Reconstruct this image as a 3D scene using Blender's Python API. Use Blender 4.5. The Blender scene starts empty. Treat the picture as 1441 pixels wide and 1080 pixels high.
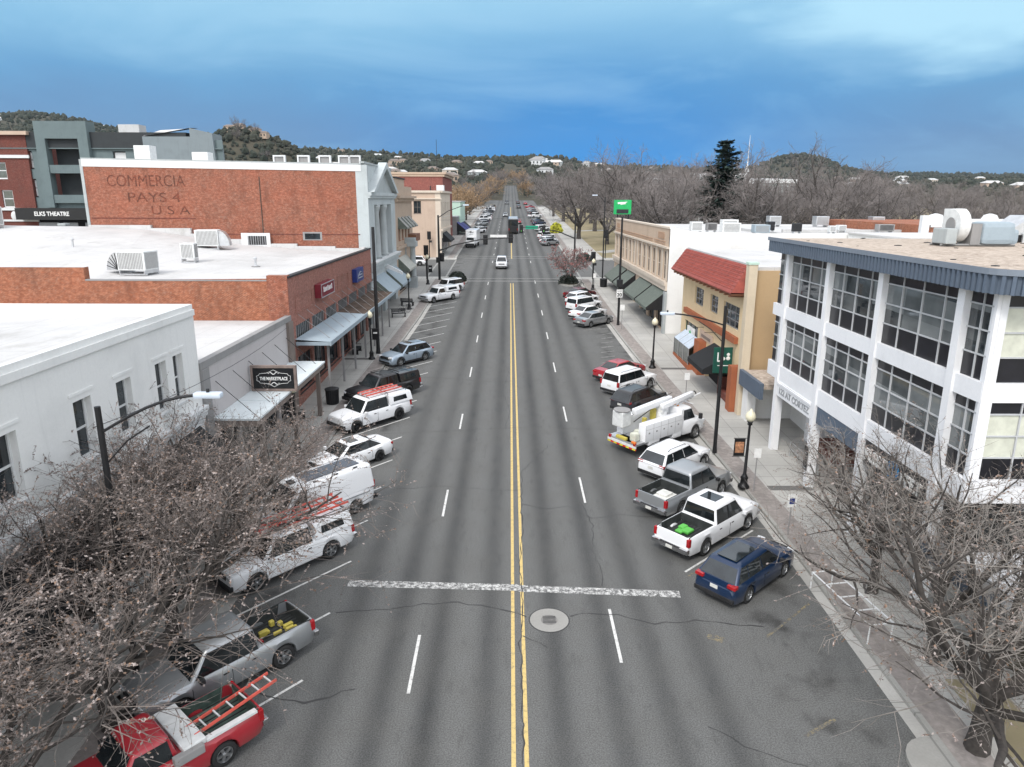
import bpy, bmesh, math, random
from mathutils import Vector, Matrix
from math import sin, cos, pi, radians, sqrt, exp, tan, atan2
V = Vector
rnd = random.Random(11)
S = bpy.context.scene
COL = S.collection

# ---------------------------------------------------------------- camera
def make_camera():
    p, r, y = radians(16.58232), radians(0.19262), radians(0.21405)
    f = V((sin(y)*cos(p), cos(y)*cos(p), -sin(p)))
    rt = V((cos(y), -sin(y), 0)); u = rt.cross(f)
    rt2 = rt*cos(r) + u*sin(r); u2 = -rt*sin(r) + u*cos(r)
    m = Matrix((rt2, u2, -f)).transposed().to_4x4()
    m.translation = V((-0.35, 0, 16.0))
    cd = bpy.data.cameras.new('camera'); co = bpy.data.objects.new('camera', cd)
    COL.objects.link(co); co.matrix_world = m
    cd.sensor_width = 36; cd.lens = 36*1003.1/1441
    cd.clip_start = 0.2; cd.clip_end = 20000
    S.camera = co
make_camera()

# ---------------------------------------------------------------- sky, sun, exposure
S.view_settings.view_transform = 'Standard'; S.view_settings.look = 'None'
S.view_settings.exposure = 0.3; S.view_settings.gamma = 1.0
SUN_EL, SUN_AZ = radians(48), radians(205)      # behind the camera, a little to the left
def make_world():
    w = bpy.data.worlds.new('World'); S.world = w; w.use_nodes = True
    t = w.node_tree; t.nodes.clear(); N = t.nodes.new; K = t.links.new
    out = N('ShaderNodeOutputWorld'); bg = N('ShaderNodeBackground'); K(bg.outputs[0], out.inputs[0])
    sky = N('ShaderNodeTexSky'); sky.sky_type = 'NISHITA'; sky.sun_disc = False
    sky.sun_elevation = SUN_EL; sky.sun_rotation = SUN_AZ
    tc = N('ShaderNodeTexCoord'); sp = N('ShaderNodeSeparateXYZ'); K(tc.outputs['Generated'], sp.inputs[0])
    def math_(op, a, b=None, c=None):
        n = N('ShaderNodeMath'); n.operation = op
        for i, x in enumerate((a, b, c)):
            if x is None: continue
            if isinstance(x, (int, float)): n.inputs[i].default_value = x
            else: K(x, n.inputs[i])
        return n.outputs[0]
    def ramp(fac, pts):
        n = N('ShaderNodeValToRGB'); K(fac, n.inputs[0]); e = n.color_ramp.elements
        while len(e) < len(pts): e.new(0.5)
        for el, (pp, c) in zip(e, pts): el.position = pp; el.color = (*c, 1)
        return n.outputs[0]
    def mix(fac, a, b):
        n = N('ShaderNodeMix'); n.data_type = 'RGBA'
        for i, x in ((0, fac), (6, a), (7, b)):
            if isinstance(x, (int, float)): n.inputs[i].default_value = x
            elif isinstance(x, tuple): n.inputs[i].default_value = (*x, 1)
            else: K(x, n.inputs[i])
        return n.outputs[2]
    def lobe(d, c0, c1):            # smooth 0..1 by angle to a direction (cosines)
        n = N('ShaderNodeVectorMath'); n.operation = 'DOT_PRODUCT'; K(tc.outputs['Generated'], n.inputs[0])
        v = V(d).normalized(); n.inputs[1].default_value = v
        m = N('ShaderNodeMapRange'); m.interpolation_type = 'SMOOTHSTEP'; K(n.outputs['Value'], m.inputs[0])
        m.inputs[1].default_value = c0; m.inputs[2].default_value = c1
        return m.outputs[0]
    # streaky cloud noise in direction space
    mp = N('ShaderNodeMapping'); mp.inputs['Scale'].default_value = (2.2, 2.2, 9.0)
    K(tc.outputs['Generated'], mp.inputs[0])
    nz = N('ShaderNodeTexNoise'); K(mp.outputs[0], nz.inputs['Vector'])
    nz.inputs['Scale'].default_value = 1.6; nz.inputs['Detail'].default_value = 6; nz.inputs['Roughness'].default_value = .55
    nz.inputs['Distortion'].default_value = .6
    z = sp.outputs[2]
    # storm front seen from the camera: blue below, paler above
    fr = ramp(math_('ADD', z, math_('MULTIPLY', math_('SUBTRACT', nz.outputs[0], .5), .10)), [
        (0.00, (.135, .25, .41)), (0.045, (.12, .255, .455)), (0.10, (.13, .32, .55)),
        (0.16, (.22, .45, .66)), (0.22, (.33, .58, .76)), (0.34, (.55, .68, .80))])
    az = math_('DIVIDE', sp.outputs[0], math_('MAXIMUM', sp.outputs[1], .1))
    def bell(a0, aw, z0, zw):
        p = math_('POWER', math_('DIVIDE', math_('SUBTRACT', az, a0), aw), 2); q = math_('POWER', math_('DIVIDE', math_('SUBTRACT', z, z0), zw), 2)
        return math_('EXPONENT', math_('MULTIPLY', math_('ADD', p, q), -1))
    wob = math_('ADD', math_('MULTIPLY', nz.outputs[0], .5), .75)
    fr = mix(math_('MINIMUM', math_('MULTIPLY', bell(.12, .29, .02, .11), wob), 1.0), fr, (.038, .235, .575))
    fr = mix(math_('MULTIPLY', bell(.12, .22, -.03, .075), .75), fr, (.018, .255, .68))
    # pale cloud, upper right
    nz2 = N('ShaderNodeTexNoise'); K(mp.outputs[0], nz2.inputs['Vector'])
    nz2.inputs['Scale'].default_value = 3.4; nz2.inputs['Detail'].default_value = 7
    c = math_('ADD', bell(.70, .38, .20, .075), math_('MULTIPLY', math_('SUBTRACT', nz2.outputs[0], .5), .8))
    cm = N('ShaderNodeMapRange'); cm.interpolation_type = 'SMOOTHSTEP'; K(c, cm.inputs[0]); cm.inputs[1].default_value = .22; cm.inputs[2].default_value = .62
    fr = mix(math_('MULTIPLY', cm.outputs[0], 1.0), fr, (.40, .66, .82))
    hz = math_('MULTIPLY', math_('SUBTRACT', nz.outputs[0], .5), bell(.0, 2.0, .12, .16)); fr = mix(math_('MINIMUM', math_('MAXIMUM', math_('MULTIPLY', hz, 1.6), 0), .4), fr, (.30, .52, .72))
    # bright overcast overhead and behind
    over = mix(.12, ramp(nz.outputs[0], [(0.3, (1.0, .965, .91)), (0.7, (1.36, 1.31, 1.23))]), sky.outputs[0])
    up = N('ShaderNodeMapRange'); up.interpolation_type = 'SMOOTHSTEP'; K(z, up.inputs[0])
    up.inputs[1].default_value = .27; up.inputs[2].default_value = .62
    back = N('ShaderNodeMapRange'); back.interpolation_type = 'SMOOTHSTEP'; K(sp.outputs[1], back.inputs[0])
    back.inputs[1].default_value = .45; back.inputs[2].default_value = -.25
    k = math_('MAXIMUM', up.outputs[0], back.outputs[0])
    K(mix(k, fr, over), bg.inputs[0]); bg.inputs[1].default_value = 1.0
    w.cycles.sampling_method = 'MANUAL'; w.cycles.sample_map_resolution = 512
make_world()
def make_sun():
    l = bpy.data.lights.new('sun', 'SUN'); l.energy = 1.7; l.angle = radians(14); l.color = (1, .965, .91)
    o = bpy.data.objects.new('sun', l); COL.objects.link(o)
    d = V((sin(SUN_AZ)*cos(SUN_EL), cos(SUN_AZ)*cos(SUN_EL), sin(SUN_EL)))
    o.rotation_euler = d.to_track_quat('Z', 'Y').to_euler()
make_sun()

# ---------------------------------------------------------------- materials
M = {}
class NT:
    def __init__(s, name):
        s.m = bpy.data.materials.new(name); s.m.use_nodes = True; s.t = s.m.node_tree
        s.b = s.t.nodes['Principled BSDF']; M[name] = s.m
        g = s.t.nodes.new('ShaderNodeNewGeometry'); s.pos = g.outputs['Position']; s.nrm = g.outputs['Normal']
    def n(s, ty, **kw):
        nd = s.t.nodes.new(ty)
        for k, v in kw.items(): setattr(nd, k, v)
        return nd
    def k(s, a, b): s.t.links.new(a, b)
    def setin(s, nd, i, x):
        if x is None: return
        if isinstance(x, (int, float)): nd.inputs[i].default_value = x
        elif isinstance(x, tuple): nd.inputs[i].default_value = (*x, 1) if len(x) == 3 and nd.inputs[i].type == 'RGBA' else x
        else: s.k(x, nd.inputs[i])
    def math(s, op, a, b=None, c=None):
        nd = s.n('ShaderNodeMath', operation=op)
        for i, x in enumerate((a, b, c)): s.setin(nd, i, x)
        return nd.outputs[0]
    def scale(s, v, sc):
        nd = s.n('ShaderNodeMapping'); s.k(v, nd.inputs[0]); nd.inputs['Scale'].default_value = sc
        return nd.outputs[0]
    def noise(s, v=None, scale=1.0, detail=4, rough=.55, sc=None, dist=0):
        v = v or s.pos
        if sc: v = s.scale(v, sc)
        nd = s.n('ShaderNodeTexNoise'); s.k(v, nd.inputs['Vector'])
        nd.inputs['Scale'].default_value = scale; nd.inputs['Detail'].default_value = detail
        nd.inputs['Roughness'].default_value = rough; nd.inputs['Distortion'].default_value = dist
        return nd.outputs[0]
    def rng(s, v, a, b, c=0.0, d=1.0):
        nd = s.n('ShaderNodeMapRange'); s.k(v, nd.inputs[0])
        for i, x in enumerate((a, b, c, d)): nd.inputs[i+1].default_value = x
        return nd.outputs[0]
    def mix(s, f, a, b, mode='MIX'):
        nd = s.n('ShaderNodeMix', data_type='RGBA', blend_type=mode)
        s.setin(nd, 0, f); s.setin(nd, 6, a); s.setin(nd, 7, b)
        return nd.outputs[2]
    def xyz(s, v=None):
        nd = s.n('ShaderNodeSeparateXYZ'); s.k(v or s.pos, nd.inputs[0]); return nd.outputs
    def bump(s, h, strength=.3, dist=.02):
        nd = s.n('ShaderNodeBump'); s.k(h, nd.inputs['Height']); nd.inputs['Strength'].default_value = strength
        nd.inputs['Distance'].default_value = dist; s.k(nd.outputs[0], s.b.inputs['Normal'])
    def out(s, col=None, rough=None, metal=None, spec=None, coat=None):
        s.setin(s.b, 'Base Color', col); s.setin(s.b, 'Roughness', rough); s.setin(s.b, 'Metallic', metal)
        s.setin(s.b, 'Specular IOR Level', spec)
        if coat: s.b.inputs['Coat Weight'].default_value = coat; s.b.inputs['Coat Roughness'].default_value = .06
        return s.m

def plain(name, c, rough=.6, metal=0, var=.12, scale=3.0, spec=.4, coat=None):
    k = NT(name); n = k.noise(scale=scale, detail=5)
    a = tuple(x*(1-var) for x in c); b = tuple(min(1, x*(1+var)) for x in c)
    return k.out(k.mix(k.rng(n, .3, .7), a, b), rough, metal, spec, coat)
def dirty(name, c, dirt=(.22, .2, .18), amt=.5, rough=.8, scale=.5, streak=True):
    """painted or plastered wall / roof: base colour, broad blotches, thin rain streaks, fine grain"""
    k = NT(name)
    n1 = k.noise(scale=scale, detail=7, rough=.62); n2 = k.noise(scale=9, detail=3)
    col = k.mix(k.rng(n1, .48, .78, 0, amt), c, dirt)
    if streak:
        n3 = k.noise(scale=1.0, detail=5, sc=(3.2, 3.2, .22))
        col = k.mix(k.rng(n3, .56, .82, 0, amt*.75), col, dirt)
    col = k.mix(k.rng(n2, .3, .7, 0, .22), col, tuple(x*.8 for x in c))
    k.bump(n2, .15, .02)
    return k.out(col, rough, 0, .25)
def brick(name, c1, c2, mortar, stain=(.05, .035, .03), amt=.5, bw=.21, bh=.071):
    k = NT(name); x = k.xyz()
    u = k.math('ADD', x[0], x[1]); cb = k.n('ShaderNodeCombineXYZ'); k.k(u, cb.inputs[0]); k.k(x[2], cb.inputs[1])
    bt = k.n('ShaderNodeTexBrick'); k.k(cb.outputs[0], bt.inputs['Vector'])
    bt.inputs['Scale'].default_value = 1; bt.inputs['Brick Width'].default_value = bw; bt.inputs['Row Height'].default_value = bh
    bt.inputs['Mortar Size'].default_value = .009; bt.inputs['Bias'].default_value = 0
    for nm, c in (('Color1', c1), ('Color2', c2), ('Mortar', mortar)): bt.inputs[nm].default_value = (*c, 1)
    n1 = k.noise(scale=.35, detail=8, rough=.68); n2 = k.noise(scale=1.1, detail=6, sc=(1.0, 1.0, .3)); n3 = k.noise(scale=5, detail=4)
    n4 = k.noise(scale=2.6, detail=6, rough=.8); n5 = k.noise(scale=3.2, detail=3, sc=(1, 1, 2.6))
    col = k.mix(k.rng(n1, .35, .7, 0, .55), bt.outputs[0], tuple(min(1, a*1.35+.015) for a in c1))
    col = k.mix(k.rng(n2, .52, .8, 0, amt), col, stain)
    col = k.mix(k.rng(n5, .42, .62, 0, .5), col, tuple(a*.62 for a in c1)); col = k.mix(k.rng(n5, .62, .75, 0, .4), col, tuple(min(1, a*1.5+.03) for a in c1))
    col = k.mix(k.rng(n4, .56, .70, 0, .55), col, tuple(a*.5+.08 for a in mortar))
    col = k.mix(k.rng(n3, .35, .7, 0, .45), col, tuple(a*.55 for a in c2))
    k.bump(bt.outputs['Fac'], -.25, .01)
    return k.out(col, .9, 0, .2)
def glass(name, c=(.02, .026, .032), rough=.05, spec=.55, var=.5):
    k = NT(name); n = k.noise(scale=.9, detail=3)
    return k.out(k.mix(k.rng(n, .35, .65), tuple(a*(1-var) for a in c), tuple(a*(1+var) for a in c)), rough, 0, spec)
def paint(name, c, metal=0.0, rough=.32, coat=.6):
    k = NT(name); n = k.noise(scale=2.2, detail=6); z = k.xyz()[2]
    d = k.math('MULTIPLY', k.rng(z, .15, .75, .55, 0.0), k.rng(n, .3, .75))
    return k.out(k.mix(d, c, (.16, .145, .12)), rough, metal, .5, coat)

plain('black_metal', (.012, .012, .013), .45, 0, .3); plain('dark_trim', (.018, .018, .019), .6, 0, .3)
plain('tyre', (.02, .02, .02), .85, 0, .3); plain('rim_silver', (.42, .43, .44), .3, .9); plain('rim_dark', (.035, .035, .037), .35, .7)
plain('chrome', (.6, .6, .61), .18, 1); plain('underbody', (.012, .012, .012), .9)
glass('car_glass', (.016, .020, .022), .03, .75); glass('clear_glass', (.03, .045, .045), .03, .7); glass('shop_glass', (.022, .028, .032), .06, .55)
def tower_glass():
    k = NT('tower_glass'); x = k.xyz(); fl = k.n('ShaderNodeVectorMath', operation='FLOOR'); k.k(k.scale(k.pos, (.55, .78, .95)), fl.inputs[0]); wn = k.n('ShaderNodeTexWhiteNoise'); k.k(fl.outputs[0], wn.inputs[0])
    n = k.noise(scale=.7, detail=4); v = k.math('ADD', k.math('MULTIPLY', wn.outputs[0], .55), k.math('MULTIPLY', n, .5))
    k.out(k.mix(k.rng(v, .3, .85), (.022, .027, .03), (.20, .215, .215)), .03, 0, .8)
tower_glass()
plain('headlight', (.62, .64, .66), .12, 0, .1, 8, .8); plain('tail_red', (.32, .008, .012), .15, 0, .2, 8, .7); plain('amber', (.6, .2, .02), .3)
plain('plate', (.6, .6, .56), .5)
for nm, c, me in (('white', (.74, .75, .76), 0), ('pearl', (.66, .67, .68), 0), ('silver', (.34, .355, .365), .55), ('silver_blue', (.30, .37, .44), .45),
                  ('grey', (.085, .09, .095), .4), ('charcoal', (.05, .052, .058), .35), ('black', (.012, .012, .014), .1), ('blue', (.004, .020, .060), .2), ('red', (.36, .022, .032), .1),
                  ('maroon', (.11, .012, .016), .2), ('tan', (.32, .28, .21), .3), ('dark_green', (.03, .045, .035), .2)):
    paint('paint_'+nm, c, me)
plain('ladder_red', (.62, .11, .08), .5); plain('alu', (.55, .56, .57), .35, .7); plain('solar', (.075, .085, .105), .15, .2, .2, 6)
plain('bed_dark', (.03, .034, .033), .8, 0, .4); plain('bed_green', (.055, .085, .07), .75, 0, .4); plain('lime', (.10, .42, .07), .5); plain('yellow', (.48, .40, .08), .5); plain('orange', (.7, .18, .03), .5); plain('safety_red', (.6, .03, .03), .5)
plain('white_plastic', (.62, .63, .62), .55, 0, .12, 5); plain('cream', (.55, .56, .47), .5)
plain('kraft', (.34, .24, .14), .8)
# buildings
dirty('stucco_white', (.74, .74, .72), (.42, .43, .42), .4, .85, .4)
dirty('trim_white', (.64, .65, .65), (.3, .3, .3), .25)
dirty('tower_white', (.76, .765, .775), (.42, .43, .45), .22, .7, .5)
dirty('cap_light', (.46, .47, .48), (.3, .3, .3), .3, .6); dirty('plaster_pink', (.47, .445, .44), (.34, .31, .3), .35)
dirty('fascia_brown', (.20, .165, .145), (.09, .075, .07), .5)
dirty('cap_grey', (.27, .265, .26), (.12, .12, .12), .5)
dirty('canopy_white', (.62, .67, .68), (.34, .36, .36), .3, .6, .6)
dirty('lightblue_wall', (.44, .48, .485), (.24, .25, .25), .5); dirty('metal_siding', (.20, .235, .25), (.12, .14, .15), .4)
dirty('stone_grey', (.38, .41, .41), (.18, .19, .19), .55)
dirty('stone_tan', (.44, .34, .26), (.25, .19, .15), .4); dirty('stone_peach', (.50, .385, .30), (.3, .23, .18), .4)
dirty('beige', (.52, .40, .30), (.30, .22, .16), .45); dirty('beige_light', (.60, .52, .43), (.34, .27, .21), .4); dirty('beige_dark', (.42, .27, .18), (.26, .17, .11), .4)
dirty('yellow_wall', (.68, .53, .33), (.42, .29, .17), .35); dirty('tan_wall', (.46, .325, .185), (.36, .24, .13), .35); dirty('cream_pier', (.60, .51, .38), (.4, .33, .24), .5)
dirty('terracotta_pier', (.34, .115, .055), (.18, .06, .035), .5)
dirty('mint', (.50, .66, .56), (.36, .46, .4), .3); dirty('slate_edge', (.19, .22, .26), (.12, .14, .16), .4, .6); dirty('slate_blue', (.10, .128, .168), (.05, .065, .09), .3, .6)
dirty('elks_green', (.135, .175, .18), (.07, .09, .095), .4); dirty('elks_dark', (.04, .045, .048), (.02, .02, .022), .4); dirty('corrugated_blue', (.30, .36, .40), (.2, .23, .25), .35)
plain('black_panel', (.011, .011, .015), .3, 0, .3, 2, .5)
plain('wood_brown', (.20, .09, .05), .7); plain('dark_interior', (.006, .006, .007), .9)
plain('awning_green', (.115, .135, .115), .85, 0, .15); plain('awning_black', (.012, .013, .014), .8); plain('awning_stripe', (.40, .40, .36), .8); plain('awning_blue', (.03, .035, .17), .7)
brick('brick_red', (.31, .092, .050), (.15, .045, .028), (.42, .3, .23), amt=.6)
brick('brick_pink', (.33, .14, .105), (.23, .085, .065), (.36, .27, .23), amt=.4)
brick('brick_orange', (.36, .115, .055), (.19, .058, .03), (.42, .3, .22), amt=.65)
brick('brick_dark', (.17, .045, .032), (.12, .032, .025), (.2, .14, .12), amt=.35)
brick('brick_rose', (.25, .075, .06), (.19, .052, .045), (.28, .19, .16), amt=.35)
plain('tile_red', (.26, .058, .042), .7, 0, .25, 2.5)
plain('sign_black', (.008, .008, .009), .4); plain('letter_white', (.72, .72, .7), .6); plain('letter_grey', (.30, .31, .32), .5); plain('sign_maroon', (.16, .012, .022), .45); plain('sign_blue', (.012, .03, .16), .4)
plain('logo_blue', (.015, .22, .5), .5); plain('sign_green', (.01, .36, .10), .5); plain('sign_dark_green', (.006, .07, .05), .5); plain('street_green', (.01, .27, .16), .5); plain('picture', (.35, .17, .09), .6, 0, .7, 7)
plain('sign_wood', (.20, .155, .135), .8, 0, .3); plain('iron', (.17, .165, .155), .7, 0, .3, 5); plain('rust', (.085, .062, .048), .9, 0, .4, 1.2)
plain('globe', (.66, .62, .46), .35); plain('lamp_head', (.50, .56, .63), .4)
plain('bark', (.055, .048, .043), .95, 0, .35, 6); plain('twig', (.15, .128, .115), .9, 0, .35, 1.5); plain('twig_pale', (.21, .19, .17), .9, 0, .35, 1.5)
plain('bark_far', (.075, .066, .06), .95, 0, .3, 1); plain('twig_far', (.18, .16, .152), .95, 0, .3, .3); plain('twig_tan', (.30, .205, .12), .95, 0, .3, .3); plain('bud_red', (.30, .13, .12), .9, 0, .4, 2)  # bark_far and twig_far are paled: distance haze put into the colour
plain('leaf_brown', (.19, .155, .14), .85, 0, .5, 2.2); plain('leaf_pale', (.31, .265, .245), .8, 0, .4, 2); plain('leaf_rust', (.20, .13, .09), .85, 0, .4, 2)
plain('needle', (.022, .042, .032), .9, 0, .5, .8); plain('shrub_leaf', (.014, .02, .014), .8, 0, .5, 2)
plain('yellow_leaf', (.42, .42, .04), .8, 0, .4, 1)
def faded():
    k = NT('letter_faded'); n = k.noise(scale=1.3, detail=8, rough=.75); n2 = k.noise(scale=7, detail=3)
    k.out(k.mix(k.rng(k.math('ADD', n, k.math('MULTIPLY', k.math('SUBTRACT', n2, .5), .5)), .44, .66), (.10, .048, .036), (.235, .068, .042)), .95, 0, .15)
faded()
def roofing(name, c, seam):
    k = NT(name); x = k.xyz(); n1 = k.noise(scale=.16, detail=8, rough=.68); n2 = k.noise(scale=.55, detail=7, rough=.7, sc=(1, .55, 1)); n3 = k.noise(scale=7, detail=4); n4 = k.noise(scale=.5, detail=4)
    col = k.mix(k.rng(n1, .46, .74, 0, .75), c, tuple(v*.66 for v in c)); col = k.mix(k.rng(n2, .57, .74, 0, .5), col, (.26, .245, .215))
    xs = k.math('ADD', x[0], k.math('MULTIPLY', n4, .1)); f = k.math('LESS_THAN', k.math('FRACT', k.math('DIVIDE', xs, seam)), .028); ys = k.math('ADD', x[1], k.math('MULTIPLY', n4, .12)); f2 = k.math('LESS_THAN', k.math('FRACT', k.math('DIVIDE', ys, seam*4.3)), .007)
    col = k.mix(k.math('MULTIPLY', k.math('MAXIMUM', f, f2), .42), col, tuple(v*.62 for v in c)); col = k.mix(k.rng(n3, .3, .7, 0, .18), col, tuple(v*.8 for v in c)); k.bump(n2, .25, .05); k.out(col, .85, 0, .2)
roofing('roof_white', (.53, .525, .515), 1.9); roofing('roof_grey', (.50, .51, .51), 1.6)
def scrub():
    k = NT('scrub'); n = k.noise(scale=.025, detail=6, rough=.7); n2 = k.noise(scale=.15, detail=3)
    c = k.mix(k.rng(n, .35, .65), (.030, .040, .030), (.075, .072, .055)); c = k.mix(k.rng(n2, .4, .7, 0, .7), c, (.022, .030, .027))
    k.out(c, .95, 0, .1)
scrub()
def asphalt():
    k = NT('asphalt'); x = k.xyz(); ax = k.math('ABSOLUTE', k.math('SUBTRACT', x[0], .1))
    def g(c, w):
        d = k.math('DIVIDE', k.math('SUBTRACT', ax, c), w); return k.math('EXPONENT', k.math('MULTIPLY', k.math('MULTIPLY', d, d), -1))
    n0 = k.noise(scale=.22, detail=5, sc=(1, .12, 1)); n1 = k.noise(scale=.5, detail=8, rough=.65); n2 = k.noise(scale=22, detail=3, rough=.7); n3 = k.noise(scale=3, detail=5, sc=(1, .3, 1))
    tr = k.math('ADD', k.math('ADD', g(1.15, .42), g(2.95, .42)), k.math('ADD', k.math('MULTIPLY', g(4.5, .45), .8), k.math('MULTIPLY', g(6.2, .5), .8)))
    tr = k.math('MULTIPLY', tr, k.rng(n0, .25, .75, .35, 1.1))
    c = k.mix(k.math('MULTIPLY', tr, .95), (.165, .167, .163), (.052, .054, .055))
    c = k.mix(k.rng(n1, .4, .75, 0, .5), c, (.13, .128, .12))
    c = k.mix(k.rng(n3, .55, .8, 0, .35), c, (.045, .046, .046))
    oil = k.math('MULTIPLY', k.math('MULTIPLY', k.rng(ax, 7.6, 8.6), k.rng(ax, 11.4, 10.2)), k.rng(k.noise(scale=.55, detail=6), .5, .68, 0, .75))
    c = k.mix(oil, c, (.038, .037, .036))
    c = k.mix(k.rng(n2, .36, .64, 0, .9), c, (.22, .22, .215), 'OVERLAY')
    k.bump(n2, .35, .01); k.out(c, .9, 0, .25)
asphalt()
def concrete(name, a, b, slab=1.55, joint=(.15, .15, .14)):
    k = NT(name); x = k.xyz(); n1 = k.noise(scale=.45, detail=8, rough=.65); n2 = k.noise(scale=14, detail=3); n3 = k.noise(scale=.17, detail=3)
    c = k.mix(k.rng(n1, .3, .7), a, b); c = k.mix(k.rng(n3, .42, .72, 0, .5), c, tuple(v*.66 for v in a))
    vo = k.n('ShaderNodeTexWhiteNoise'); fl = k.n('ShaderNodeVectorMath', operation='FLOOR'); k.k(k.scale(k.pos, (1/slab, 1/slab, 0)), fl.inputs[0]); k.k(fl.outputs[0], vo.inputs[0])
    c = k.mix(k.math('MULTIPLY', vo.outputs[0], .32), c, tuple(v*.72 for v in a))
    j = None
    for ax_ in (0, 1):
        f = k.math('FRACT', k.math('DIVIDE', x[ax_], slab)); l = k.math('LESS_THAN', f, .022); j = l if j is None else k.math('MAXIMUM', j, l)
    c = k.mix(k.math('MULTIPLY', j, .75), c, joint); c = k.mix(k.rng(n2, .35, .65, 0, .3), c, tuple(v*.75 for v in a))
    k.bump(n2, .2, .01); k.out(c, .9, 0, .25)
concrete('concrete', (.40, .392, .365), (.52, .51, .48)); concrete('kerb_stone', (.29, .285, .265), (.40, .395, .37), 3.0)
brick('paver', (.30, .27, .25), (.26, .235, .22), (.3, .28, .26), (.09, .08, .075), .5, .2, .1)
concrete('dark_band', (.135, .13, .125), (.17, .165, .155), 1.55)
def worn(name, c, lo, hi):
    k = NT(name); n = k.noise(scale=5.5, detail=8, rough=.75); n2 = k.noise(scale=28, detail=3)
    f = k.math('ADD', n, k.math('MULTIPLY', k.math('SUBTRACT', n2, .5), .35))
    k.out(k.mix(k.rng(f, lo, hi), c, (.10, .10, .098)), .8, 0, .25)
worn('mark_white', (.58, .58, .56), .52, .74); worn('mark_yellow', (.56, .42, .17), .50, .76); worn('mark_worn', (.58, .58, .56), .40, .56); worn('mark_faint', (.36, .36, .34), .40, .62); worn('mark_yellow_faint', (.30, .24, .12), .34, .52)
plain('tar', (.040, .040, .040), .7)
def ground_mat():
    k = NT('ground_soil'); n = k.noise(scale=.02, detail=8, rough=.7); n2 = k.noise(scale=.4, detail=5)
    c = k.mix(k.rng(n, .35, .65), (.085, .075, .055), (.055, .056, .04)); c = k.mix(k.rng(n2, .3, .7, 0, .6), c, (.06, .055, .042)); k.out(c, .95, 0, .1)
ground_mat()
def grass_mat():
    k = NT('dry_grass'); n = k.noise(scale=.12, detail=7, rough=.7); n2 = k.noise(scale=3, detail=4)
    c = k.mix(k.rng(n, .35, .65), (.34, .29, .19), (.22, .20, .115)); c = k.mix(k.rng(n2, .3, .7, 0, .5), c, (.27, .22, .15)); k.out(c, .95, 0, .1)
grass_mat()
def gravel_mat():
    k = NT('gravel'); v = k.n('ShaderNodeTexVoronoi'); k.k(k.pos, v.inputs['Vector']); v.inputs['Scale'].default_value = 5.5
    n = k.noise(scale=.3, detail=7, rough=.7); n2 = k.noise(scale=2.2, detail=6, rough=.8)
    c = k.mix(v.outputs['Color'], (.26, .21, .165), (.52, .44, .37)); c = k.mix(k.rng(n, .4, .7, 0, .6), c, (.48, .41, .34)); c = k.mix(k.rng(n2, .56, .72, 0, .85), c, (.10, .085, .075))
    k.bump(v.outputs['Distance'], .6, .05); k.out(c, .95, 0, .15)
gravel_mat()
def stripe_mat(name, a, b, period, axis):
    k = NT(name); x = k.xyz(); f = k.math('FRACT', k.math('DIVIDE', x[axis], period)); n = k.noise(scale=.8, detail=6)
    c = k.mix(k.math('GREATER_THAN', f, .5), a, b); c = k.mix(k.rng(n, .45, .75, 0, .4), c, tuple(v*.6 for v in a)); k.out(c, .65, .0, .3)
stripe_mat('awning_striped', (.42, .41, .37), (.06, .065, .06), .45, 1); stripe_mat('chevron', (.6, .03, .02), (.62, .58, .05), .3, 0)
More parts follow.
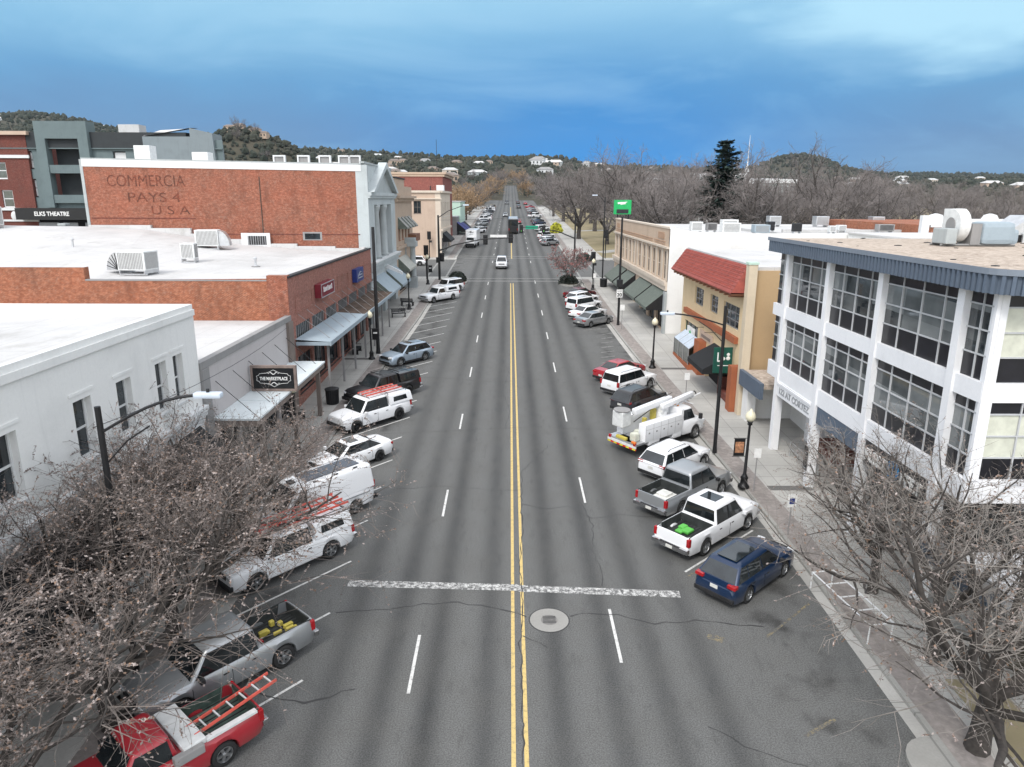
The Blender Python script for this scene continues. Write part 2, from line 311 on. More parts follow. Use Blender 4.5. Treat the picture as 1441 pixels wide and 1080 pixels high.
# ---------------------------------------------------------------- mesh helpers
class MB:
    """collects shapes that become ONE mesh"""
    def __init__(s, mat='concrete'): s.v = []; s.f = []; s.m = []; s.sm = []; s.cur = mat; s.smooth = False
    def mat(s, m): s.cur = m; return s
    def add(s, verts, faces):
        o = len(s.v); s.v += [tuple(p) for p in verts]
        for f in faces: s.f.append(tuple(i+o for i in f)); s.m.append(s.cur); s.sm.append(s.smooth)
        return s
    def poly(s, *p): return s.add(p, [tuple(range(len(p)))])
    def box(s, x0, x1, y0, y1, z0, z1, T=None):
        v = [V((x, y, z)) for z in (z0, z1) for y in (y0, y1) for x in (x0, x1)]
        if T is not None: v = [T @ p for p in v]
        return s.add(v, [(0,2,3,1), (4,5,7,6), (0,1,5,4), (2,6,7,3), (0,4,6,2), (1,3,7,5)])
    def cbox(s, x0, x1, y0, y1, z0, z1, b=.04, T=None):
        """box with chamfered edges"""
        v = []; f = []
        bm = bmesh.new(); bmesh.ops.create_cube(bm, size=1)
        for q in bm.verts: q.co = V(((x0+x1)/2+q.co.x*(x1-x0), (y0+y1)/2+q.co.y*(y1-y0), (z0+z1)/2+q.co.z*(z1-z0)))
        bmesh.ops.bevel(bm, geom=bm.edges[:], offset=min(b, .45*min(x1-x0, y1-y0, z1-z0)), segments=2, affect='EDGES', profile=.6)
        bm.verts.index_update()
        v = [q.co.copy() for q in bm.verts]; f = [tuple(q.index for q in p.verts) for p in bm.faces]; bm.free()
        if T is not None: v = [T @ p for p in v]
        return s.add(v, f)
    def prism(s, pts, z0, z1):
        n = len(pts); v = [(p[0], p[1], z0) for p in pts]+[(p[0], p[1], z1) for p in pts]
        return s.add(v, [tuple(range(n))[::-1], tuple(range(n, 2*n))]+[(i, (i+1) % n, n+(i+1) % n, n+i) for i in range(n)])
    def extr(s, pts, d):
        n = len(pts); d = V(d); v = [V(p) for p in pts]+[V(p)+d for p in pts]
        return s.add(v, [tuple(range(n))[::-1], tuple(range(n, 2*n))]+[(i, (i+1) % n, n+(i+1) % n, n+i) for i in range(n)])
    def tube(s, path, rad, n=6, caps=True):
        path = [V(p) for p in path]
        if isinstance(rad, (int, float)): rad = [rad]*len(path)
        v = []; f = []; ref = None
        for i, p in enumerate(path):
            t = (path[min(i+1, len(path)-1)]-path[max(i-1, 0)])
            if t.length < 1e-9: t = V((0, 0, 1))
            t.normalize()
            if ref is None: ref = V((1, 0, 0)) if abs(t.x) < .8 else V((0, 1, 0))
            a = t.cross(ref)
            if a.length < 1e-6: a = t.orthogonal()
            a.normalize(); b = t.cross(a); ref = b.cross(t) if False else ref
            for k in range(n):
                th = 2*pi*k/n; v.append(p+(a*cos(th)+b*sin(th))*rad[i])
        for i in range(len(path)-1):
            for k in range(n): f.append((i*n+k, i*n+(k+1) % n, (i+1)*n+(k+1) % n, (i+1)*n+k))
        if caps: f += [tuple(range(n))[::-1], tuple(range((len(path)-1)*n, len(path)*n))]
        return s.add(v, f)
    def bar(s, a, b, r=.02, n=4): return s.tube([a, b], r, n)
    def lathe(s, c, prof, n=16, axis='Z', caps=True):
        """prof: list of (radius, height) round an axis through c"""
        v = []; f = []; c = V(c)
        for r, h in prof:
            for k in range(n):
                a = 2*pi*k/n; p = (r*cos(a), r*sin(a), h)
                if axis == 'Y': p = (p[0], p[2], p[1])
                if axis == 'X': p = (p[2], p[0], p[1])
                v.append(c+V(p))
        for i in range(len(prof)-1):
            for k in range(n): f.append((i*n+k, i*n+(k+1) % n, (i+1)*n+(k+1) % n, (i+1)*n+k))
        if caps: f += [tuple(range(n))[::-1], tuple(range((len(prof)-1)*n, len(prof)*n))]
        return s.add(v, f)
    def ball(s, c, r, n=10, sq=(1, 1, 1)):
        c = V(c); m = n//2; prof = [(sin(pi*i/m), -cos(pi*i/m)) for i in range(m+1)]; v = []; f = []
        for rr, h in prof:
            for k in range(n): v.append(c+V((r*rr*cos(2*pi*k/n)*sq[0], r*rr*sin(2*pi*k/n)*sq[1], r*h*sq[2])))
        for i in range(m):
            for k in range(n): f.append((i*n+k, i*n+(k+1) % n, (i+1)*n+(k+1) % n, (i+1)*n+k))
        return s.add(v, f)
    def absorb(s, o, T=None):
        k = len(s.v); s.v += [tuple(T @ V(p)) for p in o.v] if T is not None else o.v
        for f, m, q in zip(o.f, o.m, o.sm): s.f.append(tuple(i+k for i in f)); s.m.append(m); s.sm.append(q)
        return s
    def mesh(s, name, sharp=None):
        me = bpy.data.meshes.new(name); names = list(dict.fromkeys(s.m)); ix = {n: i for i, n in enumerate(names)}
        me.from_pydata(s.v, [], s.f)
        for n in names: me.materials.append(M[n])
        me.polygons.foreach_set('material_index', [ix[n] for n in s.m])
        if sharp is not None:
            me.polygons.foreach_set('use_smooth', [True]*len(s.f)); me.set_sharp_from_angle(angle=radians(sharp))
        else: me.polygons.foreach_set('use_smooth', s.sm)
        me.update(); return me
    def build(s, name, parent=None, sharp=None, label=None, kind=None):
        o = bpy.data.objects.new(name, s.mesh(name, sharp)); COL.objects.link(o)
        if parent is not None: o.parent = parent
        if label: o['label'] = label
        if kind: o['kind'] = kind
        return o
def link(name, me, parent=None, loc=(0, 0, 0), rz=0):
    o = bpy.data.objects.new(name, me); COL.objects.link(o); o.location = loc; o.rotation_euler = (0, 0, rz)
    if parent is not None: o.parent = parent
    return o
def tag(o, label, cat, group=None, kind=None):
    o['label'] = label; o['category'] = cat
    if group: o['group'] = group
    if kind: o['kind'] = kind
    return o
def thing(name, label, cat, loc=(0, 0, 0), rz=0, group=None):
    o = bpy.data.objects.new(name, None); COL.objects.link(o); o.location = loc; o.rotation_euler = (0, 0, rz); o.empty_display_size = .1
    return tag(o, label, cat, group)
def copy_tree(o, parent=None):
    c = o.copy(); COL.objects.link(c); c.parent = parent
    for ch in [x for x in bpy.data.objects if x.parent == o]: copy_tree(ch, c)
    return c
TILT = .037     # the street climbs this much; buildings stand plumb
def tilted(fn, yp):
    old = set(bpy.data.objects); fn(); m = Matrix.Translation((0, yp, 0)) @ Matrix.Rotation(-TILT, 4, 'X') @ Matrix.Translation((0, -yp, 0))
    for o in [q for q in bpy.data.objects if q not in old and q.parent is None]: o.matrix_basis = m @ o.matrix_basis
def structure(mb, name, sharp=None): return mb.build(name, None, sharp, kind='structure')
def text(s, size, mat, name, parent, origin, sdir, up=(0, 0, 1), extrude=.012, width=None, align='LEFT', bold=0.0):
    cu = bpy.data.curves.new(name, 'FONT'); cu.body = s; cu.size = size; cu.extrude = extrude; cu.align_x = align; cu.offset = bold
    tmp = bpy.data.objects.new(name, cu); COL.objects.link(tmp)
    dg = bpy.context.evaluated_depsgraph_get(); me = bpy.data.meshes.new_from_object(tmp.evaluated_get(dg)); bpy.data.objects.remove(tmp)
    if width:
        xs = [v.co.x for v in me.vertices]; k = width/(max(xs)-min(xs))
        for v in me.vertices: v.co.x *= k
    a = V(sdir).normalized(); b = V(up).normalized(); n = a.cross(b)
    T = Matrix((a, b, n)).transposed().to_4x4(); T.translation = V(origin); me.transform(T)
    me.materials.clear(); me.materials.append(M[mat])
    o = bpy.data.objects.new(name, me); COL.objects.link(o)
    if parent is not None: o.parent = parent
    return o
UP = V((0, 0, 1))
def wall(mb, o, s, L, H, ops, depth, mat, reveal=None):
    """wall sheet with real openings and their reveals; o corner at the base, s along it, outward normal = s x up"""
    o = V(o); s = V(s).normalized(); n = s.cross(UP)
    P = lambda a, z, d=0: o+s*a+UP*z-n*d
    xs = sorted({0, L, *[q for p in ops for q in p[:2]]}); zs = sorted({0, H, *[q for p in ops for q in p[2:4]]})
    mb.mat(mat)
    for i in range(len(xs)-1):
        for j in range(len(zs)-1):
            cx, cz = (xs[i]+xs[i+1])/2, (zs[j]+zs[j+1])/2
            if any(p[0] < cx < p[1] and p[2] < cz < p[3] for p in ops): continue
            mb.poly(P(xs[i], zs[j]), P(xs[i+1], zs[j]), P(xs[i+1], zs[j+1]), P(xs[i], zs[j+1]))
    mb.mat(reveal or mat)
    for a, b, c, d in [p[:4] for p in ops]:
        for (a0, z0), (a1, z1) in (((a, c), (b, c)), ((b, c), (b, d)), ((b, d), (a, d)), ((a, d), (a, c))):
            mb.poly(P(a0, z0), P(a1, z1), P(a1, z1, depth), P(a0, z0, depth))
    return mb
def frame_T(o, s):
    s = V(s).normalized(); n = s.cross(UP); T = Matrix((s, -n, UP)).transposed().to_4x4(); T.translation = V(o); return T
def window(parent, o, s, op, cols=1, rows=2, depth=.2, fmat='trim_white', gmat='shop_glass', bar=.06, name='window', sill=True, rowz=None, colx=None):
    """frame with bars (part) and its pane (sub-part); local x along the wall, y into it"""
    T = frame_T(o, s); a, b, c, d = op[:4]; f = MB(fmat); y0, y1 = depth-.07, depth
    for x in (a, b-bar): f.box(x, x+bar, y0, y1, c, d, T)
    for z in (c, d-bar): f.box(a+bar, b-bar, y0+.003, y1, z, z+bar, T)
    for x in (colx or [a+(b-a)*k/cols for k in range(1, cols)]): f.box(x-bar*.4, x+bar*.4, y0+.008, y1, c+bar, d-bar, T)
    for z in (rowz or [c+(d-c)*k/rows for k in range(1, rows)]): f.box(a+bar, b-bar, y0+.012, y1, z-bar*.4, z+bar*.4, T)
    if sill: f.box(a-.06, b+.06, -.07, depth-.07, c-.07, c-.003, T)
    w = f.build(name, parent)
    MB(gmat).box(a+.01, b-.01, depth-.02, depth+.02, c+.01, d-.01, T).build('pane', w)
    return w
def awning(parent, Xw, sx, y0, y1, zt, zb, out, mat, side=None, valance=.25, name='awning', label=None):
    """sloping canvas: wall plane Xw, outwards sx (+1/-1)"""
    m = MB(mat); xo = Xw+sx*out; t = .03
    prof = [(Xw, zt), (xo, zb), (xo, zb-valance), (xo-sx*t, zb-valance), (xo-sx*t, zb-.02), (Xw, zt-.04)]
    m.extr([(x, y0, z) for x, z in prof], (0, y1-y0, 0))
    if side:
        m.mat(side)
        for y in (y0-.004, y1+.004): m.poly((Xw, y, zt-.03), (xo-sx*.01, y, zb-.02), (xo-sx*.01, y, zb-valance), (Xw, y, zb-valance))
    o = m.build(name, parent)
    if label: o['label'] = label
    return o

# ---------------------------------------------------------------- ground, streets
def lerp_tab(t, x):
    if x <= t[0][0]: return t[0][1]
    for (a, b), (c, d) in zip(t, t[1:]):
        if x <= c: return b+(d-b)*(x-a)/(c-a)
    return t[-1][1]
SKY = [(-900, 178), (-200, 176), (0, 175), (80, 174), (150, 181), (240, 200), (300, 210), (440, 220), (520, 223), (620, 228), (700, 227), (735, 227), (760, 223), (790, 231), (850, 238), (950, 241), (1050, 243), (1100, 243), (1250, 246), (1441, 246), (2300, 246)]
RAD = [(-900, 1500), (300, 1500), (440, 1300), (700, 1250), (800, 1500), (1000, 2200), (1441, 3000), (2300, 3000)]
def hill_h(x, y):
    r = sqrt(x*x+y*y)
    if y < 20: return 0
    px = 717+1003*x/(y+.01); px = max(-900, min(2300, px)); R = lerp_tab(RAD, px); s0 = 430
    H = 16+R*(243-lerp_tab(SKY, px))/1003/ (1 if abs(x) < 1 else 1)
    H *= 1
    k = max(0, min(1, (r-s0)/(R*sqrt(1+(x/max(y, 1))**2)-s0))); k = k*k*(3-2*k)*.35+k*.65
    h = H*k + (4.5*sin(x*.011+1)*sin(y*.009)+2.5*sin(x*.031+y*.02))*min(1, k*2.5)*(0 if abs(x) < 12 else min(1, (abs(x)-12)/80))
    if y > 200: h = max(h, 47*exp(-((x+(216 if x > -216 else 216))/(66 if x > -216 else 44))**2-((y-600)/80)**2)+0, 0)
    e = ((x-635)/95)**2+((y-1650)/200)**2
    h = max(h, 50*exp(-e))
    return h
def terrain():
    m = MB('ground_soil'); A = [radians(-75+150*i/150) for i in range(151)]; Rr = [0, 60, 140, 240, 330, 400, 430]+[430+26*i for i in range(1, 62)]+[2150, 2350, 2600, 2900, 3200, 4200, 6000, 9000]
    v = []
    for r in Rr:
        for a in A:
            x, y = r*sin(a), r*cos(a)-30; h = hill_h(x, y) if r < 3300 else hill_h(x*3000/r, y*3000/r)*max(0.0, 1-(r-3000)/2500)
            v.append((x, y, h-.12))
    n = len(A); f = [(i*n+j, i*n+j+1, (i+1)*n+j+1, (i+1)*n+j) for i in range(len(Rr)-1) for j in range(n-1)]
    m.smooth = True; m.add(v, f)
    m.smooth = False; m.poly((-6000, -30.1, -.13), (6000, -30.1, -.13), (6000, -400, -.13), (-6000, -400, -.13))
    structure(m, 'ground')
terrain()
KL = [(-30, -11.4), (44, -11.35), (60, -10.95), (80, -10.55), (112, -10.5)]      # kerb lines (y, x)
KR = [(-30, 12.15), (30, 12.1), (45, 11.5), (68, 10.8), (80, 10.55), (112, 10.5)]
FL, FR = -15.0, 15.5                                                             # building lines
def streets():
    m = MB('asphalt')
    m.poly((-13, -30, 0), (13.2, -30, 0), (13.2, 112, 0), (-13, 112, 0)); m.poly((-13, 135, 0), (13, 135, 0), (13, 420, 0), (-13, 420, 0))
    m.poly((-320, 112, 0), (320, 112, 0), (320, 135, 0), (-320, 135, 0)); m.poly((-250, 345, .004), (-13, 345, .004), (-13, 359, .004), (-250, 359, .004)); m.poly((13, 345, .004), (250, 345, .004), (250, 359, .004), (13, 359, .004))
    structure(m, 'road')
    m = MB('asphalt'); ys = [420+20*i for i in range(9)]
    for a, b in zip(ys, ys[1:]):
        m.poly((-4.6, a, hill_h(0, a)+.06), (4.8, a, hill_h(0, a)+.06), (4.8, b, hill_h(0, b)+.06), (-4.6, b, hill_h(0, b)+.06))
    structure(m, 'hill_road')
    def block(line, sx, xin, y0, y1, name):
        """pavement slab, brick strip and kerb along a kerb line"""
        k = MB('kerb_stone'); p = MB('paver'); c = MB('concrete')
        ll = [q for q in line if y0 < q[0] < y1]; ll = [(y0, lerp_tab(line, y0))]+ll+[(y1, lerp_tab(line, y1))]
        for (ya, xa), (yb, xb) in zip(ll, ll[1:]):
            for mb, a, b, z in ((k, 0, .17, .13), (p, .17, 1.25, .134), (c, 1.25, None, .13)):
                q = lambda x, o, : xin if o is None else x+sx*o
                pts = [(q(xa, a), ya), (q(xa, b), ya), (q(xb, b), yb), (q(xb, a), yb)]
                mb.prism(pts, -.1, z)
        k.mat('concrete')
        for (ya, xa), (yb, xb) in zip(ll, ll[1:]): k.prism([(xa, ya), (xa-sx*.42, ya), (xb-sx*.42, yb), (xb, yb)], -.1, .004)
        structure(k, 'kerb'); structure(p, 'paved_strip'); structure(c, 'pavement')
    block(KL, -1, FL-.6, -30, 109.5, 'l'); block(KR, 1, FR+.9, -30, 109.5, 'r')
    far = [(135, 11.0), (345, 11.0)]
    block([(135, -11.0), (345, -11.0)], -1, -16.5, 137, 344, 'l'); block(far, 1, 17.5, 137, 344, 'r')
    m = MB('concrete')
    for x0, x1 in ((-150, -15.6), (16.4, 150)):
        m.box(x0, x1, 108.8, 112, -.1, .128); m.box(x0, x1, 135, 138, -.1, .128)
    m.box(-15.6, -9.8, 109.5, 112, -.1, .126); m.box(9.8, 16.4, 109.5, 112, -.1, .126); m.box(-16.5, -10.4, 135, 137, -.1, .126); m.box(10.4, 17.5, 135, 137, -.1, .126)
    m.box(15.9, 18.2, 64.9, 71.2, -.1, .126); m.box(18.2, 60, 42, 72, -.1, .1); m.box(15.9, 60, 22, 45.6, -.1, .124)
    structure(m, 'pavement')
    m = MB('dark_band')
    for y in (39.2, 60.8, 84.5): m.box(FL, lerp_tab(KL, y)-1.3, y-.28, y+.28, .1, .138)
    for y in (34.2, 57.8): m.box(lerp_tab(KR, y)+1.3, FR, y-.28, y+.28, .1, .138)
    structure(m, 'paving_band')
    m = MB('dry_grass'); m.poly((17.5, 138, .02), (260, 138, .02), (260, 344, .02), (17.5, 344, .02)); structure(m, 'park_lawn')
    m = MB('concrete')
    for p in (((17.5, 150), (19, 147), (110, 235), (108, 237)), ((17.5, 205), (17.5, 202), (120, 236), (120, 239)), ((60, 138), (63, 138), (66, 344), (63, 344))):
        m.poly(*[(x, y, .03) for x, y in p])
    structure(m, 'park_path')
    # bulb-out at the near corner, its planted bed
    pts = [(12.25, 14.9)]+[(12.25-1.35*sin(pi*k/12)**.7, 16.0-1.1*cos(pi*k/12)) for k in range(1, 12)]+[(12.25, 17.1)]
    m = MB('kerb_stone').prism(pts, -.1, .125); structure(m, 'kerb')
    m = MB('dry_grass').box(13.9, 15.4, 8, 19.5, .1, .16); structure(m, 'verge')
streets()

def markings():
    m = MB('mark_yellow')
    for x0, x1 in ((-.27, -.14), (.10, .23)):
        for y in range(-8, 106, 6): m.poly((x0, y, .004), (x1, y, .004), (x1, y+6, .004), (x0, y+6, .004))
    m.poly((-.1, 137, .004), (.1, 137, .004), (.1, 340, .004), (-.1, 340, .004))
    structure(m, 'centre_line')
    m = MB('mark_white')
    def strip(ax, ay, bx, by, w=.10, z=.006):
        d = V((bx-ax, by-ay, 0)).normalized(); n = V((-d.y, d.x, 0))*w/2; a = V((ax, ay, z)); b = V((bx, by, z)); m.poly(a-n, b-n, b+n, a+n)
    for k in range(-1, 8):
        y = 22.0+12.19*k-1.3
        strip(3.48, y-.2, 3.48, y+2.9, .11)
        y = 20.2+12.19*k-1.2
        strip(-3.56, y, -3.56, y+3.0, .11)
    for k in range(-2, 8):
        for x in (3.5, -3.5): strip(x, 147+12.19*k+8, x, 150+12.19*k+8, .11)
    y0 = 27.06-3.72*5
    for k in range(26):
        y = y0+3.72*k
        if y > 103: break
        strip(-7.1, y, -7.1-3.65, y-4.15, .095)
    y0 = 37.4-3.72*6
    for k in range(22):
        y = y0+3.72*k
        if y > 99 or y < 26 or (57 < y < 75): continue
        strip(7.0, y, 11.0, y+3.6, .095)
    m.mat('mark_faint')
    for k in range(7): strip(7.6+.25*k, 60+1.9*k, 9.0+.2*k, 60.6+1.9*k, .12)
    strip(7.2, 58.5, 10.6, 61.2, .1); strip(7.4, 73.4, 10.2, 74.5, .1)
    m.mat('mark_worn'); strip(-6.85, 25.35, 0, 25.05, .46); strip(0, 25.0, 6.4, 24.6, .46)
    m.mat('mark_faint'); strip(-10, 108.2, 10, 108.2, .45); strip(-10, 111, 10, 111, .3)
    strip(-10, 137.8, 10, 137.8, .3); strip(-10.4, 112.5, -10.4, 134.5, .3); strip(-13.4, 113, -13.4, 134.5, .3); strip(10.8, 113, 10.8, 134.5, .3); strip(13.8, 113, 13.8, 134.5, .3); strip(-10, 141, 10, 141, .4)
    m.mat('mark_yellow_faint'); strip(8.9, 21.9, 11.3, 24.0, .1); strip(7.0, 25.9, 9.0, 27.4, .1); strip(6.8, 22.0, 7.3, 21.7, .35); strip(8.4, 17.2, 9.6, 17.9, .12)
    structure(m, 'road_marking')
    c = MB('tar'); r = random.Random(5)
    def crack(pts, w=.05):
        out = []
        for (ax, ay), (bx, by) in zip(pts, pts[1:]):
            n = max(2, int(sqrt((bx-ax)**2+(by-ay)**2)/.35))
            for i in range(n): t = i/n; out.append((ax+(bx-ax)*t+r.uniform(-.07, .07), ay+(by-ay)*t+r.uniform(-.07, .07)))
        out.append(pts[-1]); pa = None
        for i, (x, y) in enumerate(out):
            a = out[max(0, i-1)]; b = out[min(len(out)-1, i+1)]; d = V((b[0]-a[0], b[1]-a[1], 0)); d = d.normalized() if d.length > 0 else V((1, 0, 0))
            q = V((-d.y, d.x, 0))*w*r.uniform(.2, 1.0)*.45; p = V((x, y, .0075)); cu = (p-q, p+q)
            if pa: c.poly(pa[0], cu[0], cu[1], pa[1])
            pa = cu
    crack([(-6.9, 23.3), (-5, 23.6), (-2.6, 24.1), (-.8, 23.6), (.3, 23.1)], .09); crack([(1.9, 23.2), (2.6, 23.4), (3.7, 23.2), (5, 22.7), (6.6, 22.9), (9, 22.5)], .08)
    crack([(.13, 10), (.02, 14), (.1, 18), (.03, 21.5), (.2, 24.5), (.12, 27), (.3, 29.5), (.22, 32), (.33, 34.5), (.25, 36.5), (1.1, 38.2), (2.0, 40.5)], .06)
    crack([(-10, 55.2), (-6, 55.4), (-2, 54.2), (2, 54.6), (6, 53.6), (9, 53)], .05); crack([(-9, 42.4), (-3, 43.2), (1.6, 43.9), (4, 43.4), (7, 43.3)], .04)
    crack([(.3, 32.6), (1.5, 32.0), (2.5, 32.3), (3.6, 31.0), (5, 31.4), (7, 31.0)], .05); crack([(3.2, 33), (3.6, 30.3), (3.3, 28.0), (3.55, 26.4), (3.4, 25.2)], .05)
    crack([(-6.5, 34.2), (-4, 34.7), (-1, 34.1), (.3, 34.2)], .04); crack([(-8.4, 19), (-6.7, 18.6), (-5.3, 19.2)], .12); crack([(5.6, 17.6), (7.2, 16.4), (8.6, 15.8)], .05); crack([(.2, 22.0), (1.0, 21.3)], .06)
    crack([(-1, 61), (-.4, 57), (-.9, 52), (-.3, 47), (-.6, 43.5)], .04); crack([(-9, 71.5), (0, 71), (8, 71.6)], .05); crack([(-9, 88), (0, 88.5), (8, 87.8)], .06)
    structure(c, 'crack_seal')
    h = thing('manhole', 'round iron manhole set in a pale concrete ring on the road', 'manhole', (1.15, 22.9, 0))
    a = MB('concrete'); n = 28
    for k in range(n):
        if k % 7 == 0: a.mat('tar')
        t0, t1 = 2*pi*k/n, 2*pi*(k+1)/n
        if k % 7 == 0: t1 = t0+.03; 
        for r0, r1, z in ((.31, .72, .009),): a.mat('kerb_stone').poly(*[(r_*cos(t), r_*sin(t), z) for r_, t in ((r0, 2*pi*k/n), (r1, 2*pi*k/n), (r1, 2*pi*(k+1)/n), (r0, 2*pi*(k+1)/n))])
    a.mat('tar')
    for k in range(n): a.poly(*[(r_*cos(t), r_*sin(t), .0095) for r_, t in ((.72, 2*pi*k/n), (.765, 2*pi*k/n), (.765, 2*pi*(k+1)/n), (.72, 2*pi*(k+1)/n))])
    a.build('collar', h)
    b = MB('iron').lathe((0, 0, 0), [(.31, -.01), (.31, .012), (.27, .016), (.0, .016)], 24); b.mat('dark_trim')
    for k in range(6): b.box(-.24, .24, -.2+k*.08, -.17+k*.08, .015, .02)
    b.build('cover', h)
markings()
# ---------------------------------------------------------------- buildings on the near left
def roof_kit(mb, x0, x1, y0, y1, z, mat, par=0, pw=.3, pmat=None):
    mb.mat(mat).box(x0, x1, y0, y1, z-.3, z)
def bld_white():
    b = thing('white_building', 'white stucco two storey building with tall narrow sash windows beside the street trees', 'building', (-30, 18, 0)); W = MB()
    def w(m, n, **k): o = m.build(n, b, **k); o.matrix_parent_inverse = Matrix.Translation((30, -18, 0)); return o
    ops = [(22.45, 23.5), (25.15, 26.2), (28.15, 29.1), (29.75, 30.65), (18.5, 19.6), (14.5, 15.6), (10.5, 11.6)]
    wall(W, (FL, 4, 0), (0, 1, 0), 28.2, 10.25, [(a-4, c-4, 6.15, 8.3) for a, c in ops]+[(5+3.9*k, 8.3+3.9*k, .5, 3.3) for k in range(6)], .35, 'stucco_white')
    W.poly((FL, 32.2, 0), (-46, 32.2, 0), (-46, 32.2, 10.25), (FL, 32.2, 10.25)); W.poly((FL, 4, 0), (-46, 4, 0), (-46, 4, 10.2), (FL, 4, 10.2))
    W.mat('trim_white').box(-46, FL-.4, 31.8, 32.2-.003, 9.5, 10.19).box(FL-.4, FL-.003, 4, 32.2-.003, 9.5, 10.2)
    W.mat('stucco_white').box(FL+.003, FL+.1, 4, 32.15, 9.75, 10.02)
    w(W, 'wall')
    R = MB('roof_white').box(-46, FL-.41, 4, 31.79, 9.3, 9.72); w(R, 'roof')
    w(MB('stucco_white').cbox(-29.9, -28.6, 31.2, 32.19, 9.6, 11.0, .05), 'chimney')
    w(MB('rust').bar((-35, 28, 9.7), (-35, 28, 10.5), .05, 6), 'vent_pipe')
    for a, c in ops:
        o = window(b, (FL, 4, 0), (0, 1, 0), (a-4, c-4, 6.15, 8.3), 1, 2, .3, bar=.09); o.matrix_parent_inverse = Matrix.Translation((30, -18, 0))
        w(MB('stucco_white').box(FL+.003, FL+.035, a-.2, c+.2, 8.5, 8.6), 'lintel')
    w(MB('trim_white').box(FL+.002, FL+.34, 4, 32.1, 5.22, 5.46).box(FL+.002, FL+.24, 4, 32.1, 4.98, 5.22).box(FL+.002, FL+.12, 4, 32.1, 4.6, 4.98), 'cornice')
    for k in range(6):
        o = window(b, (FL, 4, 0), (0, 1, 0), (5+3.9*k, 8.3+3.9*k, .5, 3.3), 2, 1, .3, 'dark_trim'); o.matrix_parent_inverse = Matrix.Translation((30, -18, 0))
    w(MB('stucco_white').box(-46, FL-.01, 4, 32.2, -1.6, .02), 'plinth')
    a = awning(b, FL, 1, 21.5, 31.4, 4.75, 3.2, 1.6, 'awning_black', 'awning_black'); a.matrix_parent_inverse = Matrix.Translation((30, -18, 0))
    a = awning(b, FL, 1, 9, 20.5, 4.75, 3.2, 1.6, 'awning_black', 'awning_black'); a.matrix_parent_inverse = Matrix.Translation((30, -18, 0))
def part(mb, name, root, **k):
    o = mb.build(name, root, **k); o.matrix_parent_inverse = Matrix.Translation(-root.location); return o
def fix(o, root): o.matrix_parent_inverse = Matrix.Translation(-root.location); return o
tilted(bld_white, 28)

def bld_market():
    b = thing('market_building', 'low pale plaster shop with a white roof and flat white canopy', 'building', (-20, 39.5, 0))
    y0, y1, H = 32.25, 46.6, 7.0
    W = MB(); ops = [(1.2+3.3*k, 4.1+3.3*k, .6, 3.2) for k in range(4)]
    wall(W, (FL, y0, 0), (0, 1, 0), y1-y0, H, ops, .3, 'plaster_pink'); W.poly((-46, y0+.01, 0), (FL, y0+.01, 0), (FL, y0+.01, H), (-46, y0+.01, H)); part(W, 'wall', b)
    for o in ops: fix(window(b, (FL, y0, 0), (0, 1, 0), o, 2, 1, .25, 'dark_trim'), b)
    part(MB('roof_white').box(-46, FL-.3, y0+.02, y1, 6.45, 6.67), 'roof', b)
    part(MB('cap_grey').box(-46, FL-.01, y0+.02, y1-.02, -1.2, .02), 'plinth', b)
    part(MB('cap_grey').box(FL-.3, FL+.07, y0, y1+.05, H-.32, H+.03), 'parapet_cap', b)
    part(MB('cap_grey').box(FL+.002, FL+.14, y0, y0+.75, 0, H-.33), 'pier', b); part(MB('fascia_brown').box(FL+.002, FL+.2, y1-.95, y1, 0, H-.33), 'pier', b)
    c = MB('canopy_white').box(FL+.01, -12.72, 33.1, 46.1, 3.93, 4.03); c.mat('fascia_brown').box(FL+.012, -12.76, 33.14, 46.06, 3.62, 3.928); c.mat('canopy_white')
    for k in range(5): c.box(FL+.02, -12.75, 33.4+3*k, 33.46+3*k, 4.03, 4.06)
    part(c, 'canopy', b)
    for k in range(6):
        y = 33.8+2.3*k; part(MB('dark_trim').bar((-13.1, y, 4.0), (FL, y+.1, 5.75), .018), 'tie_rod', b)
    for y in (34.5, 40.2, 45.6): part(MB('fascia_brown').box(-13.25, -13.0, y-.12, y+.12, .13, 3.63), 'post', b)
    g = thing('market_sign', 'black framed sign with white lettering standing on the flat white canopy', 'sign', (-13.6, 38.4, 4.05))
    f = MB('sign_wood').box(-1.28, 1.28, -.12, .12, 0, .13).box(-1.28, 1.28, -.12, .12, 1.33, 1.46).box(-1.28, -1.15, -.115, .115, .13, 1.33).box(1.15, 1.28, -.115, .115, .13, 1.33); f.build('frame', g)
    MB('sign_black').box(-1.15, 1.15, -.06, .06, .13, 1.33).build('panel', g)
    text('THE MARKETPLACE', .26, 'letter_white', 'lettering', g, (-.78, -.075, .63), (1, 0, 0), width=1.56, bold=.006)
    o = MB('letter_white')
    out = [(0, 1.22), (.22, 1.1), (.42, 1.03), (.78, 1.0), (.84, .9), (.96, .86), (.93, .73), (.96, .60), (.84, .56), (.78, .46), (.42, .43), (.22, .36), (0, .24)]
    pts = out+[(-x, z) for x, z in out[::-1][1:-1]]
    for p, q in zip(pts, pts[1:]+pts[:1]): o.bar((p[0], -.07, p[1]), (q[0], -.07, q[1]), .012)
    for z, s in ((1.06, -1), (.4, 1)):
        q = [(-.2, z-s*.02), (-.13, z+s*.0), (-.07, z+s*.07), (0, z+s*.1), (.07, z+s*.07), (.13, z), (.2, z-s*.02)]
        for p, r in zip(q, q[1:]): o.bar((p[0], -.072, p[1]), (r[0], -.072, r[1]), .022)
        for d in (-.32, .32): o.bar((d, -.07, z+s*.03), (d*.75, -.07, z+s*.06), .014)
    o.build('ornament', g)
tilted(bld_market, 39)

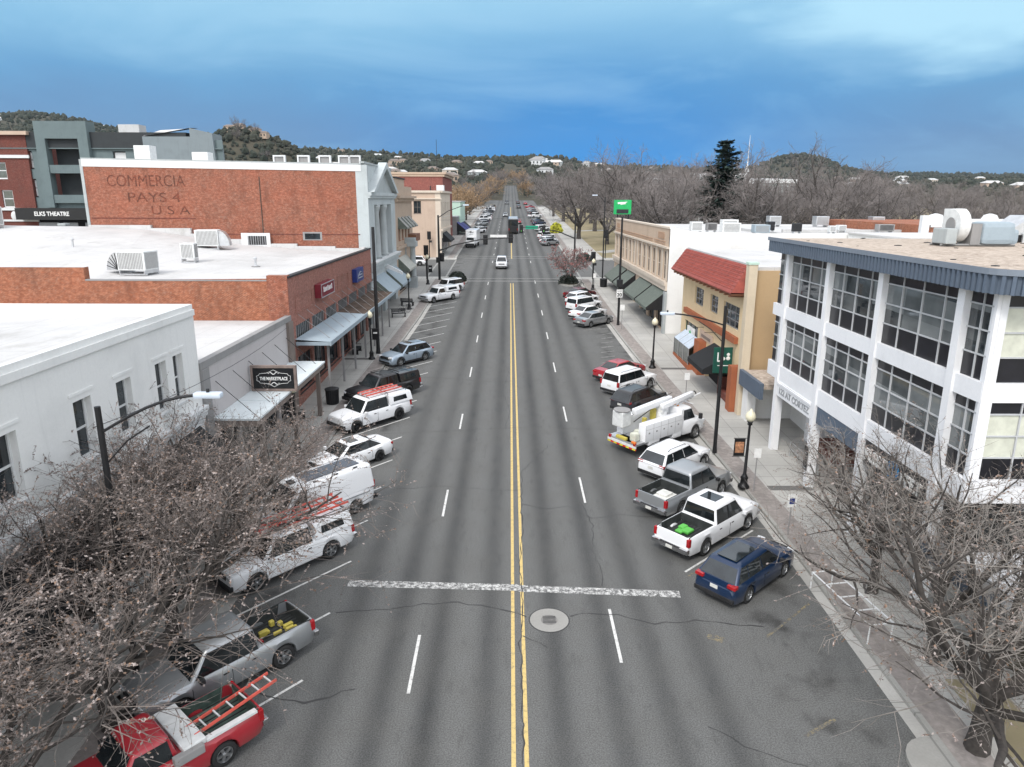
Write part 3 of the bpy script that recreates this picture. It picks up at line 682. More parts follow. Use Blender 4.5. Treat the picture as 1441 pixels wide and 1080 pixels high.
def bld_brick():
    b = thing('brick_store', 'long one storey red brick store with a white sloping roof and metal street canopy', 'building', (-40, 61, 0))
    y0, y1 = 46.65, 75.6; za, zb = 8.67, 8.67
    W = MB('brick_pink'); zt = lambda y: za+(zb-za)*(y-y0)/(y1-y0)
    ops = [(.9+4.15*k+.2, .9+4.15*k+3.85, 3.95, 5.3) for k in range(7)]
    wall(W, (FL, y0, 0), (0, 1, 0), y1-y0, 5.5, ops+[(.9+4.15*k+.2, .9+4.15*k+3.85, .5, 3.1) for k in range(7)], .3, 'brick_pink')
    W.poly((FL, y0, 5.5), (FL, y1, 5.5), (FL, y1, zb), (FL, y0, za))
    W.mat('brick_orange'); W.poly((-28.3, y0, 0), (FL, y0, 0), (FL, y0, za), (-28.3, y0, 8.5)); W.poly((-75, y0, 0), (-28.3, y0, 0), (-28.3, y0, 9.35), (-75, y0, 9.35)); W.poly((-28.3, y0, 8.4), (-28.3, y0+.6, 8.4), (-28.3, y0+.6, 9.35), (-28.3, y0, 9.35))
    W.mat('brick_red').box(-16.35, FL-.004, y0-.06, y0+.5, 0, 8.85)
    part(W, 'wall', b)
    for y in (48.0, 60.2, 71.0):
        f = MB('brick_pink'); zc = 6.75; L = 4.2
        f.box(FL+.002, FL+.05, y, y+L, zc+.55, zc+.63).box(FL+.002, FL+.05, y, y+L, zc-.63, zc-.55).box(FL+.002, FL+.05, y, y+.1, zc-.55, zc+.55).box(FL+.002, FL+.05, y+L-.1, y+L, zc-.55, zc+.55); part(f, 'panel_frame', b)
        part(MB('plaster_pink' if y < 48 else 'stone_peach').box(FL+.001, FL+.008, y+.25, y+L-.25, zc-.4, zc+.4), 'faded_panel', b) if False else None
    for o in ops: fix(window(b, (FL, y0, 0), (0, 1, 0), o, 8, 1, .16, 'cap_grey', bar=.05, name='transom_window'), b)
    for k in range(7): fix(window(b, (FL, y0, 0), (0, 1, 0), (.9+4.15*k+.2, .9+4.15*k+3.85, .5, 3.1), 3, 1, .26, 'dark_trim', name='shop_window'), b)
    # roof: one sheet that falls towards the street, with the stepped flashing along the tall wall
    R = MB('roof_white'); g = [(FL-.3, 8.25, 8.3), (-21, 8.22, 8.6), (-28, 8.25, 9.1), (-38, 8.6, 10.6), (-44, 8.75, 10.9), (-75, 9.1, 11.2)]
    for (xa, n1, f1), (xb, n2, f2) in zip(g, g[1:]):
        if xa == -28: n1 = 8.25
        R.poly((xa, y0+.35, n1), (xa, y1-.45, f1), (xb, y1-.45, f2), (xb, y0+.35, n2))
    R.poly((-75, y1-.45, 10.2), (-38, y1-.45, 9.5), (-38, y1+14, 9.9), (-75, y1+14, 10.4)) if False else None
    R.mat('roof_grey').poly((-28.3, y0+.3, 9.36), (-28.3, y0-.02, 9.36), (-75, y0-.02, 9.36), (-75, y0+.3, 9.36))
    part(R, 'roof', b)
    part(MB('brick_pink').box(-75, FL-.01, y0+.02, y1-.02, -1.4, .02), 'plinth', b)
    for xa, xb, z in ((-44, -37.6, 11.05), (-37.6, -33.5, 10.75), (-33.5, -30.5, 10.2), (-30.5, -28.3, 9.65), (-25.3, -22.6, 9.2), (-22.6, -18.6, 8.95), (-18.6, FL-.3, 8.75)): part(MB('roof_white').box(xa, xb, y1-.42, y1-.02, 7.5, z), 'flashing', b)
    C = MB('dark_trim'); C.extr([(FL-.32, y0+.02, za+.0), (FL+.09, y0+.02, za+.0), (FL+.09, y0+.02, za+.12), (FL-.32, y0+.02, za+.12)], (0, y1-y0-.06, zb-za)); C.mat('cap_grey').box(-28.28, -16.36, y0-.03, y0+.33, 8.48, 8.57); part(C, 'parapet_cap', b)
    part(MB('roof_white').box(FL-.8, FL-.35, y1-1.5, y1-.43, 8.2, 8.9), 'roof_curb', b)
    def canopy(ya, yb, mat, lab):
        c = MB(mat); xo = -12.62
        n = int((yb-ya)/.2)
        for k in range(n):       # corrugated sheet
            a = ya+(yb-ya)*k/n; d = (yb-ya)/n
            c.poly((FL+.01, a, 4.42), (xo, a, 4.27), (xo, a+d/2, 4.31), (FL+.01, a+d/2, 4.46)); c.poly((FL+.01, a+d/2, 4.46), (xo, a+d/2, 4.31), (xo, a+d, 4.27), (FL+.01, a+d, 4.42))
        c.mat('corrugated_blue').box(xo-.05, xo+.06, ya, yb, 4.0, 4.3).box(FL+.02, xo-.06, ya, ya+.08, 4.02, 4.26).box(FL+.02, xo-.06, yb-.08, yb, 4.02, 4.26); c.mat('dark_trim').box(FL+.03, xo-.06, ya+.1, yb-.1, 4.02, 4.06)
        part(c, 'canopy', b, label=lab)
    canopy(47.4, 59.6, 'corrugated_blue', 'pale blue corrugated metal canopy'); canopy(59.7, 74.6, 'rust', 'rusty brown metal canopy')
    for k in range(12):
        y = 48.6+2.2*k; part(MB('cap_grey').bar((-12.9, y, 4.3), (FL, y-.1, 6.0), .02), 'tie_rod', b)
    for y in (48.5, 52.8, 57, 61.3, 65.6, 70, 74.2): part(MB('cap_grey').box(-13.15, -13.0, y-.07, y+.07, .13, 4.02), 'post', b)
    s = thing('wall_sign', 'dark red lightbox sign with pale letters on the brick store front', 'sign', (FL+.02, 55.0, 7.0))
    MB('sign_maroon').cbox(.0, .5, -2.0, 2.0, -.5, .52, .03).build('box', s); f = MB('letter_grey'); f.box(.5, .53, -2.0, 2.0, .46, .52).box(.5, .53, -2.0, 2.0, -.5, -.44).box(.5, .53, -2.0, -1.94, -.44, .46).box(.5, .53, 1.94, 2.0, -.44, .46); f.build('frame', s)
    f = MB('letter_white')
    for k in range(7): f.box(.5, .512, -1.3+.4*k, -1.08+.4*k, -.12, .2 if k % 3 else .28)
    f.build('lettering', s)
    s = thing('wall_sign', 'dark blue oblong sign on the brick store front near the white columns', 'sign', (FL+.02, 67.6, 6.8))
    MB('sign_blue').cbox(0, .45, -1.55, 1.55, -.6, .62, .03).build('box', s)
    f = MB('letter_grey')
    q = [(-1.1, -.3), (-1.0, -.05), (-.55, .15), (0, .3), (.55, .2), (1.0, 0), (1.1, -.3)]
    for p, r in zip(q, q[1:]): f.bar((.46, p[0], p[1]), (.46, r[0], r[1]), .035)
    f.bar((.46, -.8, -.25), (.46, .8, -.25), .05); f.bar((.46, -.6, 0), (.46, .6, .02), .05); f.build('lettering', s)
tilted(bld_brick, 61)

def bld_commercial():
    b = thing('bank_building', 'tall red brick building with painted wall advert and pale columned street front', 'building', (-30, 84, 0))
    y0, y1, H = 75.65, 93.1, 15.95; X0 = -44.0
    W = MB('brick_red').box(X0, FL-1.3, y0, y1, 0, H).box(FL-1.3, FL-.6, y0, y0+.4, 0, H); part(W, 'wall', b)
    P = MB('trim_white'); 
    P.extr([(X0-.08, y0-.06, 16.35), (X0-.08, y0-.06, 17.1), (FL-.6, y0-.06, 16.62), (FL-.6, y0-.06, H+.003)], (0, .5, 0)); P.mat('brick_red').extr([(X0, y0-.003, H-.01), (X0, y0-.003, 16.4), (FL-.6, y0-.003, H)], (0, .4, 0)); P.mat('stone_grey').extr([(X0-.1, y0-.09, 17.1), (X0-.1, y0-.09, 17.2), (FL-.6, y0-.09, 16.72), (FL-.6, y0-.09, 16.62)], (0, .6, 0))
    P.mat('trim_white').box(X0, X0+.4, y0+.45, y1, H+.003, 17.0).box(X0, FL-.7, y1-.4, y1, H+.003, 16.4); part(P, 'parapet', b)
    part(MB('roof_grey').box(X0+.4, FL-.7, y0+.44, y1-.4, H+.002, H+.15), 'roof', b)
    part(MB('stone_grey').box(X0-.3, X0-.003, y0-.05, y0+.7, 0, 17.05), 'corner_pier', b)
    part(MB('rust').bar((-26.1, y0-.04, 8.5), (-26.1, y0-.04, 15.4), .05), 'drain_pipe', b)
    r = MB('brick_dark').box(X0+.2, -33.0, y0-.03, y0-.002, 11.15, 11.25).box(-33, -16, y0-.025, y0-.002, 9.55, 9.65); part(r, 'brick_course', b)
    for s, x, z, w, h in (('COMMERCIA', -41.8, 14.75, 8.0, 1.25), ('PAYS 4', -39.9, 13.2, 5.4, 1.05), ('U S A', -37.6, 11.95, 4.0, .95)):
        text(s, h*1.3, 'letter_faded', 'lettering', None, (x, y0-.012, z-.35), (1, 0, 0), extrude=.004, width=w); o = bpy.data.objects[-1] if False else None
    for o in [q for q in bpy.data.objects if q.name.startswith('lettering') and q.parent is None]: o.parent = b; fix(o, b)
    f = MB('cap_grey').box(-22.0, -20.0, y0-.03, y0-.002, 9.0, 9.85); f.mat('shop_glass').box(-21.8, -20.2, y0-.035, y0-.031, 9.1, 9.7); part(f, 'window', b)
    f = MB('roof_white').box(-30.2, -24.6, y0-1.2, y0-.44, 8.2, 9.9) if False else MB('trim_white').box(-28.3, -25.3, y0-.5, y0-.44, 8.2, 9.75); f.mat('dark_trim').box(-27.6, -25.7, y0-.52, y0-.501, 8.55, 9.45); f.mat('letter_grey')
    for k in range(8): f.box(-27.55+.24*k, -27.49+.24*k, y0-.54, y0-.521, 8.55, 9.45)
    part(f, 'roof_vent', b)
    # street front
    Fm = MB('lightblue_wall'); xf = FL; L = y1-y0
    fb = [(1.3, 4.6, 6.6, 12.2), (5.7, 8.9, 6.6, 12.2), (10.0, 13.2, 6.6, 12.2)]
    fb = [(1.9, 15.4, 6.75, 12.6)]
    wall(Fm, (xf, y0+.01, 0), (0, 1, 0), L-.02, 13.9, fb+[(1.2, 7.6, .3, 3.6), (9.4, 15.8, .3, 3.6)], 1.1, 'lightblue_wall')
    Fm.box(xf-1.2, xf-.005, y0-.004, y0+.6, 0, 16.6); Fm.mat('lightblue_wall').box(xf-.6, xf-.35, y0+.61, y1-.02, 13.9, 16.75); Fm.box(xf-1.2, xf-.6, y0+.61, y1-.02, 13.8, 13.9)
    Fm.mat('stone_grey').box(xf-.7, xf-.25, y0-.02, y1+.02, 16.75, 16.95); part(Fm, 'front_wall', b)
    e = MB('lightblue_wall').box(xf+.002, xf+.35, y0-.1, y1+.05, 13.55, 13.9).box(xf+.002, xf+.22, y0-.05, y1, 13.3, 13.55); e.box(xf+.002, xf+.5, y0-.1, y1+.05, 6.25, 6.6).box(xf+.002, xf+.25, y0-.05, y1, 5.7, 6.25); e.mat('trim_white').box(xf+.002, xf+.62, y0-.12, y1+.07, 6.6, 6.73); part(e, 'entablature', b)
    # pediment over the columns
    ya, yb, yc, zb_, zt_ = y0+.3, y1-.2, (y0+y1)/2+.2, 13.91, 17.25
    t = MB('stone_grey').extr([(xf-.34, ya+.9, zb_), (xf-.34, yb-.9, zb_), (xf-.34, yc, zt_-.7)], (.36, 0, 0)); part(t, 'tympanum', b)
    k = MB('lightblue_wall'); 
    for p, q in (((ya, zb_), (yc, zt_)), ((yb, zb_), (yc, zt_))):
        k.extr([(xf-.35, p[0], p[1]), (xf-.35, q[0], q[1]), (xf-.35, q[0], q[1]-.62), (xf-.35, p[0]+(1.3 if p[0] < q[0] else -1.3), p[1])], (.95, 0, 0))
    part(k, 'raking_cornice', b)
    for y in (y0+5.4, y0+10.0):
        c = MB('stone_grey'); c.smooth = True; c.lathe((xf-.35, y, 6.75), [(.62, 0), (.62, .25), (.52, .35), (.5, 2.5), (.42, 5.0), (.5, 5.3), (.6, 5.55), (.6, 5.84)], 14); part(c, 'column', b)
    for y in (y0+1.9, y0+14.2): part(MB('lightblue_wall').box(xf-.7, xf+.02, y, y+1.2, 6.74, 13.2), 'pilaster', b)
    for y in (y0+3.4, y0+6.3, y0+10.9): fix(window(b, (xf-1.1, y, 0), (0, 1, 0), (0, 2.6, 6.9, 12.3), 2, 2, -.15, 'lightblue_wall', name='window', sill=False), b); part(MB('trim_white').box(xf-1.05, xf-.8, y, y+2.6, 9.2, 9.9), 'window_hood', b)
    for k in range(2): fix(window(b, (xf, y0, 0), (0, 1, 0), (1.2+8.2*k, 7.6+8.2*k, .3, 3.6), 4, 1, .9, 'trim_white', name='shop_window', sill=False), b)
    awning(b, xf, 1, y0+1.0, y0+7.8, 5.0, 3.3, 1.9, 'corrugated_blue', 'awning_green'); awning(b, xf, 1, y0+9.2, y0+16.2, 5.0, 3.3, 1.9, 'corrugated_blue', 'awning_green')
    for o in [q for q in bpy.data.objects if q.parent == b and q.name.startswith('awning')]: fix(o, b)
    part(MB('trim_white').extr([(xf+.01, y0+8.5, 5.4), (xf+2.0, y0+8.5, 4.6), (xf+2.0, y0+8.5, 4.9), (xf+.01, y0+8.5, 5.9)], (0, .4, 0)), 'canopy_bracket', b)
    for k, x in enumerate((-42, -35.5)): 
        u = thing('roof_unit', ('white box cooler on the brick building roof above the painted letters', 'second white box cooler further along the brick building roof')[k], 'rooftop unit', (x, 85, H+.15)); MB('white_plastic').cbox(-.9, .9, -.8, .8, .4, 2.9 if k == 0 else 2.2, .05).build('casing', u); MB('alu').box(-.7, .7, -.6, .6, 0, .4).build('stand', u)
    g = 'white framed roof vents on the brick parapet'
    for k, x in enumerate((-25.2, -22.6, -20.3, -18.2, -17.1)):
        u = thing('roof_hatch', 'white square framed hatch standing on the brick building parapet', 'roof hatch', (x, 80, H+.15), group=g); MB('trim_white').box(-.65, .65, -.2, .2, 1.5, 1.65).box(-.65, -.5, -.2, .2, 0, 1.5).box(.5, .65, -.2, .2, 0, 1.5).build('frame', u); MB('cap_grey').box(-.5, .5, -.05, .05, 0, 1.5).build('panel', u)
tilted(bld_commercial, 75.65)

def bld_corner():
    b = thing('tan_building', 'tan stone corner building with striped window awnings past the columned front', 'building', (-20, 101, 0))
    y0, y1 = 93.1, 109.3; W = MB(); L = y1-y0
    ops = [(2.2, 3.7, 7.2, 10.2), (5.2, 6.7, 7.2, 10.2), (8.2, 9.7, 7.2, 10.2), (11.2, 12.7, 7.2, 10.2)]
    wall(W, (FL, y0, 0), (0, 1, 0), L, 14.2, ops+[(1.5, 14, .4, 3.4)], .3, 'stone_tan'); W.box(-46, FL-.35, y0, y1, 0, 14.0); W.box(FL-.3, FL-.002, y0, y0+L*.55, 14.2, 15.1); part(W, 'wall', b)
    part(MB('stone_tan').box(FL+.002, FL+.7, y0-.02, y1+.3, 12.6, 12.95).box(FL+.002, FL+.35, y0, y1+.1, 12.2, 12.6).box(FL+.002, FL+.3, y0, y1+.1, 6.1, 6.5), 'cornice', b); part(MB('dark_trim').box(FL-.4, FL+.15, y0, y0+L*.55, 15.1, 15.25), 'coping', b)
    for o in ops:
        fix(window(b, (FL, y0, 0), (0, 1, 0), o, 1, 2, .22, 'terracotta_pier'), b); fix(awning(b, FL, 1, y0+o[0]-.2, y0+o[1]+.2, 10.2, 8.9, 1.25, 'awning_striped', 'awning_green', .2), b)
    fix(window(b, (FL, y0, 0), (0, 1, 0), (1.5, 14, .4, 3.4), 5, 1, .25, 'dark_trim', name='shop_window'), b)
    fix(awning(b, FL, 1, y0+1.2, y0+8.5, 5.0, 3.5, 1.5, 'awning_stripe', 'awning_green'), b)
    m = MB('wood_brown').box(FL+.003, FL+1.2, y0+11, y0+15.5, 6.6, 7.6); part(m, 'balcony', b)
    p = thing('stone_portico', 'pair of tall stone columns carrying a block at the street corner', 'portico', (-14.6, 101.2, .13))
    for x in (-.62, .62):
        c = MB('stone_grey'); c.smooth = True; c.lathe((x, 0, 1.7), [(.5, 0), (.42, .2), (.40, 2), (.34, 4.0), (.45, 4.25)], 14); c.build('column', p)
        MB('stone_grey').cbox(x-.55, x+.55, -.55, .55, 0, 1.7, .05).build('pedestal', p)
    MB('stone_grey').cbox(-1.25, 1.25, -.7, .7, 5.95, 6.7, .06).cbox(-1.05, 1.05, -.6, .6, 6.7, 7.15, .05).build('entablature', p)
tilted(bld_corner, 95)

def bld_far_left():
    b = thing('peach_building', 'peach stone corner building with one dark square window facing the crossing', 'building', (-22, 148, 0))
    W = MB(); wall(W, (-27, 138, 0), (1, 0, 0), 13.6, 12.3, [(8.5, 9.9, 8.3, 10.6), (1, 3, 6, 9)], .3, 'stone_peach')
    wall(W, (-13.4, 138, 0), (0, 1, 0), 22, 12.3, [(2+4*k, 3.6+4*k, 7.6, 10.4) for k in range(5)]+[(1.2, 20, .4, 3.6)], .3, 'beige_light'); W.box(-27, -13.75, 138.35, 160, 0, 12.1); W.box(-14.4, -13.397, 137.995, 139.2, 0, 12.3); part(W, 'wall', b)
    part(MB('beige_light').box(-27.2, -13.2, 137.7, 137.997, 10.9, 11.1).box(-27.2, -13.2, 137.7, 137.997, 12.1, 12.5).box(-13.397, -13.0, 137.7, 160, 12.1, 12.5).box(-13.397, -13.1, 137.9, 160, 5.0, 5.4), 'cornice', b)
    fix(window(b, (-27, 138, 0), (1, 0, 0), (8.5, 9.9, 8.3, 10.6), 2, 2, .22, 'fascia_brown'), b)
    for k in range(5): fix(window(b, (-13.4, 138, 0), (0, 1, 0), (2+4*k, 3.6+4*k, 7.6, 10.4), 1, 2, .22), b)
    fix(window(b, (-13.4, 138, 0), (0, 1, 0), (1.2, 20, .4, 3.6), 6, 1, .25, 'dark_trim', name='shop_window'), b)
    fix(awning(b, -13.4, 1, 141, 150, 4.6, 3.1, 1.6, 'awning_black', 'awning_black'), b)
    b = thing('brick_block', 'tall rose brick building with heavy cornice behind the peach corner building', 'building', (-24, 172, 0))
    W = MB('brick_rose').box(-34, -15.0, 161, 186, 0, 16.2); part(W, 'wall', b); part(MB('stone_tan').box(-34.2, -14.2, 160.6, 186, 16.2, 16.6).box(-34.1, -14.6, 160.8, 186, 15.7, 16.2), 'cornice', b)
    part(MB('trim_white').box(-16.4, -14.8, 160.9, 163, 0, 13.9), 'corner_pier', b)
    part(MB('dark_trim').tube([(-17.3, 172, 16.6), (-17.3, 172, 24.2)], [.09, .05], 6), 'antenna', b)
    b = thing('mint_building', 'plain pale mint green building with a small window beyond the brick block', 'building', (-19, 205, 0))
    W = MB('mint').box(-30, -13.6, 196, 216, 0, 10.3); part(W, 'wall', b); part(MB('shop_glass').box(-17.4, -16.4, 195.96, 195.998, 5.0, 6.6), 'window', b); part(MB('roof_white').box(-30.1, -13.4, 195.8, 216.2, 10.3, 10.5), 'roof', b)
    fix(awning(b, -13.6, 1, 197, 206, 4.8, 3.0, 2.2, 'awning_blue', 'awning_black'), b)
    fix(awning(b, -13.6, 1, 207, 214, 4.8, 3.0, 2.0, 'awning_black', 'awning_black'), b)
    b = thing('shop_row', 'dark shop with blue and black awnings behind the traffic signal pole', 'building', (-20, 190, 0)); part(MB('cap_grey').box(-30, -14, 187, 195.8, 0, 6.5), 'wall', b); part(MB('roof_grey').box(-30, -13.9, 186.9, 195.85, 6.5, 6.7), 'roof', b); fix(awning(b, -14, 1, 187.4, 195.4, 5.2, 3.2, 2.4, 'awning_blue', 'awning_black'), b)
    for k, (y, L, h, m, lab) in enumerate(((218, 14, 5.2, 'beige_light', 'low beige shop with a white flat roof past the mint building'), (236, 20, 6.4, 'trim_white', 'white flat roofed shop down the far street'), (260, 18, 5.2, 'brick_rose', 'low rose brick shop far down the street'), (284, 24, 6.0, 'stone_tan', 'tan flat roofed shop far down the street'), (362, 22, 5.0, 'plaster_pink', 'pale low building past the second crossing'))):
        b = thing('far_shop', lab, 'building', (-25, y+L/2, 0)); part(MB(m).box(-40, -16.5, y, y+L, 0, h), 'wall', b); part(MB('roof_white').box(-40.1, -16.4, y-.1, y+L+.1, h, h+.25), 'roof', b); part(MB('shop_glass').box(-16.499, -16.46, y+1, y+L-1, .5, 3.2), 'shop_window', b)
tilted(bld_far_left, 138)

def bld_theatre():
    b = thing('theatre', 'grey green theatre with a recessed balcony bay and dark marquee front', 'theatre', (-78, 158, 0))
    y = 150.0; W = MB('elks_green')
    ops = [(9.0, 11.6, 16.2, 19.6), (9.0, 11.6, 10.7, 14.2), (27.8, 30.4, 16.6, 19.6), (38.0, 40.4, 16.6, 19.6), (42.0, 44.4, 16.6, 19.6), (15.2, 23.6, 9.9, 21.8)]
    wall(W, (-108, y, 0), (1, 0, 0), 50, 20.2, ops, .8, 'elks_green'); W.mat('elks_dark').box(-108, -65, y-.3, y+4, 20.2, 23.2); W.mat('elks_green').box(-94.6, -84.2, y-1.2, y+2, 21.9, 25.2); 
    W.box(-94.6, -92.7, y-1.2, y-.003, 8.6, 21.9).box(-86.2, -84.2, y-1.2, y-.003, 8.6, 21.9); W.box(-108, -58, y-.5, y-.004, 20.0, 20.19); part(W, 'wall', b)
    part(MB('elks_dark').box(-92.8, -84.4, y+2.2, y+2.4, 9.9, 21.8), 'balcony_wall', b); [part(MB('elks_green').box(-92.7, -86.2, y-1.0, y+2, q-.4, q).box(-92.7, -86.2, y-1.0, y-.8, q-.01, q+1.2), 'balcony', b) for q in (15.7, 9.9)]
    for o in ops[:5]: fix(window(b, (-108, y, 0), (1, 0, 0), o, 1, 2, .5, 'dark_trim', 'clear_glass', .18), b); part(MB('trim_white').box(-108+o[0]+.2, -108+o[1]-.2, y+.46, y+.475, o[2]+.2, o[3]-.25), 'blind', b)
    part(MB('sign_black').box(-100, -83.5, y-2.6, y-.01, 6.2, 8.5), 'marquee', b); part(MB('dark_interior').box(-100, -83.5, y-.3, y-.012, 0, 6.2), 'entrance', b)
    fix(text('ELKS THEATRE', 1.15, 'letter_white', 'lettering', b, (-96.2, y-2.63, 7.0), (1, 0, 0), width=7.0, bold=.03), b)
    for x, w in ((-97, 4.2), (-92, 3), (-87.5, 1.5)): part(MB('letter_grey').box(x, x+w, y-.34, y-.3, 4.2, 5.6), 'poster_case', b)
    A = MB('corrugated_blue').prism([(-76, y+1), (-62, y-8), (-52, y+6), (-66, y+18)], 10, 23.8) if False else MB('metal_siding').box(-73.6, -64, y-.6, y-.31, 0, 22.4); part(A, 'side_wing', b)
    P = MB('metal_siding'); P.extr([(-64, y-.8, 0), (-58.4, y-.8, 0), (-59.6, y-.8, 23.0), (-64, y-.8, 24.0)], (0, 5, 0)); P.mat('roof_white').poly((-73.4, y-.7, 22.43), (-64, y-.7, 24.02), (-64, y+4, 24.42), (-72, y+4, 24.0)); part(P, 'stage_house', b)
    part(MB('roof_grey').box(-80, -75.8, y+3, y+6, 23.2, 25.0), 'roof_box', b)
    b = thing('brick_hotel', 'dark red brick building with white bands and a fire escape at the picture edge', 'building', (-112, 150, 0)); y = 149.6; HX = -8.0
    W = MB(); ops = [(27, 29.2, 14.2, 17.4), (27.5, 29.7, 8.6, 12.0), (26.2, 28.2, 19.8, 21.3), (28.5, 32.5, 2.0, 4.8), (23.5, 25.2, .5, 3.6), (20, 22, 14.2, 17.4), (20, 22, 8.6, 12)]
    wall(W, (-131, y, 0), (1, 0, 0), 34, 23.2, ops, .5, 'brick_dark'); W.box(-131, -97.01, y+.6, y+12, 0, 23); W.poly((-97, y, 0), (-97, y+12, 0), (-97, y+12, 23.2), (-97, y, 23.2)); part(W, 'wall', b)
    part(MB('trim_white').box(-131, -96.7, y-.3, y-.003, 18.2, 18.8).box(-131, -96.7, y-.3, y-.003, 8.0, 8.5).box(-131, -96.7, y-.2, y-.003, 5.8, 6.2), 'stone_band', b); part(MB('stone_peach').box(-131, -96.2, y-.8, y+4, 22.6, 23.3), 'cornice', b)
    for o in ops: fix(window(b, (-131, y, 0), (1, 0, 0), o, 1, 2, .3, 'trim_white', 'clear_glass', .2), b)
    part(MB('trim_white').ball((-101.6, y-.1, 6.9), .75, 12, (1, .3, 1.3)), 'wall_medallion', b)
    f = MB('black_metal')
    for z in (9.2, 15.2):
        f.box(-114, -107, y-1.4, y-.02, z, z+.12).bar((-114, y-1.35, z+1.2), (-107, y-1.35, z+1.2), .05)
        for k in range(9): f.bar((-114+.87*k, y-1.35, z), (-114+.87*k, y-1.35, z+1.2), .035)
    f.bar((-109, y-1.2, 9.2), (-105, y-.8, 15.2), .1); f.bar((-109, y-1.2, 3.2), (-105, y-.8, 9.2), .1); part(f, 'fire_escape', b)
    # far things between the white roof and the theatre
    p = thing('stone_pillar', 'pale stone gate pillar in front of the theatre marquee', 'pillar', (-74.5, 121, 0)); MB('stone_grey').cbox(-.45, .45, -.45, .45, 0, 6.0, .1).build('shaft', p); MB('stone_grey').cbox(-.65, .65, -.65, .65, 6.0, 6.4, .1).build('cap', p)
tilted(bld_theatre, 150)
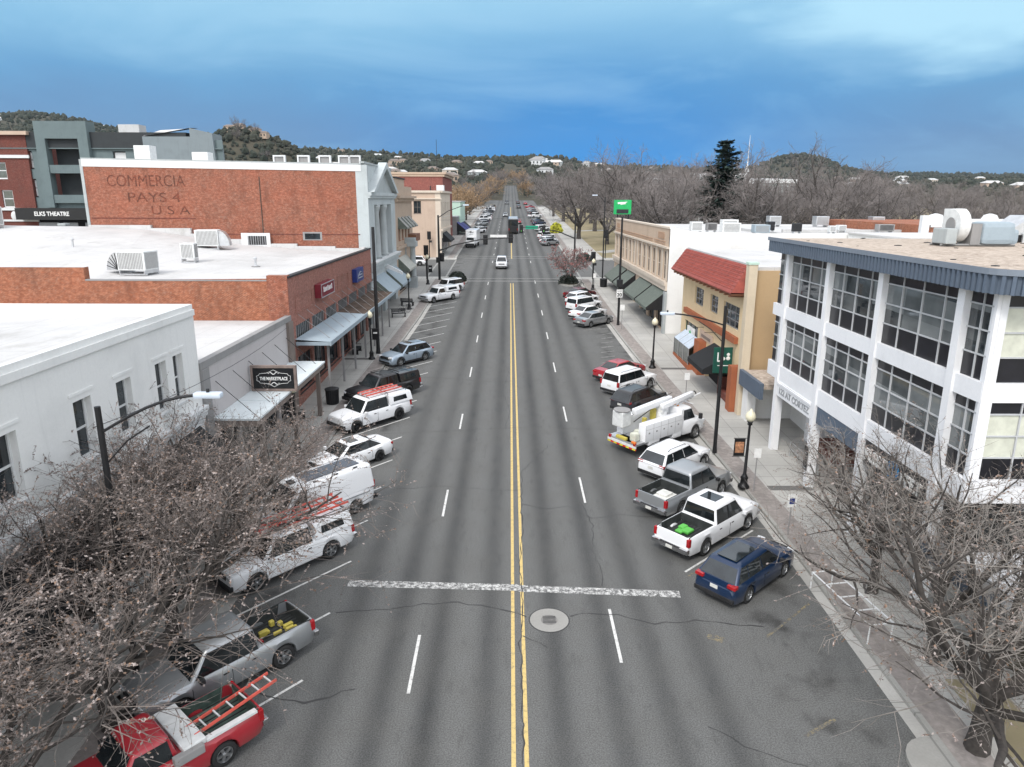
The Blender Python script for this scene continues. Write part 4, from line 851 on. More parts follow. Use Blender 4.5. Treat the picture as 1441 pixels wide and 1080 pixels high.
# ---------------------------------------------------------------- right hand side
SW = (0, -1, 0)     # walls that face the street from the right
def bld_tower():
    b = thing('office_building', 'white modern three storey office with big gridded windows and blue ribbed roof edge', 'building', (28, 32, 0))
    XF = 15.35; Y0, Y1 = 22.2, 40.6
    cols = [39.75, 34.5, 29.4, 23.9]; cw = .2
    F = MB('tower_white')
    for y in cols: part(MB('tower_white').box(XF-.14, XF+.3, y-cw, y+cw, 0, 12.3), 'column', b)
    for z0, z1 in ((5.05, 5.9), (8.66, 9.33)):
        f = MB('tower_white').box(XF-.05, XF+.5, Y0, Y1+.9, z0, z1); f.box(XF+.5, 48, Y0-.004, Y0+.6, z0, z1); part(f, 'floor_band', b)
    def bay(ya, yb, z0, z1, south=False, cols_=4, blinds=False):
        """black panels below and above, two rows of panes between"""
        L = yb-ya
        o, s = ((XF, yb, 0), SW) if not south else ((ya, Y0, 0), (1, 0, 0))
        T = frame_T(o, s); H = z1-z0; zb = z0+H*.285; zt = z1-H*.155; zm = (zb+zt)/2
        fr = MB('cap_light')
        ws = [0]+[L*q for q in ((.24, .52, .80) if cols_ == 4 else ((.5,) if cols_ == 2 else (.28, .55, .82)))]+[L]
        for x in ws[1:-1]: fr.box(x-.025, x+.025, .06, .12, z0, z1, T)
        for z in (zb, zm, zt): fr.box(0, L, .065, .12, z-.025, z+.025, T)
        w = fr.build('window', b); fix(w, b)
        MB('tower_glass' if not blinds else 'cream').box(0, L, .12, .17, zb, zt, T).build('pane', w)
        for a_, b_ in ((z0+.003, zb-.003), (zt+.003, z1-.003)): MB('black_panel').box(0, L, .11, .18, a_, b_, T).build('spandrel', w)
    ys = [Y1+.6, *cols, Y0]
    for z0, z1 in ((5.903, 8.657), (9.333, 12.3)):
        for k in range(1, 4): bay(cols[k]+cw, cols[k-1]-cw, z0, z1)
        bay(cols[0]+cw, Y1+.75, z0, z1, cols_=2); bay(Y0+.1, cols[3]-cw, z0, z1, cols_=2)
        for k in range(6): bay(XF+.35+4.2*k, XF+4.35+4.2*k, z0, z1, True, 3, blinds=(k in (0, 2, 3)))
    for k in range(8): part(MB('tower_white').box(XF+.1+4.2*k, XF+.34+4.2*k, Y0-.05, Y0+.4, 5.903, 12.3), 'mullion', b)
    part(MB('tower_white').box(XF-.04, XF+.09, Y0-.05, Y0+.09, 5.903, 12.3), 'corner_post', b)
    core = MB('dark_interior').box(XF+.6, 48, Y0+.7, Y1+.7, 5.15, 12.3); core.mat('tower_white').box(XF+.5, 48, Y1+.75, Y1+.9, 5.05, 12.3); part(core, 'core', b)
    # ribbed fascia and gravel roof
    f = MB('slate_blue'); xo, yo, xe, ye = 14.85, 21.35, 50, 41.7; r = 1.0
    path = [(xo, ye), (xo, yo+r)]+[(xo+r-r*cos(t), yo+r-r*sin(t)) for t in [pi/2*k/6 for k in range(1, 6)]]+[(xo+r, yo), (xe, yo)]
    pts = []
    for (ax, ay), (bx, by) in zip(path, path[1:]):
        L = sqrt((bx-ax)**2+(by-ay)**2); n = max(1, round(L/.28))
        for i in range(n):
            q = i/n; d = V((bx-ax, by-ay, 0))/L; nn = V((d.y, -d.x, 0)); nn = -nn if nn.dot(V((xo+5-ax, 30-ay, 0))) > 0 else nn
            for t0, off in ((0, 0), (.4, 0), (.5, .11), (.9, .11)): pts.append((ax+(bx-ax)*(q+t0/n)+nn.x*off, ay+(by-ay)*(q+t0/n)+nn.y*off))
    pts.append((xe, yo))
    for (ax, ay), (bx, by) in zip(pts, pts[1:]): f.poly((ax, ay, 12.33), (bx, by, 12.33), (bx, by, 12.96), (ax, ay, 12.96))
    f.poly((xo+.02, ye, 12.34), (xo+.02, yo+.9, 12.34), (xo+.95, yo+.02, 12.34), (xe, yo+.02, 12.34), (xe, ye, 12.34)); f.poly((xo, ye, 12.33), (xo, ye, 12.96), (xe, ye, 12.96), (xe, ye, 12.33))
    part(f, 'ribbed_fascia', b)
    e = MB('slate_edge'); q = [(xo-.12, ye+.1), (xo-.12, yo+r)]+[(xo-.12+(r+.06)*(1-cos(t)), yo-.1+(r+.06)*(1-sin(t))) for t in [pi/2*k/6 for k in range(1, 6)]]+[(xo+r, yo-.12), (xe, yo-.12)]
    for (ax, ay), (bx, by) in zip(q, q[1:]):
        e.poly((ax, ay, 12.93), (bx, by, 12.93), (bx, by, 13.13), (ax, ay, 13.13)); ci = V((xo+8, yo+8, 0)); 
        ia = V((ax, ay, 0)); ib = V((bx, by, 0)); na = V((.55 if ax < xo+r-.01 else 0, .55 if ay < yo+r-.01 else 0, 0)); nb = V((.55 if bx < xo+r-.01 else 0, .55 if by < yo+r-.01 else 0, 0))
        e.poly((ax, ay, 13.13), (bx, by, 13.13), tuple(ib+nb+V((0, 0, 13.06))), tuple(ia+na+V((0, 0, 13.06))))
    part(e, 'roof_edge', b)
    part(MB('gravel').box(xo+.25, xe, yo+.3, ye, 12.7, 13.04), 'roof', b)
    # ground floor
    gl = MB('tower_white').box(17.9, 48, 40.5, 41.3, 0, 5.06); gl.mat('stucco_white').box(20.6, 20.9, 34.6, 41.3, 0, 5.06); part(gl, 'back_wall', b)
    part(MB('shop_glass').box(20.55, 20.59, 34.6, 37.5, .3, 2.9).box(18.3, 18.35, 22.6, 33.6, .3, 4.2), 'shop_window', b)
    part(MB('tower_white').box(18.36, 18.7, 22.4, 33.7, 0, 5.06), 'shop_wall', b)
    part(MB('slate_blue').box(XF-.02, XF+.3, 29.7, 34.2, 4.15, 5.04), 'awning_band', b)
    part(MB('black_panel').box(XF-.02, XF+.25, 24.2, 29.1, 3.95, 5.04), 'sign_panel', b)
    part(MB('tower_white').box(XF-.12, XF+.3, 34.75, 39.5, 4.2, 5.04).box(XF-.16, XF-.12, 34.75, 39.5, 4.88, 4.98), 'sign_beam', b)
    fix(text('122 AT CORTEZ', .5, 'letter_grey', 'lettering', b, (XF-.135, 39.2, 4.4), SW, width=4.2, bold=.012), b)
    fix(text('FLEET', .72, 'letter_white', 'lettering', b, (XF-.04, 29.0, 4.2), SW, width=1.8, bold=.02, extrude=.04), b); fix(text('FEET', .72, 'letter_white', 'lettering', b, (XF-.04, 26.1, 4.2), SW, width=1.5, bold=.02, extrude=.04), b)
    lg = MB('logo_blue'); lg.lathe((XF-.06, 26.65, 4.5), [(.42, -.03), (.42, .03), (.0, .031)], 20, 'X'); lg.mat('black_panel').box(XF-.1, XF-.092, 26.45, 26.5, 4.3, 4.7).box(XF-.1, XF-.092, 26.75, 26.8, 4.3, 4.7).box(XF-.1, XF-.092, 26.5, 26.75, 4.47, 4.53); part(lg, 'logo', b)
    part(MB('sign_black').box(XF-.23, XF-.2, 34.3, 34.7, 1.5, 2.8), 'notice_panel', b); part(MB('letter_grey').box(XF-.236, XF-.231, 34.35, 34.65, 1.6, 1.65).box(XF-.236, XF-.231, 34.35, 34.65, 1.8, 1.84).box(XF-.236, XF-.231, 34.4, 34.6, 2.4, 2.45), 'lettering', b)
    rl = MB('alu')
    for z in (.55, .95): rl.bar((16.0, 36.4, z+.1), (16.0, 38.6, z+.1), .025, 5); rl.bar((16.0, 38.6, z+.1), (20.4, 38.6, z+.1), .025, 5); rl.bar((16.2, 35.2, z), (19, 35.2, z), .025, 5)
    for x, y in ((16.0, 36.4), (16.0, 37.5), (16.0, 38.6), (17.4, 38.6), (18.9, 38.6), (16.2, 35.2), (17.6, 35.2), (19, 35.2)): rl.bar((x, y, .1), (x, y, 1.05), .025, 5)
    for i, p in enumerate(rl.v): rl.v[i] = (p[0], p[1], p[2]+.55)
    part(rl, 'handrail', b)
    rp = MB('concrete')
    for k in range(9): rp.box(15.6, 18.2, 34.8+.4*k, 34.8+.4*k+.2, .65, .68)
    part(rp, 'ramp_grating', b)
    part(MB('brick_dark').box(18.0, 20.5, 37.0, 40.4, .3, 1.25), 'planter_wall', b)
    pl = MB('slate_blue').box(14.7, 15.1, 19.4, 24.0, 2.6, 3.25); pl.mat('tower_white').box(15.1, 34, 18.6, 22.0, 2.9, 3.3); pl.mat('cap_grey').box(14.65, 15.15, 19.35, 24.05, 3.25, 3.33); part(pl, 'entrance_canopy', b)
    for x in (17.5, 22, 26.5): part(MB('tower_white').box(x, x+.4, 18.8, 19.2, 0, 2.9), 'canopy_post', b)
    # link building between the office and the yellow one
    b2 = thing('link_building', 'low white link with a slate blue fascia between office and yellow building', 'building', (20, 43.5, 0))
    part(MB('gravel').box(15.3, 40, 41.75, 45.8, 3.9, 4.2), 'roof', b2); part(MB('slate_blue').box(15.05, 15.29, 41.75, 45.8, 3.25, 4.25), 'fascia', b2)
    part(MB('stucco_white').box(15.32, 15.9, 44.6, 45.6, 0, 3.89).box(15.9, 19, 45.2, 45.6, 0, 3.89).box(18.5, 18.8, 42.3, 45.2, 0, 3.89), 'wall', b2); part(MB('dark_interior').box(18.44, 18.49, 43.2, 44.5, 2.5, 3.6), 'vent_opening', b2)
    # roof plant
    u = thing('roof_fan', 'pale green blower and blue duct unit on the gravel roof', 'rooftop unit', (21.7, 34.9, 13.04)); u.scale = (.86, .86, .86)
    c = MB('white_plastic'); c.lathe((-.35, 0, 1.15), [(.45, -.32), (.88, -.30), (.92, -.26), (.92, .26), (.88, .3), (.5, .3)], 26, 'X').cbox(-.62, .0, -.2, .92, 1.2, 2.05, .03); c.build('blower', u, 35); MB('cap_grey').lathe((-.68, 0, 1.15), [(.44, -.03), (.44, .02), (.1, .05)], 18, 'X').build('intake', u)
    MB('stone_grey').cbox(-1.35, -.75, -.9, .5, .15, 1.0, .06).build('casing', u)
    c = MB('corrugated_blue'); c.smooth = False; c.cbox(.75, 2.6, -.75, .75, .1, 1.35, .28).cbox(2.3, 3.0, -.5, .5, .1, .95, .2); c.build('duct', u); MB('cap_grey').box(.2, .75, -.6, .6, .1, 1.25).build('coupling', u)
    for q in (-.5, .5): MB('cap_grey').bar((-1.4, q, .08), (2.8, q, .08), .07).build('skid', u)
    u = thing('roof_plant', 'grey slanted plant housing at the far edge of the gravel roof', 'rooftop unit', (27.6, 38.6, 13.04)); u.scale = (.8, .8, .8)
    MB('alu').extr([(-2.3, -1, .5), (-.6, -1, 1.75), (2.4, -1, 1.75), (2.4, -1, .5)], (0, 2.2, 0)).build('housing', u); MB('dark_trim').extr([(-3.2, -.9, .35), (-2.5, -.9, .05), (2.2, -.9, .05), (2.2, -.9, .5), (-2.3, -.9, .5)], (0, 1.8, 0)).build('tray', u); MB('alu').bar((-1, -1.1, 0), (-1, -1.1, .6), .12, 6).bar((.6, -1.1, 0), (.6, -1.1, .6), .12, 6).build('leg', u)
    d = thing('debris', 'scattered dark stones and leaf litter across the gravel roof', 'debris'); d['kind'] = 'stuff'; m = MB('dark_trim'); r = random.Random(3)
    for _ in range(46): x, y, s = r.uniform(15.6, 36), r.uniform(22.5, 42), r.uniform(.04, .15); m.ball((x, y, 13.05), s, 6, (1.6, 1, .3))
    bpy.data.objects.remove(d); o = m.build('roof_litter', None, kind='stuff'); tag(o, 'dark stones and litter scattered over the gravel roof', 'litter', kind='stuff')
tilted(bld_tower, 22.2)

def bld_yellow():
    b = thing('yellow_building', 'yellow stucco building with a red tiled mansard and terracotta shop piers', 'building', (22, 55, 0)); XF = FR; y0, y1 = 46.5, 64.6; H = 9.8
    W = MB(); L = y1-y0
    P = lambda ya, yb, z0, z1: (y1-yb, y1-ya, z0, z1)
    up = [P(57.6, 60.3, 5.75, 7.2), P(53.4, 55.5, 5.8, 7.15), P(48.2, 51.9, 5.45, 7.1)]
    dn = [P(58.6, 63.2, 1.9, 3.9), P(49.5, 55.5, .2, 3.0)]
    wall(W, (XF, y1, 0), SW, L, H, up+dn, .3, 'yellow_wall'); W.mat('tan_wall').box(XF+.35, 34, y0, y1, 0, H); W.poly((XF, y0, 0), (XF+.36, y0, 0), (XF+.36, y0, H), (XF, y0, H)); part(W, 'wall', b)
    for o in up: fix(window(b, (XF, y1, 0), SW, o, 3 if o[1]-o[0] > 2.4 else 2, 3, .2, 'cap_grey', bar=.08, sill=False), b)
    fix(window(b, (XF, y1, 0), SW, dn[0], 3, 1, .2, 'sign_dark_green', name='shop_window'), b); part(MB('letter_white').box(XF-.01, XF+.15, 60.0, 62.2, 2.3, 3.5), 'window_poster', b); part(MB('sign_green').ball((XF-.02, 61.1, 2.9), .35, 8, (.1, 1, 1)), 'poster_emblem', b)
    part(MB('dark_interior').box(XF+.29, XF+.31, 49.5, 55.5, .2, 3.0), 'doorway', b)
    part(MB('cream_pier').box(XF-.35, XF+.2, 45.85, 46.49, 0, 10.25), 'pier', b); part(MB('mint').box(XF-.4, XF+.25, 45.8, 46.49, 10.25, 10.4), 'pier_cap', b)
    part(MB('roof_white').box(XF+.45, 34, y0+.2, y1, H, H+.22).box(XF+.2, XF+.45, y0, y1+.1, H, H+.35), 'roof', b)
    # mansard with tile courses
    ya, yb = 46.8, 64.9; Rf = MB('tile_red'); zt, zb, xo = 10.05, 8.3, XF-1.1; n = 8
    for k in range(n):
        t0, t1 = k/n, (k+1)/n; xa = XF+.15+(xo-XF-.15)*t0; xb = XF+.15+(xo-XF-.15)*t1; za = zt+(zb-zt)*t0; zc = zt+(zb-zt)*t1
        ha = ya+.75*(1-t0); hb = ya+.75*(1-t1)
        Rf.poly((xa, ha, za+.0), (xb-.05, hb, zc), (xb-.05, yb, zc), (xa, yb, za)); Rf.poly((xb-.05, hb, zc), (xb-.05, hb, zc-.07), (xb-.05, yb, zc-.07), (xb-.05, yb, zc))
        Rf.poly((xa, ha, za), (XF+.15, ha, za), (XF+.15, hb, zc), (xb-.05, hb, zc)); Rf.poly((xa, yb, za), (xb-.05, yb, zc), (XF+.15, yb, zc), (XF+.15, yb, za))
        m = int((yb-ya)/.3)
        if k < 7:
            for j in range(m): yy = ya+.8+.3*j+.15*(k % 2); Rf.box(xa-.5*(xa-xb)-.09, xa-.5*(xa-xb)-.02, yy, yy+.02, zc+.02, (za+zc)/2+.03) if yy < yb-.3 else None
    part(Rf, 'tiled_mansard', b)
    s = MB('wood_brown').box(xo+.03, XF, ya+.05, yb-.05, zb-.16, zb-.1)
    for k in range(16): s.box(xo+.0, XF, ya+.5+1.1*k, ya+.66+1.1*k, zb-.34, zb-.16)
    part(s, 'eaves', b)
    part(MB('terracotta_pier').box(XF-.28, XF-.002, 48.0, 62.9, 4.6, 5.05), 'ledge', b)
    part(MB('terracotta_pier').box(XF-.75, XF-.003, 46.55, 47.35, 0, 3.3), 'shop_pier', b); part(MB('terracotta_pier').box(XF-.6, XF-.003, 55.8, 57.3, 0, 3.25), 'shop_pier', b); part(MB('terracotta_pier').box(XF-1.0, XF-.003, 57.4, 62.9, 0, .95), 'stall_riser', b)
    part(MB('brick_dark').box(XF-.35, XF-.003, 47.4, 50.6, 0, .8).box(XF-.3, XF+.4, 50.6, 51.0, 0, 1.6), 'planter', b)
    g = MB('cap_grey'); 
    for y in (57.5, 59.3, 61.1, 62.8): g.bar((XF-.95, y, .95), (XF-.95, y, 2.3), .04); g.bar((XF-.95, y, 2.3), (XF, y, 3.0), .04)
    g.mat('clear_glass').box(XF-.94, XF-.92, 57.5, 62.8, .95, 2.3); g.mat('lamp_head'); g.poly((XF-.97, 57.4, 2.31), (XF-.97, 62.9, 2.31), (XF, 62.9, 3.02), (XF, 57.4, 3.02)); part(g, 'display_bay', b)
    fix(awning(b, XF, -1, 49.2, 53.6, 3.6, 2.5, 2.0, 'awning_black', 'awning_black', .35), b)
    part(MB('stone_peach').box(XF-.1, XF-.01, 53.9, 57.6, 3.3, 4.0), 'sign_board', b); part(MB('fascia_brown').box(XF-.115, XF-.101, 54.4, 57.1, 3.45, 3.7), 'lettering', b)
    f = MB('black_metal').bar((XF-.1, 56.5, 4.3), (XF-1.0, 56.5, 4.3), .02).bar((XF-.1, 53, 4.5), (XF-1.0, 53, 4.5), .02); part(f, 'sign_bracket', b)
    s = thing('hanging_sign', 'dark green hanging sign with white symbols above the black awning', 'sign', (XF-.75, 48.6, 2.7)); MB('sign_dark_green').cbox(-.7, .62, -.07, .07, -.3, 1.55, .02).build('panel', s)
    l = MB('letter_white'); l.bar((-.4, -.08, .55), (-.4, -.08, 1.2), .05); l.bar((-.4, -.08, .55), (-.15, -.08, .6), .05); l.ball((.0, -.08, .75), .13, 8, (1, .2, 1)); l.ball((.32, -.08, 1.05), .12, 8, (1, .2, 1)); l.ball((.32, -.08, .78), .15, 8, (1, .2, 1)); l.bar((-.4, -.08, .25), (.4, -.08, .25), .03); l.build('lettering', s)
tilted(bld_yellow, 46.5)

def bld_beige():
    b = thing('beige_building', 'long beige two storey building with narrow upper windows and sage green awnings', 'building', (30, 90, 0)); XF = FR; y0, y1 = 71.3, 108.6; L = y1-y0; H = 10.9
    W = MB(); up = []
    for k in range(12):
        yc = y0+1.75+k*2.95+ (0 if k < 6 else 1.3); up.append((y1-yc-.7, y1-yc+.7, 5.5, 8.35))
    dn = [(y1-(y0+1.2+4.6*k+3.6), y1-(y0+1.2+4.6*k), .35, 3.1) for k in range(8)]
    wall(W, (XF, y1, 0), SW, L, H-.3, up+dn, .35, 'beige'); W.mat('stucco_white').box(XF+.4, 62, y0, y1, 0, 9.85); W.box(XF+.002, XF+.41, y0-.003, y0+.3, 0, 10.35)
    W.mat('stucco_white').extr([(XF, y0-.006, 0), (62, y0-.006, 0), (62, y0-.006, 10.2), (24, y0-.006, 10.2), (XF+2.4, y0-.006, 10.35), (XF, y0-.006, 10.8)], (0, .28, 0)); part(W, 'wall', b)
    for o in up: fix(window(b, (XF, y1, 0), SW, o, 1, 2, .14, 'beige_light', sill=False), b)
    for o in dn: fix(window(b, (XF, y1, 0), SW, o, 3, 1, .28, 'dark_trim', name='shop_window', sill=False), b)
    for k in range(12):
        yc = y0+1.75+k*2.95+(0 if k < 6 else 1.3); part(MB('beige_light').box(XF-.07, XF-.002, yc+.85, yc+1.4, 5.45, 8.6), 'pilaster', b)
        if k in (0, 6): part(MB('beige_light').box(XF-.07, XF-.002, yc-1.4, yc-.85, 5.45, 8.6), 'pilaster', b)
    part(MB('beige_light').box(XF-.35, XF-.003, y0, y1, 5.0, 5.4).box(XF-.2, XF-.003, y0, y1, 4.5, 5.0).box(XF-.28, XF-.003, y0, y1, 8.65, 8.85), 'string_course', b)
    t = MB('beige_dark')
    for a, c in ((y0+2.0, y0+7.6), (y0+8.6, y1-6.2), (y1-5.2, y1-1)):
        for z in (9.0, 9.22): t.box(XF-.06, XF-.003, a, c, z, z+.09)
    part(t, 'moulding', b)
    t = MB('beige_dark').box(XF-.05, XF-.004, y0+2.6, y0+5.6, 9.5, 10.15).box(XF-.05, XF-.004, y1-4.2, y1-1.6, 9.5, 10.1); part(t, 'relief_panel', b)
    part(MB('beige_light').box(XF-.08, XF+.5, y0+.31, y1, H-.3, H-.12), 'coping', b)
    part(MB('roof_white').box(XF+.5, 62, y0+.3, y1, 9.5, 9.92), 'roof', b)
    part(MB('roof_white').box(30, 62, y0+9, y0+9.5, 9.93, 10.25).box(27, 27.4, y0+1, y0+20, 9.93, 10.2), 'roof_curb', b)
    ar = [(71.9, 78.4, 'awning'), (79.0, 86.6, 'awning'), (89.6, 95.6, 'awning'), (96.6, 104.5, 'awning')]
    for a, c, _ in ar: fix(awning(b, XF, -1, a, c, 4.35, 2.75, 1.95, 'awning_green', 'black_metal', .3), b)
    p = MB('cap_grey')
    for dx in (2.2, 2.6): p.bar((XF+dx, y0-.12, 0), (XF+dx, y0-.12, 8.4), .05)
    p.bar((XF+2.0, y0-.1, 8.4), (XF+3.8, y0-.1, 8.4), .05); p.box(XF+2.3, XF+2.9, y0-.25, y0-.01, 1.2, 2.0); part(p, 'conduit', b)
    part(MB('stone_grey').box(XF-.25, XF-.003, y0-.1, y0+.6, 0, 4.4), 'corner_pier', b)
    g = thing('garden_gate', 'white arched trellis gate in the gap beside the yellow building', 'gate', (17.3, 66.3, .12)); m = MB('trim_white')
    for x in (-1, 1): m.bar((x, 0, 0), (x, 0, 2.1), .06)
    for k in range(7): m.bar((-1+k/3, 0, 0), (-1+k/3, 0, 1.4), .03)
    m.bar((-1, 0, 1.4), (1, 0, 1.4), .04).bar((-1, 0, 2.1), (1, 0, 2.1), .06).bar((-1, 0, .3), (1, 0, .3), .04); m.build('frame', g)
    # roof plant on the white roof
    def box_unit(lab, x, y, w, d, h, m='white_plastic', face='cap_grey', grp=None, z=9.92, lift=.35):
        u = thing('roof_unit', lab, 'rooftop unit', (x, y, z), 0, grp); u.scale = (.72, .72, .72); MB(m).cbox(-w/2, w/2, -d/2, d/2, lift, lift+h, .05).build('casing', u); q = MB(face)
        for k in range(6): q.box(-w*.42, w*.42, -d/2-.02, -d/2-.002, lift+h*(.14+.13*k), lift+h*(.21+.13*k))
        q.build('grille', u); f = MB('alu')
        for sx in (-.4, .4): f.box(w*sx-.06, w*sx+.06, -d*.45, d*.45, 0, lift)
        f.build('stand', u)
    for a in (('white cooler box near the street edge of the beige building roof', 19.6, 77.5, 1.7, 1.4, 1.35), ('dark metal condenser beside the white cooler on the beige building roof', 21.8, 79.6, 1.5, 1.3, 1.1, 'cap_grey', 'dark_trim'),
              ('large pale cooler behind the dark condenser on the white roof', 24.6, 82.5, 2.5, 1.6, 1.5), ('wide white plant unit nearest the white side wall', 22.2, 74.0, 2.6, 1.6, 1.35), ('grey duct housing on struts at the white roof front', 25.4, 74.2, 2.2, 1.6, 1.1, 'corrugated_blue'),
              ('black vent box standing alone on the white roof', 28.6, 80.5, 1.1, 1.1, 1.3, 'black_panel', 'dark_trim'), ('dark box vent by the white roof curb', 30.2, 77.0, 1.2, 1.0, 1.2, 'dark_trim', 'black_metal'),
              ('light grey cage cooler on the far edge of the white roof', 35.6, 99, 2.2, 2.0, 1.6, 'alu', 'cap_grey'), ('second cage cooler on the far edge of the white roof', 41.6, 98, 2.4, 2.0, 1.6, 'alu', 'cap_grey'), ('third cage cooler on the far edge of the white roof', 48.6, 97, 2.2, 2.0, 1.6, 'alu', 'cap_grey'),
              ('grey pair of fan boxes in the middle of the white roof', 40.6, 79, 2.4, 1.3, 1.0, 'cap_grey', 'dark_trim'), ('small black fan box in the middle of the white roof', 44.5, 79.5, 1.3, 1.1, .9, 'dark_trim', 'black_metal'), ('low white vent by the second fan box', 36.5, 80.5, 1.2, 1.2, .8), ('small pale vent on the white roof behind the red mansard', 33.5, 76, .9, .9, .9)): box_unit(*a)
    b = thing('parapet_building', 'orange brick building with a scalloped white parapet behind the gravel roof', 'building', (55, 85, 0)); part(MB('brick_orange').box(43.2, 75, 76, 100, 0, 10.9), 'wall', b)
    p = MB('trim_white').box(43.0, 75, 75.8, 76.3, 10.9, 11.55); p.box(42.8, 43.6, 75.75, 76.3, 9.6, 11.9)
    for x in (44.3, 50.0, 54.6, 59.5): p.extr([(x-.8, 75.78, 11.55), (x+.8, 75.78, 11.55), (x+.55, 75.78, 11.95), (x, 75.78, 12.1), (x-.55, 75.78, 11.95)], (0, .5, 0))
    for k in range(8): p.box(43.8+1.9*k, 45.1+1.9*k, 75.77, 75.99, 10.7, 10.9)
    part(p, 'parapet', b); part(MB('mint').box(53.2, 55.4, 75.7, 75.77, 11.05, 11.4), 'vent_panel', b)
    b = thing('low_annex', 'low white annex between the white roof and the gravel roof', 'building', (40, 66, 0)); part(MB('stucco_white').box(33, 60, 60, 71, 0, 10.2), 'wall', b); part(MB('roof_white').box(32.9, 60, 59.9, 71.0, 10.2, 10.35), 'roof', b)
tilted(bld_beige, 71)

def bld_park():
    b = thing('courthouse', 'pale stone courthouse with tall columns half hidden by the bare park trees', 'courthouse', (68, 250, 0)); W = MB()
    wall(W, (50, 240, 0), (1, 0, 0), 42, 12.6, [(2+4.4*k, 4+4.4*k, 2, 6) for k in range(9)]+[(2+4.4*k, 4+4.4*k, 7.5, 11.5) for k in range(9)], .5, 'stone_grey'); W.box(50, 92, 240.6, 275, 0, 12.6); part(W, 'wall', b)
    part(MB('trim_white').box(49.4, 92.6, 239.3, 275.5, 12.6, 13.8), 'cornice', b); part(MB('trim_white').box(63, 79, 246, 262, 13.8, 15.6), 'attic', b)
    for k in range(6): c = MB('trim_white'); c.lathe((62+3.4*k, 238.2, 3), [(.7, 0), (.6, .5), (.5, 8.6), (.75, 9.4)], 12); part(c, 'column', b)
    part(MB('trim_white').box(60.5, 80.5, 237, 239.9, 12.4, 13.5).box(60.5, 80.5, 236, 239.9, 0, 3), 'portico', b)
    p = thing('flagpole', 'white lattice mast rising above the courthouse roof', 'mast', (81, 255, 0)); MB('trim_white').tube([(0, 0, 0), (0, 0, 20), (0, 0, 28.0)], [.25, .16, .05], 8).build('pole', p); MB('trim_white').extr([(-.8, 0, 16), (.8, 0, 16), (0, 0, 19)], (0, .4, 0)).build('finial_base', p)
    s = thing('green_screen_sign', 'bright green sign board with a white flash and black panel above the beige building', 'sign', (17.2, 113.4, 1.6)); s.scale = (.84, .84, .84)
    MB('black_metal').bar((-1.0, 0, 0), (-1.0, 0, 10), .12, 8).build('post', s); MB('black_metal').bar((1.0, 0, 0), (1.0, 0, 10), .12, 8).build('post', s)
    MB('sign_green').cbox(-1.75, 1.45, -.18, .18, 9.6, 12.15, .04).build('panel', s); MB('black_panel').box(-1.25, .95, -.2, -.182, 9.75, 10.5).build('display', s); f = MB('letter_white'); f.poly((-1.1, -.19, 11.75), (.7, -.19, 11.85), (.3, -.19, 11.55), (.5, -.19, 11.45), (-.6, -.19, 11.3), (-.5, -.19, 11.5), (-1.05, -.19, 11.4)); f.build('lettering', s)
    w = thing('monument', 'pale stone monument block among the park trees', 'monument', (38, 160, 0)); MB('stone_grey').cbox(-.9, .9, -.7, .7, 0, 9.5, .1).cbox(-1.4, 1.4, -1.2, 1.2, 0, 1.2, .1).build('shaft', w)
bld_park()
